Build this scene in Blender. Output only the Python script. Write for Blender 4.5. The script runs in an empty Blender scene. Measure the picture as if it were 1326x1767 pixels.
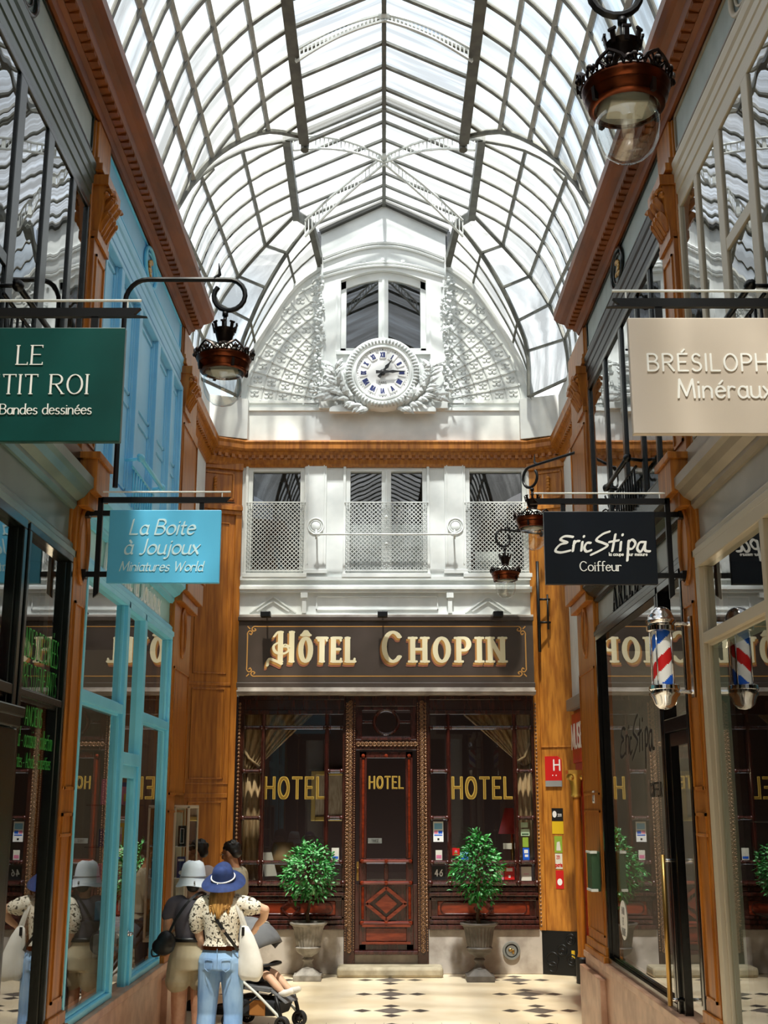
import bpy, math, random
import numpy as np
from mathutils import Vector, Matrix
random.seed(7)
S = bpy.context.scene
COL = S.collection
pi = math.pi

# ---------------------------------------------------------------- camera
cd = bpy.data.cameras.new('camera'); cam = bpy.data.objects.new('camera', cd); COL.objects.link(cam)
cd.sensor_fit = 'HORIZONTAL'; cd.sensor_width = 36.0; cd.lens = 2080.0 / 1326.0 * 36.0
cd.clip_start = 0.05; cd.clip_end = 500
cam.location = (0, 0, 2.2)
cam.rotation_euler = (pi / 2 + math.atan(506 / 2080.0), 0, 0)
S.camera = cam
S.view_settings.view_transform = 'Standard'; S.view_settings.look = 'None'
S.view_settings.gamma = 1.0; S.view_settings.use_curve_mapping = False
S.view_settings.exposure = 0.68
S.cycles.max_bounces = 10; S.cycles.diffuse_bounces = 5; S.cycles.glossy_bounces = 5
S.cycles.transmission_bounces = 6; S.cycles.transparent_max_bounces = 16
S.cycles.caustics_reflective = False; S.cycles.caustics_refractive = False
S.cycles.sample_clamp_indirect = 6.0

# ---------------------------------------------------------------- sky and sun
SKY_STRENGTH = 1.35
SUN_STRENGTH = 10.5
wd = bpy.data.worlds.new('sky'); S.world = wd; wd.use_nodes = True
wn = wd.node_tree; wn.nodes.clear()
wo = wn.nodes.new('ShaderNodeOutputWorld'); wb = wn.nodes.new('ShaderNodeBackground')
tc = wn.nodes.new('ShaderNodeTexCoord'); nz = wn.nodes.new('ShaderNodeTexNoise'); rp = wn.nodes.new('ShaderNodeValToRGB')
nz.inputs['Scale'].default_value = 3.5; nz.inputs['Detail'].default_value = 4
rp.color_ramp.elements[0].position = .35; rp.color_ramp.elements[0].color = (.52, .66, .82, 1)
rp.color_ramp.elements[1].position = .60; rp.color_ramp.elements[1].color = (1, 1, 1, 1)
wn.links.new(tc.outputs['Generated'], nz.inputs['Vector']); wn.links.new(nz.outputs['Fac'], rp.inputs['Fac'])
wn.links.new(rp.outputs['Color'], wb.inputs['Color']); wb.inputs['Strength'].default_value = SKY_STRENGTH
wn.links.new(wb.outputs[0], wo.inputs[0])
sd = bpy.data.lights.new('sun', 'SUN'); sun = bpy.data.objects.new('sun', sd); COL.objects.link(sun)
sd.energy = SUN_STRENGTH; sd.angle = math.radians(3); sd.color = (1.0, .96, .88)
sun.location = (-3, 0, 30)
sun.rotation_euler = Vector((0.03, 0.42, -1.0)).to_track_quat('-Z', 'Y').to_euler()

# ---------------------------------------------------------------- materials
def C(h):
    h = h.lstrip('#'); r = [int(h[i:i + 2], 16) / 255 for i in (0, 2, 4)]
    return tuple((c / 12.92 if c <= .04045 else ((c + .055) / 1.055) ** 2.4) for c in r) + (1.0,)
MATS = {}
def bsdf(m): return m.node_tree.nodes['Principled BSDF']
def mat(name, col, rough=.5, metal=0.0, var=0.0, scale=6.0, stretch=(1, 1, 1), bump=0.0, spec=.5, coat=0.0, col2=None, detail=4, emit=0.0, alpha=1.0, sss=0):
    m = bpy.data.materials.new(name); m.use_nodes = True; MATS[name] = m
    b = bsdf(m); nt = m.node_tree
    c = C(col) if isinstance(col, str) else col
    b.inputs['Base Color'].default_value = c; b.inputs['Roughness'].default_value = rough
    b.inputs['Metallic'].default_value = metal; b.inputs['Specular IOR Level'].default_value = spec
    b.inputs['Coat Weight'].default_value = coat; b.inputs['Coat Roughness'].default_value = .08
    if emit:
        b.inputs['Emission Color'].default_value = c; b.inputs['Emission Strength'].default_value = emit
    if var or bump or col2:
        t = nt.nodes.new('ShaderNodeTexCoord'); mp = nt.nodes.new('ShaderNodeMapping'); n = nt.nodes.new('ShaderNodeTexNoise')
        mp.inputs['Scale'].default_value = stretch; n.inputs['Scale'].default_value = scale; n.inputs['Detail'].default_value = detail
        nt.links.new(t.outputs['Object'], mp.inputs['Vector']); nt.links.new(mp.outputs[0], n.inputs['Vector'])
        if var or col2:
            r = nt.nodes.new('ShaderNodeValToRGB'); e = r.color_ramp.elements
            c2 = (C(col2) if col2 else tuple(max(0, x * (1 - var)) for x in c[:3]) + (1,))
            e[0].position = .36; e[0].color = c2; e[1].position = .62; e[1].color = c
            nt.links.new(n.outputs['Fac'], r.inputs['Fac']); nt.links.new(r.outputs[0], b.inputs['Base Color'])
        if bump:
            bp = nt.nodes.new('ShaderNodeBump'); bp.inputs['Strength'].default_value = bump; bp.inputs['Distance'].default_value = .02
            nt.links.new(n.outputs['Fac'], bp.inputs['Height']); nt.links.new(bp.outputs[0], b.inputs['Normal'])
    return m
def glass_mat(name, tint=(.9, .93, .92), gain=1.0, wav=0.0, rough=0.0, base=0.02):
    m = bpy.data.materials.new(name); m.use_nodes = True; MATS[name] = m
    nt = m.node_tree; nt.nodes.clear(); o = nt.nodes.new('ShaderNodeOutputMaterial')
    mx = nt.nodes.new('ShaderNodeMixShader'); tr = nt.nodes.new('ShaderNodeBsdfTransparent'); gl = nt.nodes.new('ShaderNodeBsdfGlossy')
    lw = nt.nodes.new('ShaderNodeLayerWeight'); lw.inputs['Blend'].default_value = .5
    pw = nt.nodes.new('ShaderNodeMath'); pw.operation = 'POWER'; pw.inputs[1].default_value = 4.6
    mu = nt.nodes.new('ShaderNodeMath'); mu.operation = 'MULTIPLY_ADD'; mu.use_clamp = True
    mu.inputs[1].default_value = gain; mu.inputs[2].default_value = base
    tr.inputs['Color'].default_value = (*tint, 1); gl.inputs['Roughness'].default_value = rough
    nt.links.new(lw.outputs['Facing'], pw.inputs[0]); nt.links.new(pw.outputs[0], mu.inputs[0]); nt.links.new(mu.outputs[0], mx.inputs[0])
    nt.links.new(tr.outputs[0], mx.inputs[1]); nt.links.new(gl.outputs[0], mx.inputs[2]); nt.links.new(mx.outputs[0], o.inputs[0])
    if wav:
        t = nt.nodes.new('ShaderNodeTexCoord'); mp = nt.nodes.new('ShaderNodeMapping'); n = nt.nodes.new('ShaderNodeTexNoise'); bp = nt.nodes.new('ShaderNodeBump')
        mp.inputs['Scale'].default_value = (1, 1, .5); n.inputs['Scale'].default_value = 3; n.inputs['Detail'].default_value = 1
        bp.inputs['Strength'].default_value = wav; bp.inputs['Distance'].default_value = .02
        nt.links.new(t.outputs['Object'], mp.inputs[0]); nt.links.new(mp.outputs[0], n.inputs[0]); nt.links.new(n.outputs['Fac'], bp.inputs['Height'])
        nt.links.new(bp.outputs[0], gl.inputs['Normal'])
    return m
def roof_glass(name, tr_fac, dirt, stretch, tcol, scat=(.86, .87, .84)):
    """milky, streaked skylight glass: part clear, part scattering"""
    m = bpy.data.materials.new(name); m.use_nodes = True; MATS[name] = m
    nt = m.node_tree; nt.nodes.clear(); o = nt.nodes.new('ShaderNodeOutputMaterial')
    mx = nt.nodes.new('ShaderNodeMixShader'); tr = nt.nodes.new('ShaderNodeBsdfTransparent'); tl = nt.nodes.new('ShaderNodeBsdfTranslucent')
    t = nt.nodes.new('ShaderNodeTexCoord'); mp = nt.nodes.new('ShaderNodeMapping'); n = nt.nodes.new('ShaderNodeTexNoise'); r = nt.nodes.new('ShaderNodeValToRGB')
    mp.inputs['Scale'].default_value = stretch; n.inputs['Scale'].default_value = 2.2; n.inputs['Detail'].default_value = 5
    r.color_ramp.elements[0].position = .40; r.color_ramp.elements[0].color = tuple(x * dirt for x in tcol) + (1,)
    r.color_ramp.elements[1].position = .70; r.color_ramp.elements[1].color = (*tcol, 1)
    nt.links.new(t.outputs['Object'], mp.inputs[0]); nt.links.new(mp.outputs[0], n.inputs[0]); nt.links.new(n.outputs['Fac'], r.inputs[0])
    nt.links.new(r.outputs[0], tr.inputs[0]); tl.inputs[0].default_value = (*scat, 1)
    mx.inputs[0].default_value = tr_fac
    nt.links.new(tr.outputs[0], mx.inputs[1]); nt.links.new(tl.outputs[0], mx.inputs[2]); nt.links.new(mx.outputs[0], o.inputs[0])
    return m

mat('honey_wood', '#af6d22', .38, col2='#8a4e11', scale=5, stretch=(5, 5, .35), bump=.04)
mat('oak_grain', '#bd7c2c', .42, col2='#95591a', scale=6, stretch=(4, 4, .5), bump=.04)
mat('cornice_wood', '#864717', .42, col2='#66330d', scale=3, stretch=(2, .6, 2), bump=.03)
mat('mahogany', '#47201a', .24, col2='#2c120d', scale=7, stretch=(3, 3, .5), coat=.35)
mat('mahogany_red', '#7d2f17', .25, col2='#5d1f0f', scale=8, stretch=(.6, 3, 3), coat=.3)
mat('mahogany_dark', '#3a1b11', .26, col2='#24100a', scale=7, stretch=(3, 3, .5), coat=.25)
mat('carved_bead', '#96714f', .3, col2='#5a3a26', scale=60, metal=.25)
mat('white_paint', '#e6e9e6', .5, col2='#d6dad8', scale=3, bump=.02)
mat('white_relief', '#d4d8d6', .6, col2='#c2c6c4', scale=20)
mat('plaster', '#e0e3e1', .8, col2='#cfd3d2', scale=2.5, bump=.03)
mat('cream_floor', '#e6d6b8', .28, col2='#d9c6a4', scale=1.6, spec=.4)
mat('dark_tile', '#4d4640', .4, col2='#2f2a27', scale=30)
mat('grey_tile', '#6e665d', .4, col2='#4f4842', scale=30)
mat('stone_pale', '#b9b0a6', .6, col2='#948a80', scale=4, bump=.05)
mat('stone_pink', '#c09a83', .35, col2='#a17a63', scale=5, bump=.02)
mat('stone_step', '#b3a78c', .6, col2='#8f846b', scale=5, bump=.05)
mat('green_paint', '#12241f', .25, col2='#0d1a17', scale=4)
mat('green_grey', '#6a7d75', .3, col2='#596a63', scale=2)
mat('grey_green_frieze', '#a9b5b1', .5, col2='#99a5a1', scale=3)
mat('near_black_frame', '#0e1513', .25)
mat('sky_blue_paint', '#80dcfc', .35, col2='#70d0f2', scale=2)
mat('teal_band', '#9ad2cd', .3, col2='#86c2be', scale=2)
mat('blue_panel', '#93d4f6', .4, col2='#82c8ee', scale=1.5)
mat('taupe_paint', '#988d7c', .32, col2='#877d6e', scale=2)
mat('taupe_fascia', '#a5a299', .3, col2='#8a8880', scale=1.2)
mat('taupe_light', '#bdb29d', .4)
mat('pale_green_frame', '#9fb0a2', .3)
mat('black_gloss', '#0b0b0c', .15)
mat('black_iron', '#17181a', .38, metal=.4)
mat('grey_fascia', '#95978f', .35, col2='#80827c', scale=2)
mat('steel_paint', '#5f6058', .45, col2='#4a4b45', scale=8)
mat('rib_paint', '#77786f', .5, col2='#5b5c55', scale=9)
mat('white_steel', '#cfd2cd', .5)
mat('rib_light', '#a7a89f', .5, col2='#8b8c84', scale=9); mat('green_dark', '#3f4f49', .3, col2='#33413c', scale=3); mat('eave_iron', '#34342f', .5)
mat('zinc', '#8c8f8c', .45, metal=.6)
mat('copper', '#6f3519', .28, metal=.85, col2='#482110', scale=6)
mat('dark_bronze', '#1f1512', .35, metal=.7)
mat('lamp_white', '#c9ccc8', .4)
mat('led_panel', '#dfe2da', .4)
mat('chrome', '#d8d8da', .08, metal=1.0)
mat('brass', '#a9854a', .3, metal=.9)
mat('gold', '#c8a24a', .3, metal=.6)
mat('gold_paint', '#c9a94e', .4); mat('gold_dark', '#8a6a24', .4)
mat('cream_letter', '#efe4bd', .5)
mat('letter_shadow', '#b98743', .5)
mat('letter_shadow_red', '#9c5f45', .5)
mat('sign_brown', '#4b4039', .35, col2='#423830', scale=2)
mat('sign_green', '#104b47', .3, col2='#0d403c', scale=2)
mat('sign_blue', '#62c4f0', .35)
mat('sign_taupe', '#c9bdaf', .4)
mat('sign_black', '#0d141d', .3)
mat('letter_white', '#f4f5f2', .5, emit=0)
mat('letter_pale_blue', '#d3f3fb', .5)
mat('letter_green', '#2f9a3a', .5)
mat('red', '#c41a1a', .4); mat('red_shop', '#b3211a', .45, col2='#93180f', scale=3)
mat('blue', '#1d5fd0', .35); mat('white', '#eeeeec', .4); mat('yellow', '#e0b81b', .5); mat('lime', '#8fae3a', .5)
mat('navy', '#1c2a66', .5); mat('pink', '#d67a9a', .5); mat('sky', '#7fb9de', .5); mat('black', '#08080a', .5)
mat('paper', '#d9d6c8', .6); mat('grey', '#8a8a8a', .5); mat('green_metal', '#2f4a33', .35); mat('mint', '#b9d3b0', .6)
mat('curtain', '#b39a75', .85, col2='#8f7450', scale=14, stretch=(3, 3, .4))
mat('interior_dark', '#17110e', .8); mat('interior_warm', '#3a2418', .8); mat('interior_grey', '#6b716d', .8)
mat('interior_pale', '#9a978b', .8)
mat('shade_red', '#a01414', .7); mat('shade_cream', '#8a6f49', .7)
mat('urn', '#5d5750', .6, col2='#4a453f', scale=8, bump=.05)
mat('urn_pale', '#8f8a82', .65, col2='#6b665f', scale=9, bump=.05)
mat('soil', '#241a12', .9); mat('bark', '#5b4a36', .8, col2='#43351f', scale=20)
mat('leaf', '#2f8a35', .4, col2='#1c6a26', scale=9); mat('leaf_pale', '#86c78c', .4, col2='#57a862', scale=9)
mat('bulb', (1, .62, .25, 1), .4, emit=6)
glass_mat('shop_glass', (.86, .9, .88), gain=1.5, base=.08)
glass_mat('old_glass', (.8, .84, .83), gain=1.6, wav=.06, base=.12)
glass_mat('hotel_glass', (.9, .9, .88), gain=.9, base=.05)
glass_mat('hotel_upper_glass', (.75, .8, .85), gain=1.0, wav=.03, base=.15)
glass_mat('globe_glass', (.93, .94, .93), gain=.9, base=.17)
roof_glass('roof_glass_side', .10, .36, (.35, 2.2, .35), (.78, .79, .76))
roof_glass('roof_glass_top', .09, .3, (.3, 5, .3), (.82, .86, .9))

# ---------------------------------------------------------------- mesh helpers
class MB:
    def __init__(s): s.v = []; s.f = []; s.mi = []; s.cur = 0
    def add(s, vs, fs, mi=None):
        k = len(s.v); s.v += [tuple(map(float, v)) for v in vs]
        s.f += [tuple(i + k for i in f) for f in fs]; s.mi += [s.cur if mi is None else mi] * len(fs); return s
    def box(s, x0, x1, y0, y1, z0, z1, mi=None):
        if x0 > x1: x0, x1 = x1, x0
        vs = [(x, y, z) for z in (z0, z1) for y in (y0, y1) for x in (x0, x1)]
        return s.add(vs, [(0, 2, 3, 1), (4, 5, 7, 6), (0, 1, 5, 4), (2, 6, 7, 3), (0, 4, 6, 2), (1, 3, 7, 5)], mi)
    def bar(s, a, b, w, h, up=(0, 0, 1), mi=None):
        a = Vector(a); b = Vector(b); d = (b - a).normalized(); u = Vector(up)
        r = d.cross(u)
        if r.length < 1e-4: r = d.cross(Vector((1, 0, 0)))
        r.normalize(); u = r.cross(d).normalized()
        vs = [p + r * (i * w / 2) + u * (j * h / 2) for p in (a, b) for i, j in ((-1, -1), (1, -1), (1, 1), (-1, 1))]
        return s.add(vs, [(3, 2, 1, 0), (4, 5, 6, 7), (0, 1, 5, 4), (1, 2, 6, 5), (2, 3, 7, 6), (3, 0, 4, 7)], mi)
    def prism(s, pts, vec, mi=None):
        n = len(pts); pts = [Vector(p) for p in pts]; vec = Vector(vec)
        vs = pts + [p + vec for p in pts]
        fs = [tuple(range(n - 1, -1, -1)), tuple(range(n, 2 * n))] + [(i, (i + 1) % n, n + (i + 1) % n, n + i) for i in range(n)]
        return s.add(vs, fs, mi)
    def quad(s, *p, mi=None): return s.add(p, [tuple(range(len(p)))], mi)
    def tube(s, path, r, n=8, caps=True, closed=False, flat=None, mi=None):
        P = [Vector(p) for p in path]; m = len(P)
        R = r if isinstance(r, (list, tuple)) else [r] * m
        T = []
        for i in range(m):
            a = P[(i - 1) % m] if (closed or i > 0) else P[i]; b = P[(i + 1) % m] if (closed or i < m - 1) else P[i]
            t = b - a; T.append(t.normalized() if t.length > 1e-9 else Vector((0, 0, 1)))
        u = T[0].orthogonal().normalized(); vs = []
        for i in range(m):
            u = (u - T[i] * u.dot(T[i]))
            u = u.normalized() if u.length > 1e-6 else T[i].orthogonal().normalized()
            w = T[i].cross(u)
            for k in range(n):
                a = 2 * pi * k / n; vs.append(P[i] + (u * math.cos(a) + w * math.sin(a)) * R[i])
        fs = [(i * n + k, i * n + (k + 1) % n, (i + 1) % m * n + (k + 1) % n, (i + 1) % m * n + k) for i in range(m if closed else m - 1) for k in range(n)]
        if caps and not closed: fs += [tuple(range(n - 1, -1, -1)), tuple(range((m - 1) * n, m * n))]
        return s.add(vs, fs, mi)
    def lathe(s, prof, c=(0, 0, 0), n=32, axis='z', flute=0, famp=0, mi=None):
        c = Vector(c); vs = []; m = len(prof)
        for r, z in prof:
            for k in range(n):
                a = 2 * pi * k / n; rr = r * (1 + famp * math.cos(flute * a)) if flute else r
                x, y = rr * math.cos(a), rr * math.sin(a)
                p = (x, y, z) if axis == 'z' else ((x, -z, y) if axis == 'y' else (z, x, y))
                vs.append(c + Vector(p))
        fs = [(i * n + k, i * n + (k + 1) % n, (i + 1) * n + (k + 1) % n, (i + 1) * n + k) for i in range(m - 1) for k in range(n)]
        if prof[0][0] > 1e-5: fs.append(tuple(range(n - 1, -1, -1)))
        if prof[-1][0] > 1e-5: fs.append(tuple(range((m - 1) * n, m * n)))
        return s.add(vs, fs, mi)
    def ball(s, c, r, nu=12, nv=8, mi=None):
        r = r if isinstance(r, (tuple, list)) else (r, r, r)
        vs = []; c = Vector(c)
        for j in range(nv + 1):
            t = pi * j / nv
            for k in range(nu):
                a = 2 * pi * k / nu
                vs.append(c + Vector((r[0] * math.sin(t) * math.cos(a), r[1] * math.sin(t) * math.sin(a), r[2] * math.cos(t))))
        return s.add(vs, [(j * nu + k, (j + 1) * nu + k, (j + 1) * nu + (k + 1) % nu, j * nu + (k + 1) % nu) for j in range(nv) for k in range(nu)], mi)
    def ring(s, c, r, t, axis='z', n=32, m=8, mi=None):
        c = Vector(c); pts = []
        for k in range(n):
            a = 2 * pi * k / n; x, y = r * math.cos(a), r * math.sin(a)
            pts.append(c + Vector({'z': (x, y, 0), 'y': (x, 0, y), 'x': (0, x, y)}[axis]))
        return s.tube(pts, t, m, closed=True, mi=mi)
    def merge(s, o, M=None, mi=None):
        k = len(s.v); s.v += [tuple((M @ Vector(v)) if M else v) for v in o.v]
        s.f += [tuple(i + k for i in f) for f in o.f]; s.mi += [mi if mi is not None else x for x in o.mi]; return s
    def shift(s, dx): s.v = [(a + dx, b, c) for a, b, c in s.v]; return s
    def build(s, name, mats, parent=None, smooth=False, origin=None, bevel=0, auto=None):
        if not isinstance(mats, (list, tuple)): mats = [mats]
        me = bpy.data.meshes.new(name)
        if parent is not None: O = root_loc(parent)
        elif origin is not None: O = Vector(origin)
        else:
            a = np.array(s.v); O = Vector(((a[:, 0].min() + a[:, 0].max()) / 2, (a[:, 1].min() + a[:, 1].max()) / 2, a[:, 2].min()))
        me.from_pydata([tuple(Vector(v) - O) for v in s.v], [], s.f)
        for m in mats: me.materials.append(MATS[m] if isinstance(m, str) else m)
        if len(mats) > 1: me.polygons.foreach_set('material_index', s.mi)
        if smooth: me.polygons.foreach_set('use_smooth', [True] * len(me.polygons))
        me.update()
        o = bpy.data.objects.new(name, me); COL.objects.link(o)
        if parent is not None: o.parent = parent
        else: o.location = O
        if smooth and auto is not None:
            md = o.modifiers.new('edge', 'EDGE_SPLIT'); md.split_angle = math.radians(auto)
        if bevel:
            md = o.modifiers.new('bevel', 'BEVEL'); md.width = bevel; md.segments = 2; md.limit_method = 'ANGLE'
        return o
def root_loc(o):
    L = Vector((0, 0, 0))
    while o is not None: L += o.location; o = o.parent
    return L
def tag(o, label=None, cat=None, group=None, kind=None):
    if label: o['label'] = label
    if cat: o['category'] = cat
    if group: o['group'] = group
    if kind: o['kind'] = kind
    return o
def thing(name, loc, label, cat, group=None, kind=None):
    o = bpy.data.objects.new(name, None); COL.objects.link(o); o.location = loc; o.empty_display_size = .1
    return tag(o, label, cat, group, kind)
COUNT = {}
def sname(k):
    COUNT[k] = COUNT.get(k, 0) + 1; return '%s_%d' % (k, COUNT[k])
def struct(o, label, cat): return tag(o, label, cat, kind='structure')
def copy_tree(o, parent=None):
    c = o.copy(); COL.objects.link(c)
    if parent is not None: c.parent = parent
    for ch in list(o.children): copy_tree(ch, c)
    return c
def arc(cx, cy, rx, ry, a0, a1, n=10):
    return [(cx + rx * math.cos(math.radians(a0 + (a1 - a0) * i / n)), cy + ry * math.sin(math.radians(a0 + (a1 - a0) * i / n))) for i in range(n + 1)]
def smoothpts(P, k=4):
    P = [Vector(p) for p in P]; out = []
    for i in range(len(P) - 1):
        a = P[max(i - 1, 0)]; b = P[i]; c = P[i + 1]; d = P[min(i + 2, len(P) - 1)]
        for j in range(k):
            t = j / k
            out.append(.5 * ((2 * b) + (c - a) * t + (2 * a - 5 * b + 4 * c - d) * t * t + (3 * b - a - 3 * c + d) * t ** 3))
    return out + [P[-1]]

# ---------------------------------------------------------------- lettering
def _g():
    A = arc; O = A(.36, .5, .36, .5, 90, 450, 20); o = A(.27, .31, .27, .31, 60, 420, 16)
    g = {
    'A': (.76, [[(0, 0), (.38, 1), (.76, 0)], [(.14, .36), (.62, .36)]]),
    'B': (.58, [[(0, 0), (0, 1)], [(0, 1), (.26, 1)] + A(.28, .77, .24, .23, 90, -90) + [(0, .54)], [(.26, .54)] + A(.3, .27, .28, .27, 90, -90) + [(0, 0)]]),
    'C': (.68, [A(.38, .5, .38, .5, 42, 318, 18)]),
    'D': (.66, [[(0, 0), (0, 1)], [(0, 1), (.2, 1)] + A(.22, .5, .44, .5, 90, -90, 14) + [(0, 0)]]),
    'E': (.5, [[(0, 0), (0, 1)], [(0, 1), (.5, 1)], [(0, .52), (.4, .52)], [(0, 0), (.52, 0)]]),
    'F': (.48, [[(0, 0), (0, 1)], [(0, 1), (.5, 1)], [(0, .52), (.4, .52)]]),
    'G': (.72, [A(.38, .5, .38, .5, 42, 330, 18) + [(.72, .42)], [(.45, .42), (.75, .42)]]),
    'H': (.66, [[(0, 0), (0, 1)], [(.66, 0), (.66, 1)], [(0, .52), (.66, .52)]]),
    'I': (.04, [[(.02, 0), (.02, 1)]]),
    'J': (.34, [[(.3, 1), (.3, .2)] + A(.12, .2, .18, .22, 0, -120, 8)]),
    'K': (.6, [[(0, 0), (0, 1)], [(.55, 1), (0, .42)], [(.2, .62), (.6, 0)]]),
    'L': (.48, [[(0, 1), (0, 0)], [(0, 0), (.48, 0)]]),
    'M': (.84, [[(0, 0), (.08, 1)], [(.08, 1), (.42, .1), (.76, 1)], [(.76, 1), (.84, 0)]]),
    'N': (.68, [[(0, 0), (0, 1)], [(0, 1), (.68, 0)], [(.68, 0), (.68, 1)]]),
    'O': (.72, [O]), 
    'P': (.54, [[(0, 0), (0, 1)], [(0, 1), (.26, 1)] + A(.28, .74, .27, .26, 90, -90) + [(0, .48)]]),
    'R': (.6, [[(0, 0), (0, 1)], [(0, 1), (.26, 1)] + A(.28, .75, .26, .25, 90, -90) + [(0, .5)], [(.24, .5), (.6, 0)]]),
    'S': (.5, [A(.26, .75, .22, .25, 35, 250, 10) + A(.24, .25, .26, .26, 70, -145, 10)]),
    'T': (.6, [[(.3, 0), (.3, 1)], [(0, 1), (.6, 1)]]),
    'U': (.64, [[(0, 1), (0, .32)] + A(.32, .32, .32, .32, 180, 360, 12) + [(.64, 1)]]),
    'V': (.7, [[(0, 1), (.35, 0), (.7, 1)]]),
    'W': (1.0, [[(0, 1), (.26, 0), (.5, .85), (.74, 0), (1.0, 1)]]),
    'X': (.64, [[(0, 1), (.64, 0)], [(.64, 1), (0, 0)]]),
    'Z': (.6, [[(0, 1), (.6, 1), (0, 0), (.6, 0)]]),
    'a': (.46, [A(.24, .3, .24, .31, 50, 320, 14), [(.46, .6), (.46, .08), (.54, 0)]]),
    'b': (.48, [[(0, 1.02), (0, .04)], A(.22, .3, .26, .3, 150, -150, 14)]),
    'c': (.42, [A(.26, .3, .26, .31, 50, 320, 14)]),
    'd': (.48, [A(.24, .3, .24, .31, 50, 320, 14), [(.47, 1.02), (.47, .06), (.54, 0)]]),
    'e': (.46, [[(.03, .33), (.46, .36)] + A(.25, .31, .24, .31, 10, 320, 14)]),
    'f': (.3, [A(.3, .84, .16, .18, 60, 180, 6) + [(.14, 0)], [(0, .58), (.32, .58)]]),
    'g': (.48, [A(.24, .3, .24, .31, 50, 320, 14), [(.47, .6), (.47, -.1)] + A(.25, -.1, .22, .2, 0, -150, 8)]),
    'h': (.46, [[(0, 1.02), (0, 0)], [(0, .4)] + A(.23, .38, .21, .23, 160, 0, 8) + [(.44, 0)]]),
    'i': (.06, [[(.03, .6), (.03, 0)], [(.03, .82), (.03, .85)]]),
    'j': (.16, [[(.14, .6), (.14, -.1)] + A(-.02, -.1, .16, .2, 0, -120, 8), [(.14, .82), (.14, .85)]]),
    'l': (.08, [[(.03, 1.02), (.03, .08), (.09, 0)]]),
    'm': (.76, [[(0, .6), (0, 0)], [(0, .4)] + A(.2, .4, .18, .21, 160, 0, 8) + [(.38, 0)], [(.38, .4)] + A(.57, .4, .18, .21, 160, 0, 8) + [(.75, 0)]]),
    'n': (.46, [[(0, .6), (0, 0)], [(0, .4)] + A(.23, .38, .21, .23, 160, 0, 8) + [(.44, 0)]]),
    'o': (.52, [o]),
    'p': (.48, [[(0, .6), (0, -.3)], A(.22, .3, .26, .3, 150, -150, 14)]),
    'q': (.48, [A(.24, .3, .24, .31, 50, 320, 14), [(.47, .6), (.47, -.3)]]),
    'r': (.32, [[(0, .6), (0, 0)], [(0, .36)] + A(.2, .4, .19, .2, 160, 50, 6)]),
    's': (.36, [A(.2, .45, .16, .16, 40, 250, 8) + A(.17, .15, .19, .16, 70, -145, 8)]),
    't': (.3, [[(.12, .84), (.12, .14)] + A(.25, .14, .13, .14, 180, 290, 6), [(0, .58), (.3, .58)]]),
    'u': (.46, [[(0, .6), (0, .2)] + A(.22, .2, .22, .2, 180, 350, 8), [(.45, .6), (.45, .06), (.52, 0)]]),
    'v': (.44, [[(0, .6), (.22, 0), (.44, .6)]]),
    'x': (.44, [[(0, .6), (.44, 0)], [(.44, .6), (0, 0)]]),
    'y': (.44, [[(0, .6), (.22, 0)], [(.44, .6), (.1, -.3)]]),
    '-': (.26, [[(0, .3), (.26, .3)]]), "'": (.06, [[(.03, 1), (.02, .8)]]), ' ': (.24, []), '.': (.06, [[(.03, 0), (.03, .02)]]),
    '4': (.5, [[(.36, 0), (.36, 1), (0, .3), (.5, .3)]]), '6': (.46, [A(.24, .3, .22, .3, 90, 450, 14), [(.4, 1), (.12, .6), (.03, .32)]]),
    '2': (.48, [A(.22, .76, .2, .24, 160, -30, 8) + [(.02, 0), (.48, 0)]]), '0': (.5, [A(.25, .5, .25, .5, 90, 450, 16)]), '1': (.2, [[(0, .8), (.14, 1), (.14, 0)]]),
    }
    ac = [(.22, 1.12), (.36, 1.27)]
    g['É'] = (g['E'][0], g['E'][1] + [ac]); g['Ô'] = (g['O'][0], g['O'][1] + [[(.16, 1.12), (.36, 1.28), (.56, 1.12)]])
    g['é'] = (g['e'][0], g['e'][1] + [[(.2, .74), (.36, .92)]]); g['à'] = (g['a'][0], g['a'][1] + [[(.32, .74), (.16, .92)]])
    return g
GLY = _g()
def hull2(P):
    P = sorted(set((round(a, 6), round(b, 6)) for a, b in P))
    def half(P):
        h = []
        for p in P:
            while len(h) > 1 and (h[-1][0] - h[-2][0]) * (p[1] - h[-2][1]) - (h[-1][1] - h[-2][1]) * (p[0] - h[-2][0]) <= 0: h.pop()
            h.append(p)
        return h
    a = half(P); b = half(P[::-1]); return a[:-1] + b[:-1]
def stroke(mb, pts, nib, fr, depth=.003, mi=None):
    """pts 2D; nib = list of 2D offsets; fr = (origin, right, up, out)"""
    o, u, v, n = [Vector(x) for x in fr]
    if len(pts) == 1: pts = pts * 2
    for i in range(len(pts) - 1):
        mb.lift = getattr(mb, 'lift', 0) + 1; dp = depth + (mb.lift % 40) * 2.5e-5
        h = hull2([(p[0] + q[0], p[1] + q[1]) for p in (pts[i], pts[i + 1]) for q in nib])
        if len(h) > 2: mb.prism([o + u * a + v * b for a, b in h], n * dp, mi)
def nibof(a, b, ang, k=10):
    t = math.radians(ang); c, s_ = math.cos(t), math.sin(t)
    return [(a * math.cos(2 * pi * i / k) * c - b * math.sin(2 * pi * i / k) * s_, a * math.cos(2 * pi * i / k) * s_ + b * math.sin(2 * pi * i / k) * c) for i in range(k)]
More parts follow.
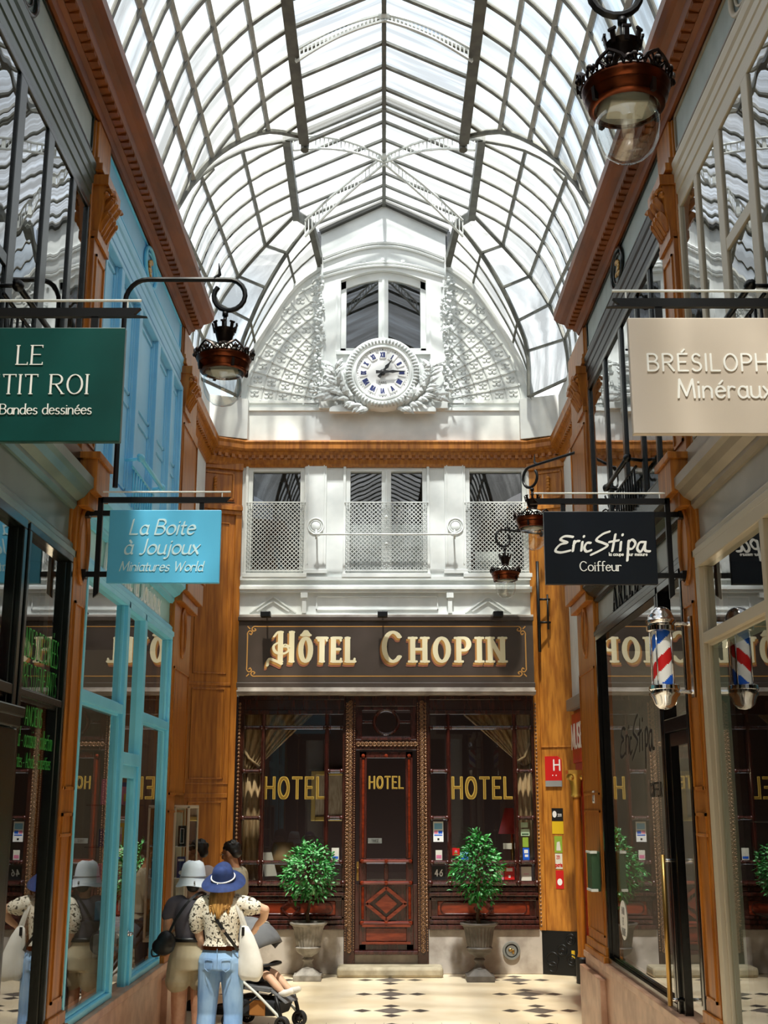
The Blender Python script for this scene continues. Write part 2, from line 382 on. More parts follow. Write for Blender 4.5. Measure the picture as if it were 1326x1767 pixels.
def letters(mb, s, size, fr, nib=(.045, .045, 0), track=.16, serif=0, slant=0, align='c', xs=1.0, depth=.003, mi=None, caps=None, sthick=.03):
    """draw a line of lettering; size = cap height in metres; caps: height of the small capitals after a first letter"""
    W = 0; out = []
    for i, ch in enumerate(s):
        k = 1.0
        if caps and not (i == 0 or s[i - 1] == ' '): k = caps
        w, st = GLY.get(ch, (.3, []))
        out.append((W, k, w, st)); W += (w * xs * k + track * (k if caps else 1))
    W -= track
    off = -W / 2 if align == 'c' else (0 if align == 'l' else -W)
    nb = [(a * size, b * size) for a, b in nibof(*nib)]
    T = lambda p: (p[0] * size, p[1] * size)
    for x0, k, w, st in out:
        for pl in st:
            q = [((x * k * xs + off + x0 + slant * y * k), y * k) for x, y in pl]
            stroke(mb, [T(p) for p in q], nb, fr, depth, mi)
            if serif and len(q) > 1:
                for e, f_ in ((q[0], q[1]), (q[-1], q[-2])):
                    dx, dy = e[0] - f_[0], e[1] - f_[1]; sb = [(a * size, b * size) for a, b in nibof(sthick, sthick, 0, 6)]
                    if abs(dy) > abs(dx) and (abs(e[1]) < .02 or abs(e[1] - k) < .02 or abs(e[1] - .6 * k) < .02 or e[1] > k):
                        sl = serif * (.7 if e[1] > .02 and e[1] < k - .02 else 1)
                        stroke(mb, [T((e[0] - sl, e[1])), T((e[0] + (sl if sl == serif else .02), e[1]))], sb, fr, depth, mi)
                    elif abs(dx) > abs(dy) and (abs(e[1]) < .02 or abs(e[1] - k) < .02) and abs(dx) > .2:
                        sg = -1 if e[1] > .5 else 1
                        stroke(mb, [T(e), T((e[0] + .02, e[1] + sg * serif * 1.3))], sb, fr, depth, mi)
    return W * size
def fitted(s, size, width, track):
    w = sum(GLY.get(c, (.3, []))[0] for c in s); return max(.2, (width / size - track * (len(s) - 1)) / w)
def smalltext(mb, s, size, fr, align='c', depth=.001, mi=None):
    return letters(mb, s, size, fr, nib=(.06, .06, 0), track=.2, align=align, depth=depth, mi=mi)

# ---------------------------------------------------------------- floor
f = MB()
f.box(-7, 7, -8, 17.6, -.12, 0, 0)
def diamond(cx, cy, a, b, mi): f.prism([(cx - a, cy, .0006), (cx, cy - b, .0006), (cx + a, cy, .0006), (cx, cy + b, .0006)], (0, 0, .0006), mi)
for i in range(-2, 3):
    for j in range(-6, 3):
        x = .08 + 1.64 * i; y = 14.2 + 1.2 * j
        if abs(x) > 2.1: continue
        diamond(x, y, .2, .2, 2)
        for dx, dy in ((.32, 0), (-.32, 0), (0, .32), (0, -.32)): diamond(x + dx, y + dy, .105, .105, 1)
for k in range(-9, 10): f.box(k * .3 - .002, k * .3 + .002, 12.9, 13.45, .0004, .0008, 1)
struct(f.build('floor', ['cream_floor', 'dark_tile', 'grey_tile'], origin=(0, 0, 0)), 'cream stone passage floor inlaid with clusters of grey and black diamonds', 'floor')

# ---------------------------------------------------------------- side walls
GX = 2.15                                          # plane of the shop glass
def WP(sx, o, y, z): return (sx * (GX - o), y, z)
def mold(mb, sx, prof, y0, y1, mi=None):
    mb.prism([WP(sx, o, y0, z) for o, z in prof], (0, y1 - y0, 0), mi)
def wbox(mb, sx, o0, o1, y0, y1, z0, z1, mi=None):
    a, b = sx * (GX - o0), sx * (GX - o1); mb.box(min(a, b), max(a, b), y0, y1, z0, z1, mi)
CORN = [(-.35, 7.17), (0, 7.17), (.02, 7.15), (.045, 7.15), (.065, 7.19), (.10, 7.2), (.10, 7.215), (.17, 7.23), (.19, 7.27), (.24, 7.285), (.27, 7.30), (.3, 7.33), (.305, 7.40), (.285, 7.42), (.28, 7.45), (-.35, 7.5)]
ARCHI = [(-.03, 6.45), (.005, 6.45), (.005, 6.53), (.014, 6.54), (.014, 6.62), (.022, 6.63), (.022, 6.69), (.034, 6.71), (.042, 6.75), (.042, 6.77), (-.03, 6.79)]
SHOPC = [(-.03, 4.17), (.02, 4.17), (.04, 4.2), (.04, 4.23), (.09, 4.26), (.12, 4.3), (.15, 4.32), (.15, 4.39), (.12, 4.42), (.04, 4.47), (-.03, 4.5)]
FASCB = [(-.03, 3.82), (.03, 3.82), (.05, 3.84), (.05, 3.88), (.03, 3.90), (.03, 3.93), (.015, 3.95), (-.03, 3.95)]
BAYS = [(0.6, 4.1), (4.52, 8.0), (8.42, 11.95)]
STY = {(-1, 0): ('green_paint', 'green_grey', 'grey_green_frieze', 'green_paint'), (-1, 1): ('green_paint', 'green_grey', 'grey_green_frieze', 'green_paint'),
       (-1, 2): ('sky_blue_paint', 'teal_band', 'blue_panel', 'blue_panel'),
       (1, 0): ('taupe_paint', 'taupe_fascia', 'grey_green_frieze', 'taupe_paint'), (1, 1): ('taupe_paint', 'taupe_fascia', 'grey_green_frieze', 'taupe_light'),
       (1, 2): ('near_black_frame', 'grey_fascia', 'grey_green_frieze', 'near_black_frame')}
SIDE = {-1: 'left', 1: 'right'}
for sx in (-1, 1):
    nm = SIDE[sx]
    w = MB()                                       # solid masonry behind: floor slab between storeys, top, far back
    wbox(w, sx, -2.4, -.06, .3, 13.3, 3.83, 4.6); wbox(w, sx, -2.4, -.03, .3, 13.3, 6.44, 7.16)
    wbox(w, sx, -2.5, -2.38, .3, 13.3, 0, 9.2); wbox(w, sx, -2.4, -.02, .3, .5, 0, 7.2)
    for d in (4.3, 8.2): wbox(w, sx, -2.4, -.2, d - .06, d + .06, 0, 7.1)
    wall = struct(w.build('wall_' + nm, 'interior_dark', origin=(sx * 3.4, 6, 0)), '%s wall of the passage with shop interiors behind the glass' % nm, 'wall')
    pl = MB(); wbox(pl, sx, -.2, .08, .6, 13.1, 0, .70, 0); wbox(pl, sx, -.2, .10, .6, 13.1, .70, .76, 0); wbox(pl, sx, -.2, .14, 11.93, 13.12, 0, .62, 0)
    struct(pl.build('baseboard_' + nm, 'stone_pink', bevel=.006), 'pinkish stone plinth under the %s shopfronts' % nm, 'plinth')
    cn = MB(); mold(cn, sx, CORN, .4, 12.25)
    c = struct(cn.build(sname('trim'), 'cornice_wood'), 'brown wooden cornice running along the top of the %s wall' % nm, 'cornice')
    dn = MB(); y = .45
    while y < 12.2:
        wbox(dn, sx, .10, .165, y, y + .055, 7.205, 7.265); y += .105
    dn.build('dentil_band', 'cornice_wood', c)
    for b, (y0, y1) in enumerate(BAYS):
        fr, fa, fz, ar = STY[(sx, b)]
        if b == 0: continue
        bn = {(-1, 1): 'green', (-1, 2): 'sky-blue', (1, 1): 'taupe', (1, 2): 'black'}[(sx, b)]
        e0, e1 = y0 - .06, y1 + .06
        t = MB(); mold(t, sx, ARCHI, e0, e1)
        t = struct(t.build(sname('trim'), 'blue_panel' if b == 2 and sx < 0 else ('taupe_light' if (sx, b) == (1, 1) else 'black_iron' if b == 2 else 'green_dark')), '%s stepped moulding above the upper windows of the %s shop' % (bn, bn), 'moulding')
        p = MB(); wbox(p, sx, -.05, .0, e0, e1, 6.76, 7.18)
        p.build('frieze_panel', fz, t)
        q = MB()
        for z0, z1 in ((6.84, 6.855), (7.12, 7.135)): wbox(q, sx, 0, .015, y0 + .05, y1 - .05, z0, z1)
        for ya in (y0 + .05, y1 - .065): wbox(q, sx, 0, .015, ya, ya + .015, 6.84, 7.135)
        q.build('panel_border', 'green_paint' if b == 1 and sx < 0 else ('taupe_paint' if b == 1 else fr), t)
        md = MB(); ym = (y0 + y1) / 2 + (.0 if b == 2 else -.05)
        pts = [WP(sx, .018, ym + .25 * math.cos(a), 6.97 + .17 * math.sin(a)) for a in [2 * pi * i / 32 for i in range(32)]]
        md.tube(pts, .018, 8, closed=True); pts = [WP(sx, .012, ym + .18 * math.cos(a), 6.97 + .125 * math.sin(a)) for a in [2 * pi * i / 32 for i in range(32)]]
        md.tube(pts, .010, 6, closed=True)
        o = md.build('medallion_ring', fr if (sx, b) != (1, 1) else 'taupe_light', t, smooth=True)
        rl = MB()
        for k in range(7): rl.ball(WP(sx, .015, ym + random.uniform(-.06, .06), 6.90 + .024 * k), (.014, .05, .024))
        rl.build('medallion_relief', 'brass', o, smooth=True)
        t = MB(); mold(t, sx, SHOPC, e0, e1)
        t = struct(t.build(sname('trim'), fr if b == 2 else ('green_grey' if sx < 0 else 'taupe_paint')), '%s ledge moulding over the sign band of the %s shop' % (bn, bn), 'moulding')
        t2 = MB(); wbox(t2, sx, -.05, .0, e0, e1, 3.86, 4.22)
        t2.build('sign_band', fa, t)
        t3 = MB(); mold(t3, sx, FASCB, e0, e1)
        t3.build('lower_moulding', fr if b == 2 else ('green_grey' if sx < 0 else 'taupe_light'), t)
        t4 = MB(); wbox(t4, sx, -.05, .05, e0, e1, 4.46, 4.6); t4.build('upper_sill', fr, t)

    # pilasters
    for k, (ya, yb) in enumerate(((4.1, 4.52), (8.0, 8.42), (11.97, 13.05))):
        end = k == 2
        p = MB()
        ym = (ya + yb) / 2
        ln = {0: 'near', 1: 'middle', 2: 'end'}[k]
        wbox(p, sx, -.1, .02, ya, yb, .7, 7.14)
        wbox(p, sx, 0, .05, ya + .03, yb - .03, .78, 6.22)
        # base mouldings
        wbox(p, sx, 0, .09, ya - .01, yb + .01, .70, .82); wbox(p, sx, 0, .07, ya, yb, .82, .9)
        # impost above the capital
        wbox(p, sx, 0, .04, ya + .02, yb - .02, 6.7, 7.14)
        wbox(p, sx, 0, .09 if not end else .07, ya - .02, yb, 6.72, 6.78); wbox(p, sx, 0, .06, ya - .01, yb, 6.78, 6.83)
        # console block at the sign band
        wbox(p, sx, 0, .17, ya + .02, yb - .02, 4.30, 4.56); wbox(p, sx, 0, .19, ya, yb, 4.53, 4.58); wbox(p, sx, 0, .12, ya + .03, yb - .03, 4.2, 4.3)
        for zz in ([2.0, 2.3] if not end else []): wbox(p, sx, .05, .06, ya + .06, yb - .06, zz, zz + .02)
        root = struct(p.build(sname('trim'), 'honey_wood', bevel=.008),
                      {0: 'honey-brown wooden pilaster nearest the camera on the %s wall', 1: 'honey-brown wooden pilaster between the two %s shopfronts', 2: 'broad honey-brown wooden pilaster closing the %s row of shops'}[k] % nm, 'pilaster')
        pn = MB()
        for z0, z1 in ((.98, 2.15), (2.3, 3.55), (4.68, 6.1)):
            for (a0, a1, b0, b1) in ((ya + .08, ya + .10, z0, z1), (yb - .10, yb - .08, z0, z1), (ya + .08, yb - .08, z0, z0 + .02), (ya + .08, yb - .08, z1 - .02, z1)):
                wbox(pn, sx, .05, .062, a0, a1, b0, b1)
        pts = [WP(sx, .055, ym + .13 * math.cos(a), 3.95 + .26 * math.sin(a)) for a in [2 * pi * i / 28 for i in range(28)]]
        pn.tube(pts, .018, 8, closed=True)
        pn.build('panel_moulding', 'honey_wood', root)
        cp = MB()                                  # carved capital: bell, leaves, volutes
        cy0, cy1 = (ya + .03, yb - .03) if not end else (ya + .03, ya + .42)
        cm = (cy0 + cy1) / 2; hw = (cy1 - cy0) / 2
        wbox(cp, sx, .02, .07, cy0, cy1, 6.2, 6.26); wbox(cp, sx, .02, .13, cy0 - .02, cy1 + .02, 6.62, 6.7)
        cp.prism([WP(sx, .02, cy0 + .03, 6.26), WP(sx, .06, cy0 + .03, 6.26), WP(sx, .11, cy0, 6.62), WP(sx, .02, cy0, 6.62)], (0, hw * 2 - .03, 0))
        for row, zz, nn in ((0, 6.30, 4), (1, 6.42, 3)):
            for i in range(nn):
                yy = cy0 + .05 + (i + .5) * (hw * 2 - .1) / nn
                P = [WP(sx, .05, yy, zz), WP(sx, .085 + .02 * row, yy, zz + .08), WP(sx, .12 + .02 * row, yy, zz + .13), WP(sx, .13 + .02 * row, yy, zz + .10)]
                cp.tube(smoothpts(P, 3), [.03, .034, .034, .036, .036, .034, .03, .026, .02, .012][:len(smoothpts(P, 3))], 6)
        for yy in (cy0 + .02, cy1 - .02):
            sp = [WP(sx, .11 + (.045 - .004 * i) * math.cos(i * .7), yy, 6.56 + (.045 - .004 * i) * math.sin(i * .7)) for i in range(10)]
            cp.tube(sp, .016, 6)
            cp.ball(WP(sx, .11, yy, 6.56), (.02, .03, .02), 8, 6)
        cp.ball(WP(sx, .13, cm, 6.62), (.03, .05, .05), 8, 6)
        cp.build('capital', 'honey_wood', root, smooth=True, auto=40)

def frame_window(sx, y0, y1, z0, z1, fm, gm, label, posts=(), bars=(), fw=.05, od=.05, wid=.05, gl=True, deep=.05):
    """window_n (structure) > frame, mullion, transom, pane"""
    root = thing(sname('window'), WP(sx, 0, (y0 + y1) / 2, z0), None, None); struct(root, label, 'window')
    m = MB()
    for a in ((y0, y1, z0, z0 + fw), (y0, y1, z1 - fw, z1), (y0, y0 + fw, z0 + fw, z1 - fw), (y1 - fw, y1, z0 + fw, z1 - fw)): wbox(m, sx, -deep, od, *a)
    for a in ((y0 + fw, y1 - fw, z0 + fw, z0 + fw + .02), (y0 + fw, y0 + fw + .02, z0 + fw, z1 - fw), (y1 - fw - .02, y1 - fw, z0 + fw, z1 - fw)): wbox(m, sx, -deep, .02, *a)
    m.build('frame', fm, root, bevel=.006)
    for p in posts:
        m = MB(); wbox(m, sx, -deep, od, p[0] - p[1] / 2, p[0] + p[1] / 2, z0 + fw, z1 - fw); wbox(m, sx, -deep, .015, p[0] - p[1] / 2 - .02, p[0] + p[1] / 2 + .02, z0 + fw, z1 - fw)
        m.build('mullion', fm, root, bevel=.006)
    for b in bars:
        m = MB(); wbox(m, sx, -deep, od - .005, b[1], b[2], b[0] - b[3] / 2, b[0] + b[3] / 2); wbox(m, sx, -deep, .012, b[1], b[2], b[0] - b[3] / 2 - .018, b[0] + b[3] / 2 + .018)
        m.build('transom', fm, root, bevel=.005)
    if gl:
        m = MB(); m.quad(WP(sx, 0, y0 + .01, z0 + .01), WP(sx, 0, y1 - .01, z0 + .01), WP(sx, 0, y1 - .01, z1 - .01), WP(sx, 0, y0 + .01, z1 - .01))
        m.build('pane', gm, root)
    return root
# upper windows
frame_window(-1, 4.52, 8.0, 4.6, 6.45, 'near_black_frame', 'old_glass', 'tall dark-framed upper windows above the green shop on the left', [(5.15, .06), (5.76, .09), (6.36, .09), (6.97, .09), (7.56, .045)], [(5.2, 5.76, 6.36, .04)], od=.012)
frame_window(1, 4.52, 8.0, 4.6, 6.45, 'taupe_light', 'old_glass', 'tall taupe-framed upper windows above the taupe shop on the right', [(5.15, .06), (5.76, .08), (6.36, .08), (6.97, .08), (7.5, .04)], [(5.6, 6.36, 6.97, .05)], od=.012)
frame_window(1, 8.42, 11.95, 4.6, 6.45, 'near_black_frame', 'old_glass', 'black-framed upper windows above the black hairdresser shop on the right', [(9.02, .06), (9.55, .06), (10.25, .09), (11.05, .09)], [], od=.02)
w = frame_window(-1, 8.42, 11.95, 4.6, 6.45, 'blue_panel', 'old_glass', 'sky-blue shuttered upper windows above the blue toy shop on the left', [(9.0, .1), (9.75, .12), (10.6, .12), (11.35, .1)], [], gl=False)
for (a, b) in ((8.47, 8.95), (9.06, 9.68), (9.82, 10.53), (10.67, 11.3), (11.41, 11.9)):
    m = MB(); wbox(m, -1, -.04, -.005, a, b, 4.65, 6.4); m.build('shutter_panel', 'blue_panel', w)
    m = MB()
    for z0, z1 in ((4.72, 5.45), (5.55, 6.33)):
        for q in ((a + .05, b - .05, z0, z0 + .02), (a + .05, b - .05, z1 - .02, z1), (a + .05, a + .07, z0, z1), (b - .07, b - .05, z0, z1)): wbox(m, -1, -.005, .008, *q)
    m.build('shutter_moulding', 'blue_panel', w)
# ground-floor windows
frame_window(-1, 4.52, 6.93, .76, 3.84, 'near_black_frame', 'shop_glass', 'dark-framed ground-floor window of the green shop nearest the camera', [(5.72, .07)], [(2.84, 4.56, 6.9, .06)], fw=.06)
frame_window(-1, 6.98, 8.0, .76, 3.84, 'near_black_frame', 'shop_glass', 'dark-framed window with green lettering beside the left middle pilaster', [], [(2.84, 7.03, 7.96, .045)], fw=.05)
frame_window(-1, 8.42, 9.86, .76, 3.84, 'sky_blue_paint', 'shop_glass', 'sky-blue shop window between the left middle pilaster and the blue door', [], [(2.95, 8.46, 9.82, .075)], fw=.045)
frame_window(-1, 10.6, 11.95, .76, 3.84, 'sky_blue_paint', 'shop_glass', 'sky-blue shop window between the blue door and the left end pilaster', [], [(2.95, 10.64, 11.9, .075)], fw=.05)
frame_window(1, 4.52, 8.0, .76, 3.84, 'taupe_light', 'shop_glass', 'taupe-framed window of the taupe shop on the right', [(6.55, .07)], [(3.27, 4.56, 7.95, .07)], fw=.09)
frame_window(1, 9.22, 11.95, .76, 3.84, 'black_gloss', 'shop_glass', 'black-framed hairdresser window with script lettering on the right', [], [], fw=.06)
m = MB()
for a in ((7.87, 7.9, .86, 3.23), (6.62, 6.65, .86, 3.23), (6.65, 7.87, .86, .89), (6.65, 7.87, 3.2, 3.23)): wbox(m, 1, -.09, -.01, *a)
m.build('inner_frame', 'pale_green_frame', [o for o in COL.objects if o.name.startswith('window') and 'taupe shop on the right' in o.get('label', '') and 'upper' not in o['label']][0])
def shop_door(sx, y0, y1, top, fm, gm, label, panel=.55, handle=None, glz=None):
    root = thing(sname('door'), WP(sx, 0, (y0 + y1) / 2, .0), None, None); struct(root, label, 'door')
    m = MB()
    for a in ((y0, y0 + .05, .1, 3.84), (y1 - .05, y1, .1, 3.84), (y0, y1, 3.78, 3.84), (y0 + .05, y1 - .05, top, top + .1)): wbox(m, sx, -.05, .05, *a)
    m.build('door_frame', fm, root, bevel=.006)
    m = MB()
    for a in ((y0 + .055, y0 + .14, .1, top), (y1 - .14, y1 - .055, .1, top), (y0 + .14, y1 - .14, top - .1, top), (y0 + .14, y1 - .14, .1, panel)): wbox(m, sx, -.03, .03, *a)
    wbox(m, sx, .03, .04, y0 + .2, y1 - .2, .2, panel - .1)
    lf = m.build('door_leaf', fm, root, bevel=.006)
    m = MB(); m.quad(WP(sx, 0, y0 + .1, panel), WP(sx, 0, y1 - .1, panel), WP(sx, 0, y1 - .1, top - .05), WP(sx, 0, y0 + .1, top - .05))
    m.quad(WP(sx, 0, y0 + .05, top + .1), WP(sx, 0, y1 - .05, top + .1), WP(sx, 0, y1 - .05, 3.8), WP(sx, 0, y0 + .05, 3.8))
    m.build('pane', gm, root)
    return root, lf
d, lf = shop_door(-1, 9.86, 10.6, 2.52, 'sky_blue_paint', 'shop_glass', 'sky-blue glazed door of the blue toy shop')
m = MB(); m.lathe([(.025, 0), (.025, .012), (.012, .014), (.012, .04)], (0, 0, 0), 12, 'x'); hb = MB(); hb.merge(m, Matrix.Translation(WP(-1, .03, 10.5, 1.17)))
hb.tube([WP(-1, .07, 10.5, 1.17), WP(-1, .075, 10.38, 1.17)], .011, 8); hb.build('door_handle', 'chrome', d, smooth=True)
d, lf = shop_door(1, 8.42, 9.2, 2.72, 'black_gloss', 'shop_glass', 'black glazed door of the hairdresser shop on the right', panel=.4)
m = MB(); m.tube([WP(1, .12, 9.12, .82), WP(1, .12, 9.12, 1.85)], .018, 12); hd = m.build('door_handle', 'brass', d, smooth=True)
m = MB()
for z in (.86, 1.81): m.tube([WP(1, .03, 9.12, z), WP(1, .12, 9.12, z)], .012, 8)
m.build('handle_bracket', 'chrome', hd, smooth=True)
# black closed lower boarding in front of the nearest green window
m = MB(); wbox(m, -1, .03, .09, 5.3, 6.86, .76, 2.62); wbox(m, -1, .09, .11, 5.3, 6.86, 2.62, 2.7); wbox(m, -1, .02, .12, 5.25, 6.9, 2.68, 2.74)
tag(m.build('shop_board', 'green_paint', bevel=.01), 'dark green closed board standing against the green shop window at the left edge', 'board')
# shop interiors: floors, side screens
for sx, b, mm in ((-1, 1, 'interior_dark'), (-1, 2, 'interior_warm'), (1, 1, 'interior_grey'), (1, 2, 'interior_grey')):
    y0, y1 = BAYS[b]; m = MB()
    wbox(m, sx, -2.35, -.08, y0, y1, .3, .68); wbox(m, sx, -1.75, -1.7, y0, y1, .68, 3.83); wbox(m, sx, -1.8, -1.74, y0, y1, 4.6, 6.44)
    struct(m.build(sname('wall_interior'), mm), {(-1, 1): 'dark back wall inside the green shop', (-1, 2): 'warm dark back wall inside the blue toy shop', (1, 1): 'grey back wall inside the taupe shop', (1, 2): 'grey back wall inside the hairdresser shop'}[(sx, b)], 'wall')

# ---------------------------------------------------------------- rear part of the passage behind the camera (unseen; keeps open sky light out)
m = MB()
m.box(-4.6, 4.6, -8.3, -8, 0, 9.6)
struct(m.build('wall_front', 'interior_warm', origin=(0, -8, 0)), 'dark-coloured wall closing off the passage behind the camera', 'wall')  # dark colour stands in for the unlit depth of the passage
m = MB()
for sx in (-1, 1): m.box(sx * 2.1, sx * 4.6, -8, .3, 0, 7.4)
struct(m.build('wall_rear_sides', 'white_paint', origin=(0, -4, 0)), 'pale side walls of the passage behind the camera', 'wall')  # unseen walls, made white to bounce fill light forward

# ---------------------------------------------------------------- rotunda walls and hotel facade
FY = 17.2
m = MB()
for sx in (-1, 1):
    if sx > 0: m.box(sx * 2.24, sx * 4.6, 13.1, 13.3, 0, 7.45)
    if sx < 0: m.box(-2.60, -2.8, 13.3, 16.92, 5.1, 7.45)
    else: m.box(2.62, 2.8, 13.3, 16.92, 3.62, 7.45); m.box(2.68, 2.8, 13.3, 16.92, 0, 3.62)
    m.box(sx * 2.56, sx * 2.95, 13.1, 16.9, 7.45, 8.05)
    m.prism([(sx * 2.57, 16.80, 7.45), (sx * 2.02, 17.02, 7.45), (sx * 2.02, 17.3, 7.45), (sx * 2.95, 17.3, 7.45), (sx * 2.95, 16.80, 7.45)], (0, 0, .62))
wr = struct(m.build('wall_rotunda', 'plaster', origin=(0, 13.2, 0)), 'white plaster side walls of the small court in front of the hotel', 'wall')
m = MB(); m.box(-5.5, -2.8, 13.1, 17.2, 5.1, 5.2); m.box(-5.5, -5.4, 13.1, 17.2, 0, 5.2); m.box(-5.5, -2.8, 17.1, 17.3, 0, 5.2); m.box(-5.5, -2.8, 13.0, 13.1, 0, 5.2)
m.build('side_passage_wall', 'interior_pale', wr)
m = MB(); m.box(-4.6, -2.24, 13.1, 13.25, 0, 7.1)
struct(m.build(sname('trim'), 'honey_wood'), 'honey-brown wooden return at the corner of the left side passage', 'panelling')
m = MB()
X0, X1 = -2.09, 2.15
for a in ((X0, -2.0, 5.46, 7.1), (-1.17, -.56, 5.46, 7.1), (.63, 1.2, 5.46, 7.1), (2.1, X1, 5.46, 7.1), (X0, X1, 3.7, 5.46), (X0, X1, 7.1, 7.95)): m.box(a[0], a[1], FY, FY + .25, a[2], a[3])
m.box(-2.12, 2.12, FY - .03, FY, 7.4, 7.93); m.box(-2.08, 2.08, FY - .06, FY, 7.93, 7.98); m.box(-2.1, 2.1, FY - .03, FY, 8.06, 8.1)
ARCH = [(2.28, 7.95), (2.25, 8.1), (2.05, 8.76), (1.71, 9.42), (1.364, 9.95), (.95, 10.28)]
for sx in (-1, 1):
    m.prism([(sx * x, FY, z) for x, z in ARCH] + [(sx * .9, FY, 10.3), (sx * .9, FY, 7.95)], (0, .2, 0))
    P = [(sx * x, FY - .03, z) for x, z in smoothpts([(x, z, 0) for x, z in ARCH], 3) for z in (z,)] if 0 else [Vector((sx * p.x, FY - .02, p.y)) for p in smoothpts([(x, z, 0) for x, z in ARCH], 3)]
    m.tube(P, .045, 6)
# central bay with arched window opening
BY = FY - .12
wx0, wx1, wz0, wz1, wzc = -.66, .64, 8.84, 10.0, 10.17
m.box(-.97, wx0, BY, FY + .2, 7.95, 10.0); m.box(wx1, .95, BY, FY + .2, 7.95, 10.0); m.box(wx0, wx1, BY, FY + .2, 7.95, wz0)
top = [(wx0 + (wx1 - wx0) * i / 14, wz1 + (wzc - wz1) * math.sin(pi * i / 14)) for i in range(15)]
m.prism([(x, BY, z) for x, z in top] + [(.95, BY, 10.0), (.95, BY, 10.82), (-.01, BY, 11.31), (-.97, BY, 10.82), (-.97, BY, 10.0)], (0, .32, 0))
wall_back = struct(m.build('wall_back', 'white_paint', origin=(0, FY, 4)), 'white upper wall of the hotel facing down the passage', 'wall')
m = MB()                                            # mouldings over the arched window
for k, (r, dz) in enumerate(((.0, .05), (.0, .10), (.05, .30), (.08, .36))):
    pts = [(-.93 + 1.85 * i / 20, BY - .02, 10.0 + dz + .26 * math.sin(pi * i / 20) * (1 if k > 1 else .72)) for i in range(21)]
    m.tube(pts, .022 + .008 * (k == 3), 6)
for i in range(5):
    a = pi * (i + 1) / 6; m.box(-.01 - .6 * math.cos(a) - .03, -.01 - .6 * math.cos(a) + .03, BY - .03, BY, 10.12 + .2 * math.sin(a), 10.16 + .2 * math.sin(a))
for x in (-.93, -.72, .70, .91): m.box(x - .015, x + .015, BY - .02, BY, 8.1, 10.0)
for k in range(9): m.ball((-.16 + .035 * k, BY - .01, 10.62 + .012 * math.sin(k * 2)), (.025, .03, .03), 6, 5)
m.build('window_moulding', 'white_paint', wall_back, smooth=False)
# coffered lunettes: polar lattice with four-petalled flowers
m = MB(); fl = MB()
CZ = 7.95
def arch_x(z):
    for (a, b), (c, d) in zip(ARCH, ARCH[1:]):
        if b <= z <= d: return a + (c - a) * (z - b) / (d - b)
    return 0
for sx in (-1, 1):
    inside = lambda r, a: .99 < r * math.cos(a) and r * math.sin(a) + CZ < 10.25 and r * math.cos(a) < arch_x(r * math.sin(a) + CZ) - .1
    RS = [1.0 + .215 * i for i in range(9)]; AS = [math.radians(4.5 + 6.6 * j) for j in range(11)]
    for a in AS:
        rr = [r for r in [.9 + .03 * i for i in range(70)] if inside(r, a)]
        if len(rr) > 2: m.bar((sx * rr[0] * math.cos(a), FY - .005, CZ + rr[0] * math.sin(a)), (sx * rr[-1] * math.cos(a), FY - .005, CZ + rr[-1] * math.sin(a)), .022, .022, (0, 1, 0))
    for r in RS:
        aa = [a for a in [math.radians(4.5 + 2.2 * j) for j in range(30)] if inside(r, a)]
        for a, b in zip(aa, aa[1:]): m.bar((sx * r * math.cos(a), FY - .005, CZ + r * math.sin(a)), (sx * r * math.cos(b), FY - .005, CZ + r * math.sin(b)), .020, .022, (0, 1, 0))
        for a in AS:
            if inside(r, a): m.ball((sx * r * math.cos(a), FY - .015, CZ + r * math.sin(a)), (.025, .02, .025), 6, 4)
    for r in RS[:-1]:
        for a in AS[:-1]:
            rc, ac = r + .107, a + math.radians(3.3)
            if inside(rc, ac):
                cx, cz = sx * rc * math.cos(ac), CZ + rc * math.sin(ac)
                for k in range(4):
                    t = pi / 4 + k * pi / 2; fl.ball((cx + .045 * math.cos(t), FY - .0, cz + .045 * math.sin(t)), (.036, .009, .028), 6, 4)
                fl.ball((cx, FY - .008, cz), .014, 6, 4)
o = m.build('lunette_lattice', 'white_relief', wall_back)
fl.build('lunette_flowers', 'white_relief', o, smooth=True)
# garlands of fruit and leaves down both edges of the central bay
def leaf3(mb, base, d, nrm, L, W, curl=.15, mi=None):
    base = Vector(base); d = Vector(d).normalized(); n = Vector(nrm).normalized(); s_ = d.cross(n).normalized(); n = s_.cross(d)
    prof = [(0, .08), (.25, .75), (.5, 1), (.75, .7), (1, .02)]; vs = []
    for t, w in prof:
        c = base + d * L * t + n * (curl * L * math.sin(pi * t))
        vs += [c - s_ * W * w * .5, c + n * W * .18 * w, c + s_ * W * w * .5]
    fs = []
    for i in range(4):
        a = i * 3; fs += [(a, a + 1, a + 4, a + 3), (a + 1, a + 2, a + 5, a + 4)]
    mb.add(vs, fs, mi)
R = random.Random(3)
for sx in (-1, 1):
    m = MB(); xg = sx * .97 - .01
    for k in range(100):
        z = 8.15 + 1.9 * k / 100; w = .09 * (.55 + .45 * abs(math.sin(k * .16)))
        if R.random() < .5: m.ball((xg + R.uniform(-w, w), BY - .01 - R.random() * .04, z), R.uniform(.018, .032), 7, 5)
        else: leaf3(m, (xg + R.uniform(-w, w), BY - .02, z), (R.uniform(-1, 1), -.5, R.uniform(-.8, .8)), (0, -1, .1), .09, .05)
    for s2 in (0, 1, 2): m.ring((xg, BY - .02, 8.35 + .6 * s2), .06, .014, 'y', 16, 6)
    sp = [(xg + sx * (.02 + (.10 - .008 * i) * math.cos(i * .6)), BY + .02, 9.95 + (.10 - .008 * i) * math.sin(i * .6)) for i in range(12)]
    m.tube(sp, .018, 6)
    m.build('garland_relief', 'white_relief', wall_back, smooth=True)
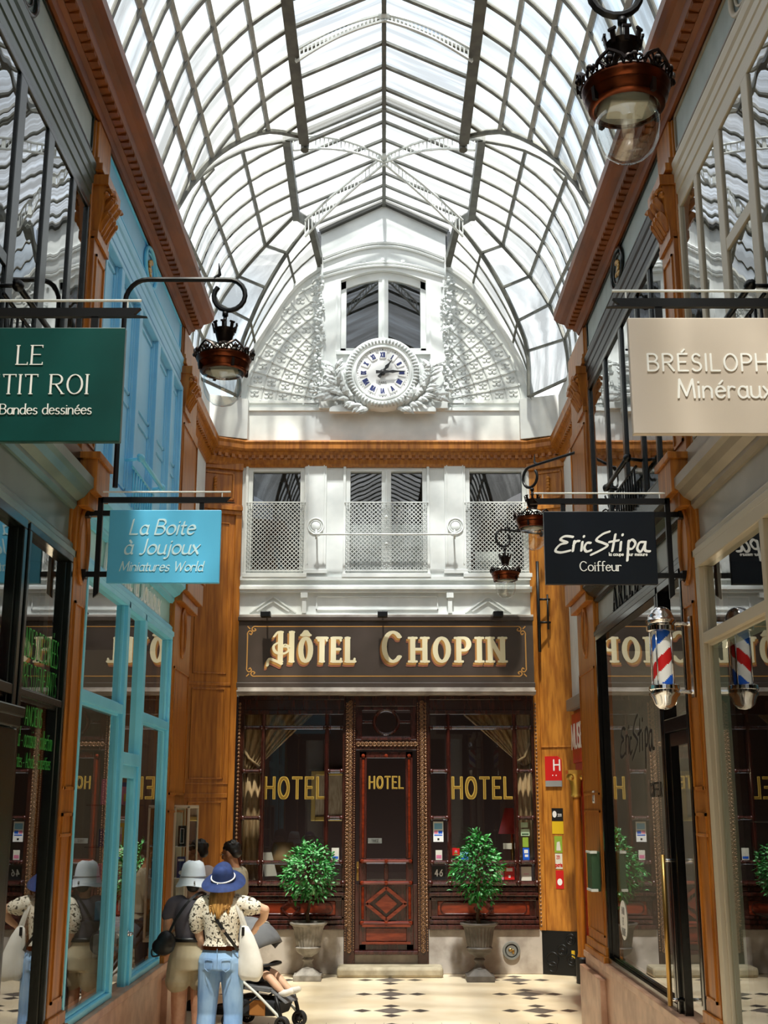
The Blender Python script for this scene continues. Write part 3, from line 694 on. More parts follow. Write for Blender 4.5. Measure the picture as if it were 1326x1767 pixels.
# arched window of the gable
wnd = thing(sname('window'), (-.01, FY, wz0), None, None); struct(wnd, 'arched white window behind the clock in the hotel gable', 'window')
m = MB(); wy = BY + .08
m.box(wx0, wx0 + .085, wy, wy + .08, wz0, 10.05); m.box(wx1 - .085, wx1, wy, wy + .08, wz0, 10.05); m.box(wx0, wx1, wy, wy + .08, wz0, wz0 + .09)
tp = [(x, wy, z) for x, z in top]; m.prism(tp + [(x, wy, z - .13) for x, z in top[::-1]], (0, .08, 0))
m.box(wx0 - .06, wx1 + .06, BY - .05, BY + .1, wz0 - .06, wz0)
m.build('frame', 'white_paint', wnd, bevel=.006)
m = MB(); m.box(-.085, .065, wy - .02, wy + .08, wz0 + .09, 10.06); m.box(-.03, .01, wy - .035, wy, wz0 + .09, 10.06); m.build('mullion', 'white_paint', wnd, bevel=.006)
m = MB(); m.quad((wx0 + .02, wy + .04, wz0 + .05), (wx1 - .02, wy + .04, wz0 + .05), (wx1 - .02, wy + .04, 10.1), (wx0 + .02, wy + .04, 10.1)); m.build('pane', 'hotel_upper_glass', wnd)
m = MB(); m.box(-1.0, 1.0, 19, 19.1, 7.9, 11); m.box(-1.05, -1.0, FY + .25, 19, 7.9, 11); m.box(1.0, 1.05, FY + .25, 19, 7.9, 11); m.box(-1, 1, FY + .2, 19, 10.9, 11); m.box(-1, 1, FY + .25, 19, 7.9, 8.0)
m.build('attic_room', 'interior_dark', wall_back)

# first-floor windows
R2 = random.Random(5)
for (a, b, nm, two) in ((-2.0, -1.17, 'left', 0), (-.56, .63, 'middle', 1), (1.2, 2.1, 'right', 0)):
    wn_ = thing(sname('window'), ((a + b) / 2, FY, 5.46), None, None)
    struct(wn_, {'left': 'white first-floor hotel window left of the middle one, lattice over its lower half', 'middle': 'double white first-floor hotel window directly above the sign with lattice', 'right': 'white first-floor hotel window on the right, paper behind its lattice'}[nm], 'window')
    m = MB(); t = .065
    for q in ((a, a + t, 5.46, 7.1), (b - t, b, 5.46, 7.1), (a + t, b - t, 7.0, 7.1), (a + t, b - t, 5.46, 5.52)): m.box(q[0], q[1], FY - .0, FY + .1, q[2], q[3])
    for q in ((a - .04, a, 5.43, 7.13), (b, b + .04, 5.43, 7.13), (a - .04, b + .04, 7.1, 7.13)): m.box(q[0], q[1], FY - .035, FY, q[2], q[3])
    m.box(a - .05, b + .05, FY - .07, FY + .05, 5.40, 5.46)
    m.build('frame', 'white_paint', wn_, bevel=.005)
    if two:
        m = MB(); m.box(-.035, .105, FY + .0, FY + .1, 5.52, 7.0); m.box(.02, .05, FY - .02, FY, 5.52, 7.0)
        for z in (5.9, 6.3): m.ball((.035, FY - .03, z), .03, 8, 6)
        m.build('mullion', 'white_paint', wn_, bevel=.004)
    m = MB(); m.quad((a + .05, FY + .07, 5.5), (b - .05, FY + .07, 5.5), (b - .05, FY + .07, 7.03), (a + .05, FY + .07, 7.03)); m.build('pane', 'hotel_upper_glass', wn_)
    m = MB(); st = .062; z0, z1 = 5.5, 6.52; y = FY - .045
    m.bar((a - .02, y, z1), (b + .02, y, z1), .016, .016); m.bar((a, y, z0), (b, y, z0), .014, .014)
    n = int((b - a + z1 - z0) / st) + 1
    for s_ in (1, -1):
        for k in range(n):
            c0 = a - (z1 - z0) + k * st
            p, q = Vector((c0, z0)), Vector((c0 + (z1 - z0), z1))
            if p.x < a: p = Vector((a, z0 + (a - c0)))
            if q.x > b: q = Vector((b, z0 + (b - c0)))
            if p.y >= z1 or q.y <= z0 or p.x >= b: continue
            if s_ < 0: p, q = Vector((a + b - p.x, p.y)), Vector((a + b - q.x, q.y))
            m.bar((p.x, y, p.y), (q.x, y, q.y), .009, .009, (0, 1, 0))
    for x in (a + .03, b - .03): m.bar((x, y, z1 - .02), (x, FY, z1 - .02), .02, .02)
    m.build('lattice_guard', 'white_paint', wn_)
m = MB(); m.box(-2.1, 2.15, 19.2, 19.3, 3.8, 7.4); m.box(-2.15, -2.1, FY + .25, 19.2, 3.8, 7.4); m.box(2.15, 2.2, FY + .25, 19.2, 3.8, 7.4); m.box(-2.1, 2.15, FY + .25, 19.2, 7.38, 7.45); m.box(-2.1, 2.15, FY + .25, 19.2, 3.75, 3.85)
m.build('upper_room', 'interior_dark', wall_back)
m = MB(); m.box(1.35, 1.9, FY + .3, FY + .31, 5.5, 5.85); tag(m.build('paper_sheet', 'paper'), 'pale paper sheet standing inside the right first-floor hotel window', 'paper')
m = MB()
for i in range(24): m.prism([(-.5 + i * .045, FY + .22 + .02 * (i % 2), 5.5), (-.455 + i * .045, FY + .24 - .02 * (i % 2), 5.5), (-.455 + i * .045, FY + .245 - .02 * (i % 2), 5.5), (-.5 + i * .045, FY + .225 + .02 * (i % 2), 5.5)], (0, 0, .75))
tag(m.build('half_curtain', 'paper'), 'pale half-height curtain behind the middle first-floor hotel window', 'curtain')
# pilaster strips with rosettes, belt course and pediment panels
for i, (a, b) in enumerate(((-1.15, -.845), (.89, 1.2))):
    m = MB(); m.box(a, b, FY - .04, FY, 5.46, 7.2); m.box(a - .02, b + .02, FY - .05, FY, 5.46, 5.52)
    for q in ((a + .03, a + .045, 5.6, 7.1), (b - .045, b - .03, 5.6, 7.1)): m.box(q[0], q[1], FY - .05, FY - .04, q[2], q[3])
    t = struct(m.build(sname('trim'), 'white_paint', bevel=.004), ['white flat pilaster strip left of the middle first-floor hotel window', 'white flat pilaster strip right of the middle first-floor hotel window'][i], 'pilaster')
    m = MB(); c = ((a + b) / 2, FY - .045, 6.16); m.ring(c, .115, .013, 'y'); m.ring(c, .082, .008, 'y'); m.lathe([(.0, .008), (.06, .008), (.07, 0)], c, 24, 'y'); m.build('rosette', 'white_paint', t, smooth=True)
m = MB()
for z0, z1, d in ((5.36, 5.41, .06), (5.18, 5.22, .07), (5.22, 5.26, .10), (5.26, 5.29, .05), (4.84, 4.87, .03)): m.box(-2.08, 2.13, FY - d, FY, z0, z1)
for x in (-1.15, .95): m.box(x - .03, x + .03, FY - .06, FY, 4.88, 5.2); m.box(x - .05, x + .05, FY - .08, FY, 5.1, 5.2)
for q in ((-.98, .78, 4.93, 4.945), (-.98, .78, 5.12, 5.135), (-.98, -.965, 4.93, 5.13), (.765, .78, 4.93, 5.13)): m.box(q[0], q[1], FY - .02, FY, q[2], q[3])
for c in (-1.6, 1.5):
    for k in (0, .07): 
        m.bar((c - .33 + k * 1.4, FY - .01, 4.89 + k * .3), (c, FY - .01, 5.13 - k), .02, .03, (0, 1, 0)); m.bar((c, FY - .01, 5.13 - k), (c + .33 - k * 1.4, FY - .01, 4.89 + k * .3), .02, .03, (0, 1, 0))
struct(m.build(sname('trim'), 'white_paint'), 'white belt course with little pediments between the hotel sign and first-floor windows', 'moulding')
rod = MB(); rod.tube([(-1.03, 16.98, 6.0), (1.06, 16.98, 6.0)], .014, 8)
for x in (-.98, 1.02): rod.tube([(x, 16.98, 5.93), (x, 16.98, 6.07)], .012, 6); rod.ball((x, 16.98, 6.0), .03, 8, 6); rod.tube([(x, 16.98, 6.0), (x, FY - .045, 6.0)], .012, 6)
tag(rod.build('metal_rod', 'white_paint', smooth=True), 'long thin white horizontal rod across the hotel first-floor windows', 'rod')

# rotunda cornice (wood): swept along the court walls
def sweep_cornice(path, prof, name, mt, label):
    """path = [(x, y)] wall-face polyline, room on its left-hand side when walking; prof offset = distance into the room"""
    P = [Vector(p) for p in path]; N = []
    for i in range(len(P)):
        ns = []
        for a, b in ((i - 1, i), (i, i + 1)):
            if 0 <= a and b < len(P):
                d = (P[b] - P[a]).normalized(); ns.append(Vector((d.y, -d.x)))
        n = sum(ns, Vector((0, 0))).normalized(); N.append(n / max(.35, n.dot(ns[0])))
    m = MB(); k = len(prof); vs = []
    for p, n in zip(P, N): vs += [(p.x + n.x * o, p.y + n.y * o, z) for o, z in prof]
    fs = [(i * k + j, i * k + (j + 1) % k, (i + 1) * k + (j + 1) % k, (i + 1) * k + j) for i in range(len(P) - 1) for j in range(k)]
    fs += [tuple(range(k - 1, -1, -1)), tuple(range((len(P) - 1) * k, len(P) * k))]
    m.add(vs, fs); t = struct(m.build(name, mt), label, 'cornice')
    d = MB()
    for a, b, na, nb in zip(P, P[1:], N, N[1:]):
        L = (b - a).length; dr = (b - a) / L; nn = Vector((dr.y, -dr.x)); c = .06
        while c < L - .05:
            q = a + dr * c; d.bar((q.x + nn.x * .07, q.y + nn.y * .07, 7.2), (q.x + nn.x * .12, q.y + nn.y * .12, 7.2), .05, .06); c += .105
    d.build('dentil_band', mt, t)
CP = [(-2.60, 13.32), (-2.60, 16.93), (-2.09, FY), (2.15, FY), (2.62, 16.95), (2.62, 13.32)]
CR = [(-.05, 7.06), (.03, 7.06), (.06, 7.1), (.08, 7.16), (.08, 7.2), (.12, 7.22), (.14, 7.26), (.17, 7.27), (.19, 7.30), (.19, 7.36), (.205, 7.40), (.18, 7.43), (-.05, 7.48)]
sweep_cornice(CP, CR, sname('trim'), 'honey_wood', 'honey-brown wooden cornice running round the court above the hotel windows')

# wooden chamfer panels either side of the hotel
for sx, xa, xb, mt, nm in ((-1, -2.09, -2.86, 'honey_wood', 'left'), (1, 2.12, 2.70, 'oak_grain', 'right')):
    ya, yb = FY - .02, 16.9
    A, B = Vector((xa, ya, 0)), Vector((xb, yb, 0)); d = (B - A); L = d.length; d.normalize(); n = Vector((-d.y, d.x, 0)) * (-1 if sx < 0 else 1)
    n = Vector((d.y, -d.x, 0)); n = n if n.y < 0 else -n
    def cb(mb, s0, s1, z0, z1, o0, o1):
        p = [A + d * s0 + n * o0, A + d * s1 + n * o0, A + d * s1 + n * o1, A + d * s0 + n * o1]
        mb.prism([(q.x, q.y, z0) for q in p], (0, 0, z1 - z0))
    m = MB(); cb(m, 0, L, 0, 7.1, -.12, 0)
    root = struct(m.build(sname('trim'), mt), '%s wooden corner panelling beside the hotel front' % ('honey-brown' if sx < 0 else 'golden oak-grained'), 'panelling')
    m = MB()
    cb(m, 0, .09, .56, 6.35, 0, .035); cb(m, L - .10, L, 0, 6.35, 0, .035)
    for z in ((2.3, 2.36), (3.84, 3.88), (2.48, 2.5)) if sx < 0 else ((2.98, 3.0),): cb(m, .09, L - .1, z[0], z[1], 0, .012)
    if sx < 0:
        for z0, z1 in ((.7, 2.25), (2.55, 3.8), (4.0, 6.2)):
            for q in ((.16, .18, z0, z1), (L - .2, L - .18, z0, z1), (.16, L - .18, z0, z0 + .02), (.16, L - .18, z1 - .02, z1)): cb(m, *q, 0, .015)
    for z0, z1, o in ((6.32, 6.38, .05), (6.38, 6.44, .08), (6.44, 6.47, .05), (7.0, 7.1, .05)): cb(m, 0, L, z0, z1, 0, o)
    for q in ((.12, .15, 6.54, 6.96), (L - .15, L - .12, 6.54, 6.96), (.12, L - .12, 6.54, 6.57), (.12, L - .12, 6.93, 6.96)): cb(m, *q, 0, .02)
    m.build('panel_moulding', mt, root, bevel=.004)
    m = MB(); q = A + d * (L / 2)
    for k in range(5): m.ball((q.x + n.x * .03, q.y + n.y * .03, 6.85 - .045 * k), (.03 - .004 * (k % 2), .03, .03), 8, 6)
    m.build('carved_drop', mt, root, smooth=True)
    CH = dict(A=A, d=d, n=n, L=L)
    if sx < 0: CHL = CH
    else: CHR = CH

# ---------------------------------------------------------------- hotel shopfront (mahogany)
HY = FY
def hb_(m, x0, x1, z0, z1, d0=0.0, d1=.06): m.box(x0, x1, HY - d1, HY - d0, z0, z1)
m = MB()                                            # stone base, lintel and side walls of the lobby
for a, b in ((-2.09, -.52), (.59, 2.14)): m.box(a, b, HY - .05, HY + .2, 0, .57)
m.box(-.52, .59, HY - .01, HY + .2, 0, .27)
struct(m.build(sname('trim'), 'stone_pale', bevel=.01), 'pale worn stone base under the hotel windows', 'plinth')
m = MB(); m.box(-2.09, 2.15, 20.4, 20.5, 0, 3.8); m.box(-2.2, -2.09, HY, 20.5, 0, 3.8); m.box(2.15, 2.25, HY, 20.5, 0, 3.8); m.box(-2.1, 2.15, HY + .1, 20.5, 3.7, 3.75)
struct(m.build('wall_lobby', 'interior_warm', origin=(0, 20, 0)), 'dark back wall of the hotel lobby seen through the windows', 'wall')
m = MB(); m.box(-.62, .78, 16.78, HY - .04, 0, .13); m.cur = 0
tag(m.build('stone_step', 'stone_step', bevel=.035), 'worn pale stone step in front of the hotel door', 'step')

def round_bar(m, a, b, r=.028): m.tube([a, b], r, 8)
def hotel_window(nm, xs, label):
    """xs = left edge, inner mullion 1, inner mullion 2, right edge"""
    a, b, c, d = xs
    root = thing(sname('window'), ((a + d) / 2, HY, .57), None, None); struct(root, label, 'window')
    m = MB(); hb_(m, a - .07, a + .02, .57, 3.70, -.1, .05); hb_(m, d - .02, d + .07, .57, 3.70, -.1, .05); hb_(m, a, d, 3.5, 3.70, -.1, .05); hb_(m, a, d, 3.44, 3.5, -.02, .07)
    hb_(m, a, d, 3.64, 3.7, -.02, .1)
    m.build('frame', 'mahogany_dark', root, bevel=.008)
    m = MB()
    for x in (a - .05, d + .05):
        z = .62
        while z < 3.6: m.ball((x, HY - .055, z), (.02, .018, .024), 6, 5); z += .052
    m.build('bead_moulding', 'carved_bead', root, smooth=True)
    for x in (b, c):
        m = MB(); hb_(m, x - .03, x + .03, 1.18, 3.5, -.03, .04); round_bar(m, (x, HY - .045, 1.18), (x, HY - .045, 3.46), .024); m.build('mullion', 'mahogany', root, smooth=True, auto=40)
    rows = [1.44, 2.03, 2.66, 3.26]
    for z in rows:
        for (x0, x1) in (((a, b), (c, d)) if z not in (1.44, 3.26) else ((a, b), (b, c), (c, d))):
            m = MB(); hb_(m, x0 + .02, x1 - .02, z - .025, z + .025, -.03, .035); round_bar(m, (x0 + .05, HY - .045, z), (x1 - .05, HY - .045, z), .026)
            for x in (x0 + .03, x1 - .03): m.ball((x, HY - .05, z), .034, 8, 6)
            m.build('transom', 'mahogany', root, smooth=True, auto=40)
    m = MB(); hb_(m, a, d, 1.13, 1.2, -.05, .07); round_bar(m, (a, HY - .07, 1.16), (d, HY - .07, 1.16), .03)
    for x in (a, b, c, d): m.ball((x, HY - .09, 1.17), .04, 8, 6)
    m.build('sill', 'mahogany', root, smooth=True, auto=40)
    m = MB(); hb_(m, a - .02, d + .02, .57, 1.13, -.1, .0); pr = .05
    for z0, z1, o in ((1.06, 1.12, .06), (1.0, 1.05, .08), (.94, .99, .05), (.70, .74, .05), (.64, .69, .075), (.57, .63, .095)): hb_(m, a - .02, d + .02, z0, z1, 0, o)
    dd = m.build('dado', 'mahogany', root, bevel=.01)
    m = MB(); hb_(m, a + .1, d - .1, .745, .935, 0, .025); m.build('dado_panel', 'mahogany_red', dd, bevel=.02)
    m = MB(); xm = (a + d) / 2
    for s_ in (1, -1):
        m.bar((xm - .13, HY - .04, .84), (xm, HY - .04, .84 + s_ * .11), .025, .03, (0, 1, 0)); m.bar((xm, HY - .04, .84 + s_ * .11), (xm + .13, HY - .04, .84), .025, .03, (0, 1, 0))
    x0, x1 = a + .14, d - .14
    pts = [(x0 + .06 + .06 * math.cos(t), HY - .028, .84 + .075 * math.sin(t)) for t in [pi / 2 + pi * i / 8 for i in range(9)]] + [(x1 - .06 + .06 * math.cos(t), HY - .028, .84 + .075 * math.sin(t)) for t in [-pi / 2 + pi * i / 8 for i in range(9)]]
    m.tube(pts, .009, 6, closed=True)
    m.build('dado_lozenge', 'mahogany', dd)
    m = MB(); m.quad((a, HY + .02, 1.18), (d, HY + .02, 1.18), (d, HY + .02, 3.5), (a, HY + .02, 3.5)); m.build('pane', 'hotel_glass', root)
    return root
WLx = (-1.98, -1.69, -.80, -.56); WRx = (.63, .90, 1.83, 2.08)
hotel_window('l', WLx, 'left display window of the hotel in dark mahogany framing')
hotel_window('r', WRx, 'right display window of the hotel in dark mahogany framing with stickers')
# door
door = thing('door_3', (.03, HY, .13), None, None); struct(door, 'narrow mahogany hotel door with tall glass and a carved beaded surround', 'door'); COUNT['door'] = 3
m = MB()
for x in (-.47, .53): hb_(m, x - .075, x + .075, .13, 3.70, -.12, .06)
hb_(m, -.4, .46, 2.95, 3.1, -.1, .05); hb_(m, -.4, .46, 3.55, 3.70, -.1, .06)
m.build('door_frame', 'mahogany_dark', door, bevel=.008)
m = MB()
for x in (-.47, .53):
    z = .3
    while z < 3.62:
        m.ring((x, HY - .065, z), .024, .010, 'y', 10, 5); m.ball((x, HY - .065, z), (.012, .015, .012), 6, 4); z += .056
    for dx in (-.058, .058):
        z = .3
        while z < 3.62: m.ball((x + dx, HY - .062, z), (.009, .012, .012), 5, 4); z += .032
x = -.36
while x < .44:
    m.ring((x, HY - .055, 3.03), .026, .010, 'y', 10, 5); m.ball((x, HY - .055, 3.03), .012, 6, 4); x += .057
m.build('bead_moulding', 'carved_bead', door, smooth=True)
m = MB()
for q in ((-.39, -.31, 3.1, 3.55), (.37, .45, 3.1, 3.55), (-.31, .37, 3.1, 3.14), (-.31, .37, 3.5, 3.55)): hb_(m, *q, -.03, .03)
for q in ((-.32, .38, 3.085, 3.12),): hb_(m, *q, 0, .06)
m.ring((.03, HY - .01, 3.34), .17, .028, 'y', 32, 8)
for q in ((.01, .05, 3.49, 3.55), (.01, .05, 3.12, 3.18), (-.31, -.13, 3.32, 3.36), (.19, .37, 3.32, 3.36)): hb_(m, *q, -.02, .02)
tl = m.build('transom_light', 'mahogany', door, bevel=.004)
m = MB(); m.quad((-.32, HY + .02, 3.12), (.38, HY + .02, 3.12), (.38, HY + .02, 3.52), (-.32, HY + .02, 3.52)); m.build('pane', 'hotel_glass', tl)
m = MB()
L0, L1 = -.34, .40
for q in ((L0, L0 + .1, .3, 2.93), (L1 - .1, L1, .3, 2.93), (L0, L1, 2.84, 2.93), (L0, L1, 1.42, 1.49), (L0, L1, 1.14, 1.2), (.0, .06, 1.2, 1.42), (L0, L1, .62, .68), (L0, L1, .3, .38)): hb_(m, *q, -.03, .02)
hb_(m, L0 - .06, L1 + .06, .13, 1.15, -.10, -.01)
leaf_ = m.build('door_leaf', 'mahogany', door, bevel=.008)
m = MB()
for z in (1.455, 1.17, .65):
    round_bar(m, (L0 + .06, HY - .03, z), (L1 - .06, HY - .03, z), .024)
    for x in (L0 + .04, .03, L1 - .04): m.ball((x, HY - .035, z), .032, 8, 6)
for x in (L0 + .05, L1 - .05): round_bar(m, (x, HY - .025, .7), (x, HY - .025, 1.12), .02); round_bar(m, (x, HY - .025, 1.5), (x, HY - .025, 2.82), .018)
for x in (L0 + .05, .03, L1 - .05): m.ball((x, HY - .035, 2.87), .028, 8, 6)
for s_ in (1, -1):
    m.bar((L0 + .1, HY - .025, .9), (.03, HY - .025, .9 + s_ * .21), .045, .05, (0, 1, 0)); m.bar((.03, HY - .025, .9 + s_ * .21), (L1 - .1, HY - .025, .9), .045, .05, (0, 1, 0))
m.prism([(-.12, HY - .005, .9), (.03, HY - .005, .77), (.18, HY - .005, .9), (.03, HY - .005, 1.03)], (0, -.015, 0))
hb_(m, L0 + .1, L1 - .1, .42, .58, 0, .015)
for q in ((L0 + .04, L1 - .04, .60, .63), (L0 + .04, L1 - .04, .38, .41)): hb_(m, *q, 0, .05)
m.build('door_moulding', 'mahogany_red', leaf_, smooth=False)
m = MB(); m.quad((L0 + .08, HY + .005, 1.48), (L1 - .08, HY + .005, 1.48), (L1 - .08, HY + .005, 2.86), (L0 + .08, HY + .005, 2.86)); m.quad((L0 + .08, HY + .005, 1.19), (L1 - .08, HY + .005, 1.19), (L1 - .08, HY + .005, 1.43), (L0 + .08, HY + .005, 1.43)); m.build('pane', 'hotel_glass', door)
m = MB(); hb_(m, L0 - .06, L1 + .06, .25, .3, -.05, .1); m.build('threshold', 'mahogany', door, bevel=.01)
m = MB(); m.box(-.375, -.345, HY - .05, HY - .02, 1.2, 1.45); m.ball((-.36, HY - .06, 1.33), (.02, .02, .05), 8, 6); m.build('door_handle', 'brass', door, smooth=True, auto=40)
m = MB(); hb_(m, -.22, -.03, 1.69, 1.76, 0, .004); lp = m.build('letter_plate', 'zinc', door)
m = MB(); smalltext(m, 'TIREZ', .03, ((-.125, HY - .005, 1.71), (1, 0, 0), (0, 0, 1), (0, -1, 0))); hb_(m, -.2, -.05, 1.70, 1.702, .004, .005); m.build('plate_lettering', 'black', lp)
# gold lettering on the glass
def sign_letters(name, txt, size, pos, label, mats, **kw):
    m = MB(); letters(m, txt, size, (pos, (1, 0, 0), (0, 0, 1), (0, -1, 0)), **kw); return m
for txt, sz, x, z, y, nm in (('HOTEL', .27, -1.245, 2.30, HY + .015, 'left'), ('HOTEL', .155, .03, 2.43, HY, 'door'), ('HOTEL', .27, 1.365, 2.30, HY + .015, 'right')):
    kw = dict(nib=(.10, .10, 45, 4), track=.26, xs=.66)
    m = MB(); letters(m, txt, sz, ((x, y, z), (1, 0, 0), (0, 0, 1), (0, -1, 0)), depth=.002, **kw)
    o = m.build('window_lettering', 'gold_paint'); tag(o, {'left': 'gold HOTEL lettering on the glass of the left hotel window', 'door': 'small gold HOTEL lettering on the glass of the hotel door', 'right': 'gold HOTEL lettering on the glass of the right hotel window'}[nm], 'lettering', 'gold hotel lettering on the glass')
    m = MB(); letters(m, txt, sz, ((x, y - .0035, z), (1, 0, 0), (0, 0, 1), (0, -1, 0)), depth=.001, **dict(kw, nib=(.055, .055, 45, 4)))
    m.build('letter_inlay', 'gold_dark', o)
# curtains
def drape(pts_top, pts_bot, y, name, label, n=40, amp=.03):
    """pleated sheet between an upper and a lower polyline (x, z)"""
    m = MB(); T = smoothpts([(a, b, 0) for a, b in pts_top], 12); B = smoothpts([(a, b, 0) for a, b in pts_bot], 12); N = min(len(T), len(B)); rows = 14; vs = []
    for j in range(rows + 1):
        t = j / rows
        for i in range(N):
            p = T[i].lerp(B[i], t); vs.append((p.x, y + amp * math.sin(i * 1.5) + .01 * math.sin(t * 7 + i), p.y))
    m.add(vs, [(j * N + i, j * N + i + 1, (j + 1) * N + i + 1, (j + 1) * N + i) for j in range(rows) for i in range(N - 1)])
    o = m.build(name, 'curtain', smooth=True); md = o.modifiers.new('thick', 'SOLIDIFY'); md.thickness = .006
    return tag(o, label, 'curtain', 'tied-back curtains in the hotel windows')
y = HY + .12
l = drape([(-1.98, 3.5), (-1.6, 3.5), (-1.2, 3.5), (-.95, 3.5)], [(-1.98, 2.7), (-1.9, 2.66), (-1.8, 2.7), (-1.72, 2.78)], y, 'curtain', 'beige curtain swept to the left and tied in the left hotel window')
m = MB(); m.tube([(-1.98, y - .05, 2.98), (-1.9, y - .05, 2.84), (-1.75, y - .05, 2.72)], .022, 6); m.build('tie_back', 'curtain', l, smooth=True)
m = MB(); vs = []
for (xa, xb) in ((-1.97, -1.73),):
    for i in range(19):
        x = xa + (xb - xa) * i / 18; vs += [(x, y + .05 + .02 * math.sin(i * .95), 2.75), (x, y + .05 + .022 * math.sin(i * .95), 1.2)]
m.add(vs, [(2 * i, 2 * i + 2, 2 * i + 3, 2 * i + 1) for i in range(18)]); o = m.build('curtain_tail', 'curtain', l, smooth=True); o.modifiers.new('thick', 'SOLIDIFY').thickness = .006
r = drape([(1.06, 3.5), (1.3, 3.5), (1.7, 3.5), (2.06, 3.5)], [(1.82, 2.85), (1.9, 2.78), (1.97, 2.74), (2.06, 2.78)], y, 'curtain', 'beige curtain swept to the right and tied in the right hotel window')
m = MB(); m.tube([(1.85, y - .05, 2.78), (1.98, y - .05, 2.86), (2.05, y - .05, 3.05)], .022, 6); m.build('tie_back', 'curtain', r, smooth=True)
m = MB(); vs = []
for i in range(19):
    x = 1.86 + .2 * i / 18; vs += [(x, y + .05 + .02 * math.sin(i * .95), 2.8), (x, y + .05 + .022 * math.sin(i * .95), 1.5)]
m.add(vs, [(2 * i, 2 * i + 2, 2 * i + 3, 2 * i + 1) for i in range(18)]); o = m.build('curtain_tail', 'curtain', r, smooth=True); o.modifiers.new('thick', 'SOLIDIFY').thickness = .006

# lobby furniture seen through the glass
m = MB(); m.lathe([(.17, 0), (.17, .02), (.03, .05), (.02, .1), (.06, .16), (.07, .24), (.03, .3), (.015, .34), (.012, .46)], (-1.45, 18.0, .9), 24)
lp = thing('table_lamp', (-1.45, 18.0, .9), 'table lamp with dim cream shade inside the left hotel window', 'lamp'); m.build('base', 'mahogany', lp, smooth=True)
m = MB(); m.lathe([(.26, .38), (.14, .78)], (-1.45, 18.0, .9), 28); m.build('lamp_shade', 'shade_cream', lp, smooth=True)
def tbl(name, x, y, w, d, h, label):
    r_ = thing(name, (x, y, 0), label, 'table'); m = MB(); m.box(x - w / 2, x + w / 2, y - d / 2, y + d / 2, h - .04, h); m.build('table_top', 'mahogany', r_, bevel=.01)
    for i in (-1, 1):
        for j in (-1, 1): m = MB(); m.tube([(x + i * (w / 2 - .05), y + j * (d / 2 - .05), 0), (x + i * (w / 2 - .05), y + j * (d / 2 - .05), h - .04)], [.018, .028], 8); m.build('leg', 'mahogany', r_)
tbl('side_table', -1.45, 18.0, .7, .5, .9, 'small dark table under the cream lamp in the hotel lobby')
tbl('side_table', 1.85, 18.0, .5, .5, 1.38, 'tall dark table under the red lamp in the hotel lobby')
lp = thing('table_lamp', (1.85, 18.0, 1.38), 'table lamp with red shade inside the right hotel window', 'lamp'); m = MB(); m.lathe([(.1, 0), (.1, .02), (.02, .05), (.03, .2), (.015, .46)], (1.85, 18.0, 1.38), 20); m.build('base', 'brass', lp, smooth=True)
m = MB(); m.lathe([(.2, .42), (.1, .78)], (1.85, 18.0, 1.38), 28); m.build('lamp_shade', 'shade_red', lp, smooth=True)
m = MB(); m.box(1.68, 1.80, 17.6, 17.61, 1.6, 1.68); tag(m.build('card', 'paper'), 'small white card near the red lamp in the hotel window', 'card')
pf = thing('picture_frame', (-.9, 20.36, 2.0), 'gilt picture frame on the lobby wall seen through the left hotel window', 'picture'); m = MB()
for q in ((-1.2, -1.13, 1.95, 2.75), (-.67, -.6, 1.95, 2.75), (-1.13, -.67, 1.95, 2.02), (-1.13, -.67, 2.68, 2.75)): m.box(q[0], q[1], 20.33, 20.4, q[2], q[3])
m.build('frame', 'gold', pf, bevel=.01); m = MB(); m.box(-1.14, -.66, 20.36, 20.4, 2.0, 2.7); m.build('canvas', 'curtain', pf)
m = MB(); m.prism([(-1.66, 17.45, 1.24), (-1.5, 17.6, 1.24), (-1.58, 17.55, 1.56), (-1.72, 17.42, 1.56)], (.004, -.004, 0)); tag(m.build('leaflet', 'paper'), 'pale leaflet leaning inside the left hotel window behind the plant', 'leaflet')

# ---------------------------------------------------------------- hotel sign
SY = 16.98
hs = thing('hotel_sign', (.03, SY, 3.72), 'long brown signboard over the hotel door with cream lettering', 'sign')
m = MB(); m.box(-2.06, 2.11, SY, FY - .005, 3.86, 4.78); m.build('board', 'sign_brown', hs)
m = MB(); m.box(-2.07, 2.12, SY - .03, FY - .02, 4.74, 4.80); m.box(-2.07, 2.12, SY - .02, FY - .02, 3.80, 3.87); m.build('board_edge', 'sign_brown', hs, bevel=.006)
m = MB(); m.box(-2.06, 2.12, SY - .05, FY - .01, 3.70, 3.735); m.box(-2.06, 2.12, SY - .07, FY - .01, 3.735, 3.76); m.box(-2.05, 2.11, SY - .03, FY - .01, 3.76, 3.80); m.box(-2.06, 2.12, SY - .01, FY - .01, 4.80, 4.83); m.build('ledge', 'stone_pale', hs, bevel=.004)
fr0 = lambda x, z, o=0: ((x, SY - .001 - o, z), (1, 0, 0), (0, 0, 1), (0, -1, 0))
HL = [('HÔTEL', -.955, dict(xs=.58, track=.31, nib=(.09, .05, 0), serif=.07, caps=.80, sthick=.04)), ('CHOPIN', .82, dict(xs=.78, track=.44, nib=(.088, .05, 0), serif=.13, caps=.80, sthick=.045))]
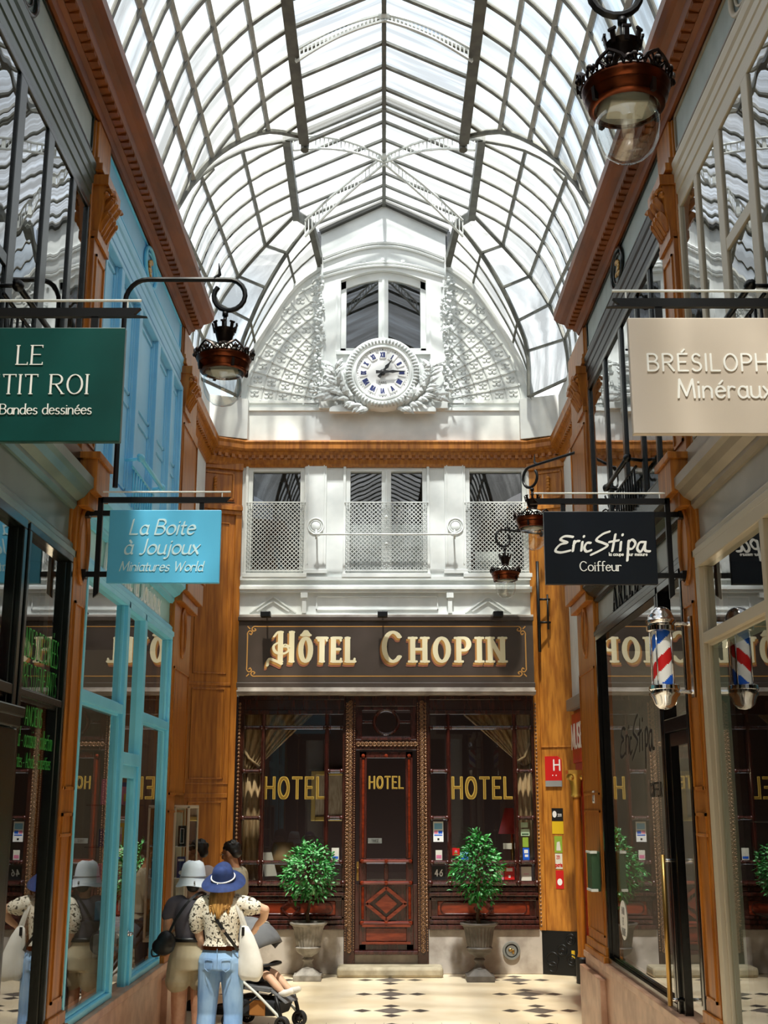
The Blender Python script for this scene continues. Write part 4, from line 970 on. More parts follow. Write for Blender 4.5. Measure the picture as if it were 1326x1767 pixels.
for nm, mt, dx, dz, o in (('letter_shade', 'letter_shadow_red', -.028, -.055, 0), ('letter_shadow', 'letter_shadow', -.022, -.03, .002), ('lettering', 'cream_letter', 0, 0, .004)):
    m = MB()
    for t, x, kw in HL: letters(m, t, .415, fr0(x + dx, 4.165 + dz, o), depth=.003, **kw)
    # swash of the first letter and horizontal flick of the C
    f_ = fr0(-1.50 + dx, 4.14 + dz, o)
    for P in ([(-.05, .38), (.0, .44), (.05, .40)], [(-.14, -.03), (-.12, .06), (-.02, .03), (.06, -.01)], [(.02, .30), (-.06, .24), (-.02, .15), (.1, .14), (.16, .2), (.1, .26), (.02, .2)]):
        stroke(m, [tuple(p[:2]) for p in smoothpts([(a, b, 0) for a, b in P], 4)], nibof(.022, .014, 30), f_, .003)
    m.build(nm, mt, hs)
m = MB()                                            # gilt border with curled corners
bx0, bx1, bz0, bz1 = -1.93, 2.0, 3.96, 4.66
f_ = fr0(0, 0); nb = nibof(.008, .008, 0, 6)
for s_, e in (((bx0 + .14, bz0), (bx1 - .14, bz0)), ((bx0 + .14, bz1), (bx1 - .14, bz1)), ((bx0, bz0 + .14), (bx0, bz1 - .14)), ((bx1, bz0 + .14), (bx1, bz1 - .14))): stroke(m, [s_, e], nb, f_, .002)
for cx, sxn in ((bx0, 1), (bx1, -1)):
    for cz, szn in ((bz0, 1), (bz1, -1)):
        for sw in (0, 1):
            P = [(.14, 0), (.09, .0), (.06, .03), (.08, .065), (.115, .05), (.10, .03)]
            if sw: P = [(b, a) for a, b in P]
            stroke(m, [(cx + sxn * p.x, cz + szn * p.y) for p in smoothpts([(a, b, 0) for a, b in P], 3)], nb, f_, .002)
        stroke(m, [(cx + sxn * .0, cz + szn * .0), (cx + sxn * .03, cz + szn * .03)], nb, f_, .002)
m.build('border', 'letter_shadow', hs)
for i, x in enumerate((-1.66, -.02, 1.60)):
    sp = thing('spotlight', (x, SY, 4.83), ['small black spotlight over the left end of the hotel sign', 'small black spotlight over the middle of the hotel sign', 'small black spotlight over the right end of the hotel sign'][i], 'spotlight', 'spotlights above the hotel sign')
    m = MB(); m.tube([(x, FY - .1, 4.86), (x, SY - .02, 4.86), (x, SY - .22, 4.84)], .012, 8); m.box(x - .04, x + .04, SY + .06, FY - .04, 4.835, 4.88); m.build('bracket', 'black_iron', sp)
    m = MB(); m.box(x - .07, x + .07, SY - .28, SY - .14, 4.76, 4.84); m.build('lamp_head', 'black_iron', sp, bevel=.01)

# ---------------------------------------------------------------- clock
CXk, CZk, CYk = -.02, 8.46, BY - .10
ck = thing('wall_clock', (CXk, BY, CZk - .58), 'large round white clock with roman numerals above the hotel', 'clock')
cc = (CXk, 0, CZk)
def yl(m, prof, n=64, **k): m.lathe([(r, d) for r, d in prof], (CXk, BY, CZk), n, 'y', **k)   # d = distance into the room
m = MB(); yl(m, [(.50, 0), (.575, .0), (.58, .06), (.57, .09), (.54, .12), (.515, .14), (.46, .15), (.44, .13), (.425, .15), (.40, .15), (.39, .11)]); m.build('bezel', 'white_paint', ck, smooth=True, auto=35)
m = MB()
for k in range(60):
    a = 2 * pi * k / 60; m.ball((CXk + .50 * math.cos(a), BY - .14, CZk + .50 * math.sin(a)), .001, 4, 3) if 0 else m.tube([(CXk + .465 * math.cos(a), BY - .148, CZk + .465 * math.sin(a)), (CXk + .50 * math.cos(a), BY - .158, CZk + .50 * math.sin(a)), (CXk + .545 * math.cos(a), BY - .125, CZk + .545 * math.sin(a))], [.012, .02, .014], 6)
m.build('gadroon_ring', 'white_relief', ck, smooth=True)
m = MB(); yl(m, [(0, .112), (.39, .112), (.395, .10)]); dl = m.build('dial', 'white', ck)
m = MB(); nm_ = MB(); dt = MB()
ROM = ['XII', 'I', 'II', 'III', 'IIII', 'V', 'VI', 'VII', 'VIII', 'IX', 'X', 'XI']
for k in range(12):
    a = pi / 2 - 2 * pi * k / 12; ca, sa = math.cos(a), math.sin(a)
    rd = Vector((ca, 0, sa)); tg = Vector((sa, 0, -ca)); c = Vector((CXk, BY - .113, CZk)) + rd * .285
    up = rd if sa > -.2 else rd; 
    pts = [c + tg * x + rd * z for x, z in ((-.05, -.05), (-.035, -.06), (.035, -.06), (.05, -.05), (.066, .05), (.055, .06), (-.055, .06), (-.066, .05))]
    m.prism(pts, (0, -.012, 0))
    letters(nm_, ROM[k], .072, (c - rd * .036 + Vector((0, -.0125, 0)), tg, rd, (0, -1, 0)), nib=(.12, .09, 0), track=.22, xs=.55, depth=.002)
for k in range(60):
    a = 2 * pi * k / 60; dt.ball((CXk + .372 * math.cos(a), BY - .113, CZk + .372 * math.sin(a)), .005 if k % 5 else .009, 5, 4)
m.build('numeral_plaques', 'white', dl, bevel=.004); nm_.build('numerals', 'navy', dl); 
smalltext(dt, 'PARIS', .034, ((CXk, BY - .113, CZk - .17), (1, 0, 0), (0, 0, 1), (0, -1, 0)))
dt.build('minute_dots', 'black', dl)
for nmh, ang, L, w in (('hour_hand', math.radians(90 - 36), .235, .032), ('minute_hand', math.radians(1.5), .335, .026)):
    d = Vector((math.cos(ang), 0, math.sin(ang))); t = Vector((-d.z, 0, d.x)); c = Vector((CXk, BY - (.15 if nmh[0] == 'h' else .165), CZk))
    prof = [(-.10, .025), (-.02, .018), (.0, .03), (.3 * L, .014), (.45 * L, w * .9), (.6 * L, w * .55), (.72 * L, .010), (L, .004)]
    m = MB(); m.prism([c + d * a + t * b for a, b in prof] + [c + d * a - t * b for a, b in prof[::-1]], (0, -.008, 0)); m.build(nmh, 'black', ck)
m = MB(); yl(m, [(.04, .112), (.04, .17), (.0, .18)], 16); m.build('hub', 'black', ck)
R = random.Random(11)
for sx in (-1, 1):                                   # laurel branches
    m = MB()
    stem = smoothpts([(CXk + sx * .2, BY - .05, CZk - .54), (CXk + sx * .48, BY - .08, CZk - .42), (CXk + sx * .66, BY - .09, CZk - .22), (CXk + sx * .72, BY - .08, CZk + .08)], 6)
    m.tube(stem, .016, 6)
    for i, p in enumerate(stem):
        for j in range(3):
            ang = R.uniform(-.9, .9); tdir = (stem[min(i + 1, len(stem) - 1)] - stem[max(i - 1, 0)]).normalized()
            sd_ = Vector((tdir.z, 0, -tdir.x)) * (1 if j % 2 else -1)
            leaf3(m, p + Vector((0, -.01 * j, 0)), tdir * R.uniform(.3, 1) + sd_ * R.uniform(.4, 1.1) + Vector((0, R.uniform(-.4, 0), 0)), (0, -1, 0), R.uniform(.16, .24), R.uniform(.06, .085), .2)
    for i in range(8): leaf3(m, (CXk + sx * (.62 + .02 * i), BY - .06, CZk - .32 - .02 * (i % 3)), (sx * 1, -.1, R.uniform(-.6, .5)), (0, -1, 0), R.uniform(.2, .3), .09, .2)
    m.build('laurel_branch', 'white_relief', ck, smooth=False)
    m = MB(); xs = CXk + sx * .55
    m.prism([(xs - .24, BY, 7.86), (xs + .24, BY, 7.86), (xs + .24, BY, 7.9)] + [(xs + .24 * math.cos(a), BY, 7.9 + .075 * math.sin(a)) for a in [pi * i / 10 for i in range(11)]] + [(xs - .24, BY, 7.9)], (0, -.10, 0)); m.build('clock_bracket', 'white_paint', ck, bevel=.006)
    m = MB(); m.ball((CXk + sx * .36, BY - .08, CZk - .56), .04, 10, 8); m.build('boss', 'white_relief', ck, smooth=True)

# ---------------------------------------------------------------- glass roof
PC = [(2.22, 7.45), (2.17, 7.98), (2.0, 8.56), (1.85, 8.97), (1.61, 9.34), (1.32, 9.67), (.96, 9.955)]
EC = [11.0, 11.2, 11.46, 11.72, 11.99, 12.33, 12.93]
PR = [(2.62, 7.95), (2.6, 8.5), (2.5, 9.1), (2.26, 9.74), (1.79, 10.23), (1.25, 10.55)]
SR = [12.5, 12.8, 13.15, 13.45, 13.7, 14.0]
NE = [(2.6, 15.9, 8.0), (2.58, 16.1, 8.65), (2.42, 16.40, 9.31), (2.17, 16.56, 9.83), (1.76, 16.4, 10.25), (1.27, 15.95, 10.54)]
FE = [(2.14, 16.85, 8.05), (2.15, 16.95, 8.80), (2.0, 16.85, 9.24), (1.77, 16.75, 9.73), (1.46, 16.7, 10.27), (1.10, 16.6, 10.73)]
AW = [(2.3, 17.2, 8.0), (2.16, 17.2, 8.45), (1.95, 17.2, 8.98), (1.71, 17.2, 9.42), (1.36, 17.2, 9.97), (.97, 17.2, 10.28)]
def refine(P, k=3): return [tuple(v) for v in smoothpts([tuple(p) + (0,) * (3 - len(p)) for p in P], k)]
_c = refine([(x, z, e) for (x, z), e in zip(PC, EC)]); PC = [(a, b) for a, b, _ in _c]; EC = [c for _, _, c in _c]
_r3 = refine([(x, z, e) for (x, z), e in zip(PR, SR)]); PR = [(a, b) for a, b, _ in _r3]; SR = [c for _, _, c in _r3]
NE, FE, AW = refine(NE), refine(FE), refine(AW)
NC, NR = len(PC) - 1, len(PR) - 1
RZ, RC = 10.42, 11.15
ceil = MB()
def cpt(t):                                          # point on the corridor vault edge at parameter t (0..NC)
    i = min(int(t), NC - 1); f_ = t - i
    return (PC[i][0] + (PC[i + 1][0] - PC[i][0]) * f_, EC[i] + (EC[i + 1] - EC[i]) * f_, PC[i][1] + (PC[i + 1][1] - PC[i][1]) * f_)
for sx in (-1, 1):
    pc = [(sx * x, z) for x, z in PC]
    for i in range(NC):
        (x0, z0), (x1, z1) = pc[i], pc[i + 1]
        ceil.quad((x0, -8, z0), (x0, EC[i], z0), (x1, EC[i + 1], z1), (x1, -8, z1))
    pr = [(sx * x, z) for x, z in PR]
    cp_ = [cpt(3 + (NC - 3) * i / NR) for i in range(NR + 1)]
    for i in range(NR):
        ceil.quad((pr[i][0], SR[i], pr[i][1]), (sx * NE[i][0], NE[i][1], NE[i][2]), (sx * NE[i + 1][0], NE[i + 1][1], NE[i + 1][2]), (pr[i + 1][0], SR[i + 1], pr[i + 1][1]))
        c0, c1 = cp_[i], cp_[i + 1]
        ceil.quad((sx * c0[0], c0[1], c0[2]), (pr[i][0], SR[i], pr[i][1]), (pr[i + 1][0], SR[i + 1], pr[i + 1][1]), (sx * c1[0], c1[1], c1[2]))
        q = lambda P, k: (sx * P[k][0], P[k][1], P[k][2])
        ceil.quad(q(NE, i), q(FE, i), q(FE, i + 1), q(NE, i + 1)); ceil.quad(q(FE, i), q(AW, i), q(AW, i + 1), q(FE, i + 1))
struct_ceil = struct(ceil.build('ceiling', 'roof_glass_side', origin=(0, 8, 7.5)), 'arched glass and iron roof of the passage', 'roof')
top = MB()
for sx in (-1, 1):
    top.quad((sx * .96, -8, 9.955), (sx * .96, 12.9, 9.955), (0, 12.9, RZ), (0, -8, RZ))
    top.quad((sx * .96, 12.9, 9.955), (sx * 1.25, 13.9, 10.55), (0, 13.9, RC), (0, 12.9, RZ))
    top.quad((sx * 1.25, 13.9, 10.55), (sx * 1.27, 15.95, 10.54), (0, 15.95, RC), (0, 13.9, RC))
    top.quad((sx * 1.27, 15.95, 10.54), (sx * 1.10, 16.6, 10.73), (0, 16.6, 11.24), (0, 15.95, RC))
    top.quad((sx * 1.10, 16.6, 10.73), (sx * .97, 17.2, 10.83), (0, 17.2, 11.32), (0, 16.6, 11.24))
    top.quad((sx * 1.10, 16.6, 10.73), (sx * .97, 17.2, 10.28), (sx * .97, 17.2, 10.83))
top.build('lantern_glass', 'roof_glass_top', struct_ceil)
def interp(P, E, i, t): pass
ys = [10.845 + .44 * k for k in range(-42, 6)]
rib = MB(); ribn = MB()
for y in ys:
    tgt = ribn if y > 4 else rib
    for sx in (-1, 1):
        for i in range(NC):
            ya, yb = EC[i], EC[i + 1]
            if y <= min(ya, yb): tgt.bar((sx * PC[i][0], y, PC[i][1]), (sx * PC[i + 1][0], y, PC[i + 1][1]), .028, .055, (0, 1, 0))
            elif y < max(ya, yb):
                t = (y - ya) / (yb - ya); xa = PC[i][0] + (PC[i + 1][0] - PC[i][0]) * t; za = PC[i][1] + (PC[i + 1][1] - PC[i][1]) * t
                tgt.bar((sx * xa, y, za), (sx * PC[i + 1][0], y, PC[i + 1][1]), .028, .055, (0, 1, 0))
        tgt.bar((sx * .93, y, 9.96), (0, y, RZ - .02), .03, .05, (0, 1, 0))
ribn.build('glazing_bars', 'rib_paint', struct_ceil); rib.build('glazing_bars', 'rib_paint', struct_ceil)
for sx in (-1, 1):
    for i in (6, 9, 12, 15):
        m = MB(); m.bar((sx * PC[i][0], -8, PC[i][1]), (sx * PC[i][0], EC[i], PC[i][1]), .05, .03, (sx * .6, 0, .6)); m.build('purlin', 'rib_light', struct_ceil)
    m = MB(); m.bar((sx * .95, -8, 9.93), (sx * .95, 12.95, 9.93), .085, .17); m.box(sx * .95 - .06, sx * .95 + .06, -8, 12.9, 9.84, 9.86); m.tube([(sx * .95, 12.93, 9.93), (sx * .95, 13.02, 9.9), (sx * .95, 13.0, 9.82)], .05, 8)
    m.build('eaves_beam', 'steel_paint', struct_ceil)
    m = MB()                                        # end arches of the corridor vault and of the court vault
    m.tube([(sx * PC[i][0], EC[i], PC[i][1]) for i in range(2, NC + 1)], .035, 6); m.tube([(sx * PR[i][0], SR[i], PR[i][1]) for i in range(NR + 1)], .03, 6)
    m.bar((sx * .95, 12.9, 9.95), (sx * 1.25, 13.9, 10.53), .06, .08)
    m.build('end_arch', 'rib_paint', struct_ceil)
    m = MB()
    for E in (NE, FE): m.tube([(sx * a, b, c) for a, b, c in E], .035, 6)
    for i in range(0, NR + 1, 3): m.bar((sx * NE[i][0], NE[i][1], NE[i][2]), (sx * FE[i][0], FE[i][1], FE[i][2]), .035, .035)
    m.build('hip_frame', 'steel_paint', struct_ceil)
    m = MB(); m.bar((sx * 1.25, 13.85, 10.52), (sx * 1.27, 15.98, 10.51), .10, .17); m.bar((sx * 1.27, 15.95, 10.51), (sx * 1.10, 16.6, 10.70), .08, .12); m.bar((sx * 1.10, 16.58, 10.68), (sx * .975, 17.16, 10.30), .09, .13); m.build('eaves_beam', 'steel_paint', struct_ceil)
    m = MB()
    for k in range(5):
        y = 14.05 + .44 * k
        for i in range(NR):
            a, b = PR[i], PR[i + 1]
            if SR[i] - .2 < y: 
                ya_ = lambda P, k2: P
                m.bar((sx * a[0], y, a[1]), (sx * b[0], y, b[1]), .026, .05, (0, 1, 0))
    for k, y in enumerate((13.2, 13.6)):
        for i in range(NR):
            if y > SR[i + 1]: m.bar((sx * PR[i][0], y, PR[i][1]), (sx * PR[i + 1][0], y, PR[i + 1][1]), .026, .05, (0, 1, 0))
    for i in (3, 6, 9, 12): m.bar((sx * PR[i][0], SR[i], PR[i][1]), (sx * NE[i][0], NE[i][1], NE[i][2]), .045, .03, (sx * .6, 0, .6))
    for t in (.33, .66):
        m.tube([((sx * (FE[i][0] * (1 - t) + AW[i][0] * t)), FE[i][1] * (1 - t) + AW[i][1] * t, FE[i][2] * (1 - t) + AW[i][2] * t) for i in range(NR + 1)], .016, 5)
    for i in (6, 12): m.bar((sx * FE[i][0], FE[i][1], FE[i][2]), (sx * AW[i][0], AW[i][1], AW[i][2]), .03, .03)
    m.build('court_glazing_bars', 'rib_paint', struct_ceil)
    m = MB()
    for y, za, ze, xe in ((13.3, 10.75, 10.2, 1.1), (14.05, RC, 10.55, 1.25), (14.5, RC, 10.55, 1.25), (14.95, RC, 10.55, 1.26), (15.4, RC, 10.55, 1.27), (15.85, RC, 10.54, 1.27), (16.3, 11.2, 10.64, 1.18), (16.75, 11.25, 10.76, 1.07)):
        m.bar((sx * xe, y, ze), (0, y, za - .02), .03, .05, (0, 1, 0))
    m.build('lantern_bars', 'steel_paint', struct_ceil)
    m = MB(); m.bar((sx * .99, 17.04, 10.80), (0, 17.04, 11.29), .07, .09, (0, 1, 0)); m.build('gable_eave', 'eave_iron', struct_ceil)
m = MB(); m.bar((0, -8, RZ - .03), (0, 12.95, RZ - .03), .05, .09); m.bar((0, 12.95, RZ - .03), (0, 13.9, RC - .03), .05, .09); m.bar((0, 13.9, RC - .03), (0, 15.95, RC - .03), .055, .09); m.bar((0, 15.95, RC - .03), (0, 17.18, 11.29), .055, .09); m.build('ridge_beam', 'steel_paint', struct_ceil)
def truss(a, b, sag, dep=.10):
    """small lattice girder: two flanges joined by a comb of uprights"""
    m = MB(); a, b = Vector(a), Vector(b); N = 22; U = []; Lw = []
    for i in range(N + 1):
        t = i / N; p = a.lerp(b, t); s_ = sag * math.sin(pi * t) 
        U.append(p + Vector((0, 0, s_))); Lw.append(p + Vector((0, 0, s_ - dep * (.35 + .65 * t) - .04)))
    m.tube(U, .018, 5); m.tube(Lw, .018, 5)
    for u, l in zip(U, Lw): m.bar(u, l, .014, .014)
    m.build('lattice_tie', 'white_steel', struct_ceil)
for sx in (-1, 1):
    truss((0, 15.3, RC - .08), (sx * 1.15, 13.75, 10.46), .10, .16); truss((0, 15.3, RC - .08), (sx * 1.15, 16.1, 10.50), .05, .22)
    truss((0, 11.2, RZ - .05), (sx * .93, 11.2, 9.94), .06, .10); truss((0, 7.5, RZ - .05), (sx * .93, 7.5, 9.94), .06, .10)
m = MB(); m.ball((0, 15.3, RC - .1), (.1, .1, .07), 12, 8); m.ball((0, 11.2, RZ - .06), (.07, .05, .05), 10, 6); m.build('tie_boss', 'white_steel', struct_ceil, smooth=True)

# ---------------------------------------------------------------- hanging signs
def hanging_sign(sx, y, xi, xo, z0, z1, bm, label, writer, tip=.06, postx=None, lm='letter_white'):
    """xi = end by the wall, xo = end towards the passage (absolute x)"""
    root = thing('hanging_sign', ((xi + xo) / 2, y, z0), label, 'sign')
    a, b = min(xi, xo), max(xi, xo)
    m = MB(); m.box(a, b, y, y + .035, z0, z1); bd = m.build('board', bm, root, bevel=.004)
    m = MB(); s_ = sx; zb = z1 + .075; px_ = sx * 1.99
    m.prism([(px_, y + .005, zb + .02), (xo - s_ * tip, y + .005, zb + .02), (xo - s_ * (tip - .012), y + .005, zb + .008), (xo - s_ * (tip - .03), y + .005, zb + .016 - .028), (xo - s_ * (tip - .05) , y + .005, zb - .018), (px_, y + .005, zb - .018)][:4] + [(xo - s_ * (tip + .03), y + .005, zb - .02), (px_, y + .005, zb - .02)], (0, .025, 0))
    m.prism([(px_ - .018, y + .005, zb + .02), (px_ + .018, y + .005, zb + .02), (px_ + .018, y + .005, z0 - .07), (px_ - .018, y + .005, z0 - .10)], (0, .025, 0))
    for z in (z1 - .02, z0 + .065):
        m.box(min(sx * 2.09, xi), max(sx * 2.09, xi), y + .008, y + .028, z - .018, z + .018); m.box(min(sx * 2.10, sx * 2.06), max(sx * 2.10, sx * 2.06), y - .02, y + .05, z - .03, z + .03)
    for x in (xo + sx * .14,): m.box(x - .016, x + .016, y + .008, y + .028, z1, zb)
    m.build('bracket', 'black_iron', root)
    m = MB(); m.tube([(px_, y + .02, zb + .06), (xo - sx * tip, y + .02, zb + .06)], .006, 6)
    for x in (px_ - sx * .05, xo): m.tube([(x, y + .02, zb), (x, y + .02, zb + .06)], .004, 5)
    m.build('pigeon_wire', 'white_paint', root)
    m = MB(); writer(m, y - .0005); m.build('lettering', lm, bd)
    return root
def fr_s(x, y, z): return ((x, y, z), (1, 0, 0), (0, 0, 1), (0, -1, 0))
def w_green(m, y):
    kw = dict(serif=.085, sthick=.02, nib=(.05, .022, 0), track=.22)
    letters(m, 'LE', .088, fr_s(-1.545, y, 4.065), **kw); letters(m, 'PETIT ROI', .088, fr_s(-1.535, y, 3.93), **kw)
    letters(m, 'Livres - Bandes dessinées', .045, fr_s(-1.555, y, 3.838), serif=.06, sthick=.03, nib=(.06, .035, 0), track=.15)
hanging_sign(-1, 4.95, -1.945, -1.135, 3.715, 4.238, 'sign_green', 'dark green hanging sign with white serif lettering at the upper left', w_green)
def w_blue(m, y):
    kw = dict(slant=.22, nib=(.075, .03, 40), track=.16)
    letters(m, 'La Boite', .105, fr_s(-1.55, y, 4.035), **kw); letters(m, 'à Joujoux', .105, fr_s(-1.55, y, 3.895), **kw)
    letters(m, 'Miniatures World', .066, fr_s(-1.545, y, 3.775), slant=.22, nib=(.075, .032, 40), track=.15)
hanging_sign(-1, 8.2, -1.92, -1.14, 3.69, 4.21, 'sign_blue', 'sky-blue hanging sign with pale italic lettering on the left', w_blue, lm='letter_pale_blue')
def w_taupe(m, y):
    kw = dict(nib=(.055, .045, 20), track=.17)
    letters(m, 'BRÉSILOPHILE', .077, fr_s(1.15, y, 4.036), align='l', xs=1.0, nib=(.06, .05, 20), track=.27); letters(m, 'Minéraux', .083, fr_s(1.275, y, 3.913), align='l', xs=1.0, nib=(.06, .05, 20), track=.20)
hanging_sign(1, 4.95, 1.89, 1.073, 3.75, 4.284, 'sign_taupe', 'beige hanging sign with thin white lettering at the upper right', w_taupe)
ERIC = [[(.95, .82), (.55, .86), (.3, .68), (.65, .52), (.28, .42), (.02, .1), (.3, .0), (.78, .1)], [(1.02, .6), (.92, .08)], [(.96, .38), (1.12, .58), (1.27, .6)], [(1.43, .55), (1.36, .1)], [(1.52, .86), (1.52, .83)],
        [(1.85, .5), (1.66, .5), (1.52, .25), (1.62, .05), (1.86, .12)], [(2.85, 1.1), (2.5, .97), (2.15, .66), (2.5, .5), (2.72, .36), (2.35, .12), (1.85, -.12)], [(3.15, .95), (2.95, .08)], [(2.82, .55), (3.3, .64)], [(3.42, .55), (3.36, .1)], [(3.52, .95), (3.52, .91)],
        [(3.82, .62), (3.70, -.42)], [(3.8, .5), (4.0, .68), (4.16, .48), (3.98, .2), (3.76, .22)], [(4.62, .55), (4.38, .52), (4.24, .2), (4.42, .04), (4.66, .45)], [(4.68, .55), (4.64, .12), (4.88, .06)]]
def script_logo(m, k, fr, nb):
    for P in ERIC: stroke(m, [((p.x - 2.4) * k, p.y * k) for p in smoothpts([(a, b, 0) for a, b in P], 4)], nb, fr, .002)
def w_eric(m, y):
    k = .135; script_logo(m, k, fr_s(1.512, y, 3.905), [(a * k, b * k) for a, b in nibof(.075, .05, 40)])
    letters(m, 'la coupe   sur mesure', .022, fr_s(1.695, y, 3.882), nib=(.11, .11, 0), track=.2)
    letters(m, 'Coiffeur', .066, fr_s(1.50, y, 3.775), serif=.07, sthick=.03, nib=(.06, .04, 0), track=.17)
hanging_sign(1, 8.2, 1.895, 1.117, 3.68, 4.2, 'sign_black', 'black hanging sign with white brush script on the right', w_eric)

# ---------------------------------------------------------------- copper lanterns
def lantern(M, label, pole, arm=.62, flip=1):
    """local frame: lamp axis at x=y=0, rim at z=0, wall towards +x"""
    root = thing('hanging_lantern', M @ Vector((0, 0, -.36)), label, 'lantern', 'copper lanterns of the passage')
    def bld(m, nm, mt, par=None, **k):
        q = MB(); q.merge(m, M); return q.build(nm, mt, par or root, **k)
    m = MB()
    pts = []
    if pole: pts += [(.74, 0, -.97), (.74, 0, .40)] + [(.74 - .16 + .16 * math.cos(a), 0, .44 + .18 * math.sin(a)) for a in [pi / 2 * i / 6 for i in range(7)]]
    else: pts += [(arm, 0, .62)]
    pts += [(.10, 0, .62)] + [(.0 - .02 + .13 * math.cos(a) * s_, 0, .49 + .13 * math.sin(a) * s_) for a, s_ in [(math.radians(80 + 20 * i * 1.0), 1 - .012 * i) for i in range(17)]]
    m.tube(pts, .019 if pole else .017, 8)
    m.tube([(.09, 0, .62), (.05, 0, .66), (.06, 0, .75)], [.02, .014, .003], 6)
    if pole:
        for z in (-.6, .2): m.tube([(.74, 0, z), (.99, 0, z)], .014, 6)
    else: m.lathe([(.0, -.01), (.045, -.01), (.045, .01), (0, .01)], (arm, 0, .62), 14, 'x')
    ar = bld(m, 'arm', 'black_iron', smooth=True, auto=40)
    m = MB(); m.tube([(0, 0, .36), (0, 0, .16)], .014, 8); m.lathe([(.022, .33), (.022, .36)], n=10); bld(m, 'stem', 'black_iron', smooth=True)
    m = MB(); m.lathe([(.02, .17), (.05, .17), (.085, .22), (.07, .20), (.05, .12), (.065, .1), (.06, .09)], n=24)
    for k in range(8):
        a = 2 * pi * k / 8; c, s_ = math.cos(a), math.sin(a)
        m.bar((.075 * c, .075 * s_, .2), (.088 * c, .088 * s_, .262), .022, .012, (c, s_, 0)); m.bar((.088 * c - .02 * -s_, .088 * s_ - .02 * c, .262), (.088 * c + .02 * -s_, .088 * s_ + .02 * c, .262), .012, .012)
    bld(m, 'coronet', 'dark_bronze', smooth=True, auto=40)
    m = MB(); m.lathe([(.05, .10), (.09, .085), (.13, .05), (.155, 0), (.16, -.02)], n=32); bld(m, 'dome', 'lamp_white', smooth=True)
    m = MB(); m.lathe([(.155, .0), (.19, .012), (.2, .0), (.197, -.02), (.184, -.04), (.178, -.046), (.188, -.053), (.185, -.064), (.172, -.08), (.166, -.094), (.172, -.099), (.166, -.108), (.147, -.112), (.143, -.1), (.135, -.09)], n=40); bld(m, 'collar', 'copper', smooth=True, auto=50)
    m = MB()
    for k in range(6):                              # pierced cresting: palmettes and small trefoils round the rim
        a0 = 2 * pi * k / 6
        def P(da, z, r=.2): a = a0 + da; return (r * math.cos(a), r * math.sin(a), z)
        for da in (-.26, -.13, 0, .13, .26): m.tube([P(da * .3, .0), P(da, .055 - abs(da) * .07, .212)], .006, 4)
        m.tube([P(x, z, .213) for x, z in ((-.33, .012), (-.26, .036), (-.13, .055), (0, .072), (.13, .055), (.26, .036), (.33, .012))], .009, 5); m.ball(P(0, .03, .212), .018, 6, 5)
        for da in (.42, .62): m.ring(P(da, .022, .205), .016, .006, 'y' if abs(math.sin(a0 + da)) > .7 else 'x', 10, 4)
        m.ball(P(.52, .035, .207), .016, 6, 5)
    for k in range(40):
        a = 2 * pi * k / 40; m.tube([(.2 * math.cos(a - .07), .2 * math.sin(a - .07), 0), (.204 * math.cos(a - .04), .204 * math.sin(a - .04), .022), (.205 * math.cos(a), .205 * math.sin(a), .03), (.204 * math.cos(a + .04), .204 * math.sin(a + .04), .022), (.2 * math.cos(a + .07), .2 * math.sin(a + .07), 0)], .0045, 4)
    for k in range(4):
        a = 2 * pi * k / 4 + .5; m.bar((.182 * math.cos(a), .182 * math.sin(a), -.05), (.178 * math.cos(a), .178 * math.sin(a), -.112), .02, .02)
    bld(m, 'cresting', 'dark_bronze', smooth=True, auto=40)
    m = MB(); m.lathe([(0, -.1), (.14, -.1), (.14, -.094), (0, -.094)], n=32); pl_ = bld(m, 'reflector', 'lamp_white')
    m = MB(); m.box(-.085, .085, -.07, .07, -.115, -.1005)
    bld(m, 'led_panel', 'led_panel', pl_, bevel=.006)
    m = MB(); m.lathe([(.141, -.105), (.142, -.20), (.134, -.26), (.112, -.31), (.078, -.342), (.038, -.357), (0, -.36)], n=40); bld(m, 'globe', 'globe_glass', smooth=True)
    return root
def LM(x, y, z, ang): return Matrix.Translation((x, y, z)) @ Matrix.Rotation(math.radians(ang), 4, 'Z')
lantern(LM(-1.165, 8.25, 5.355, 180), 'copper lantern hanging on a scrolled arm from the left wall', True)
lantern(LM(1.095, 4.85, 5.355, 0), 'large copper lantern at the top right nearest the camera', True)
lantern(LM(1.69, 13.3, 5.355, -53), 'copper lantern just left of the black hanging sign', False, arm=.75)
lantern(LM(1.70, 16.6, 5.36, 25), 'smallest copper lantern hanging before the right first-floor hotel window', False, arm=.62)

ib = thing('ladder_bracket', (2.28, 16.95, 4.3), 'black iron rod with two rungs on the right oak panelling under the sign', 'bracket')
m = MB(); m.tube([(2.20, 16.98, 4.3), (2.20, 16.98, 5.6)], .022, 8); m.build('rod', 'black_iron', ib, smooth=True)
m = MB(); m.tube([(2.33, 16.98, 4.62), (2.33, 16.98, 5.12)], .014, 8)
for z in (4.72, 5.05): m.tube([(2.20, 16.98, z), (2.36, 16.98, z), (2.36, 17.05, z)], .016, 8)
m.build('rung', 'black_iron', ib, smooth=True)
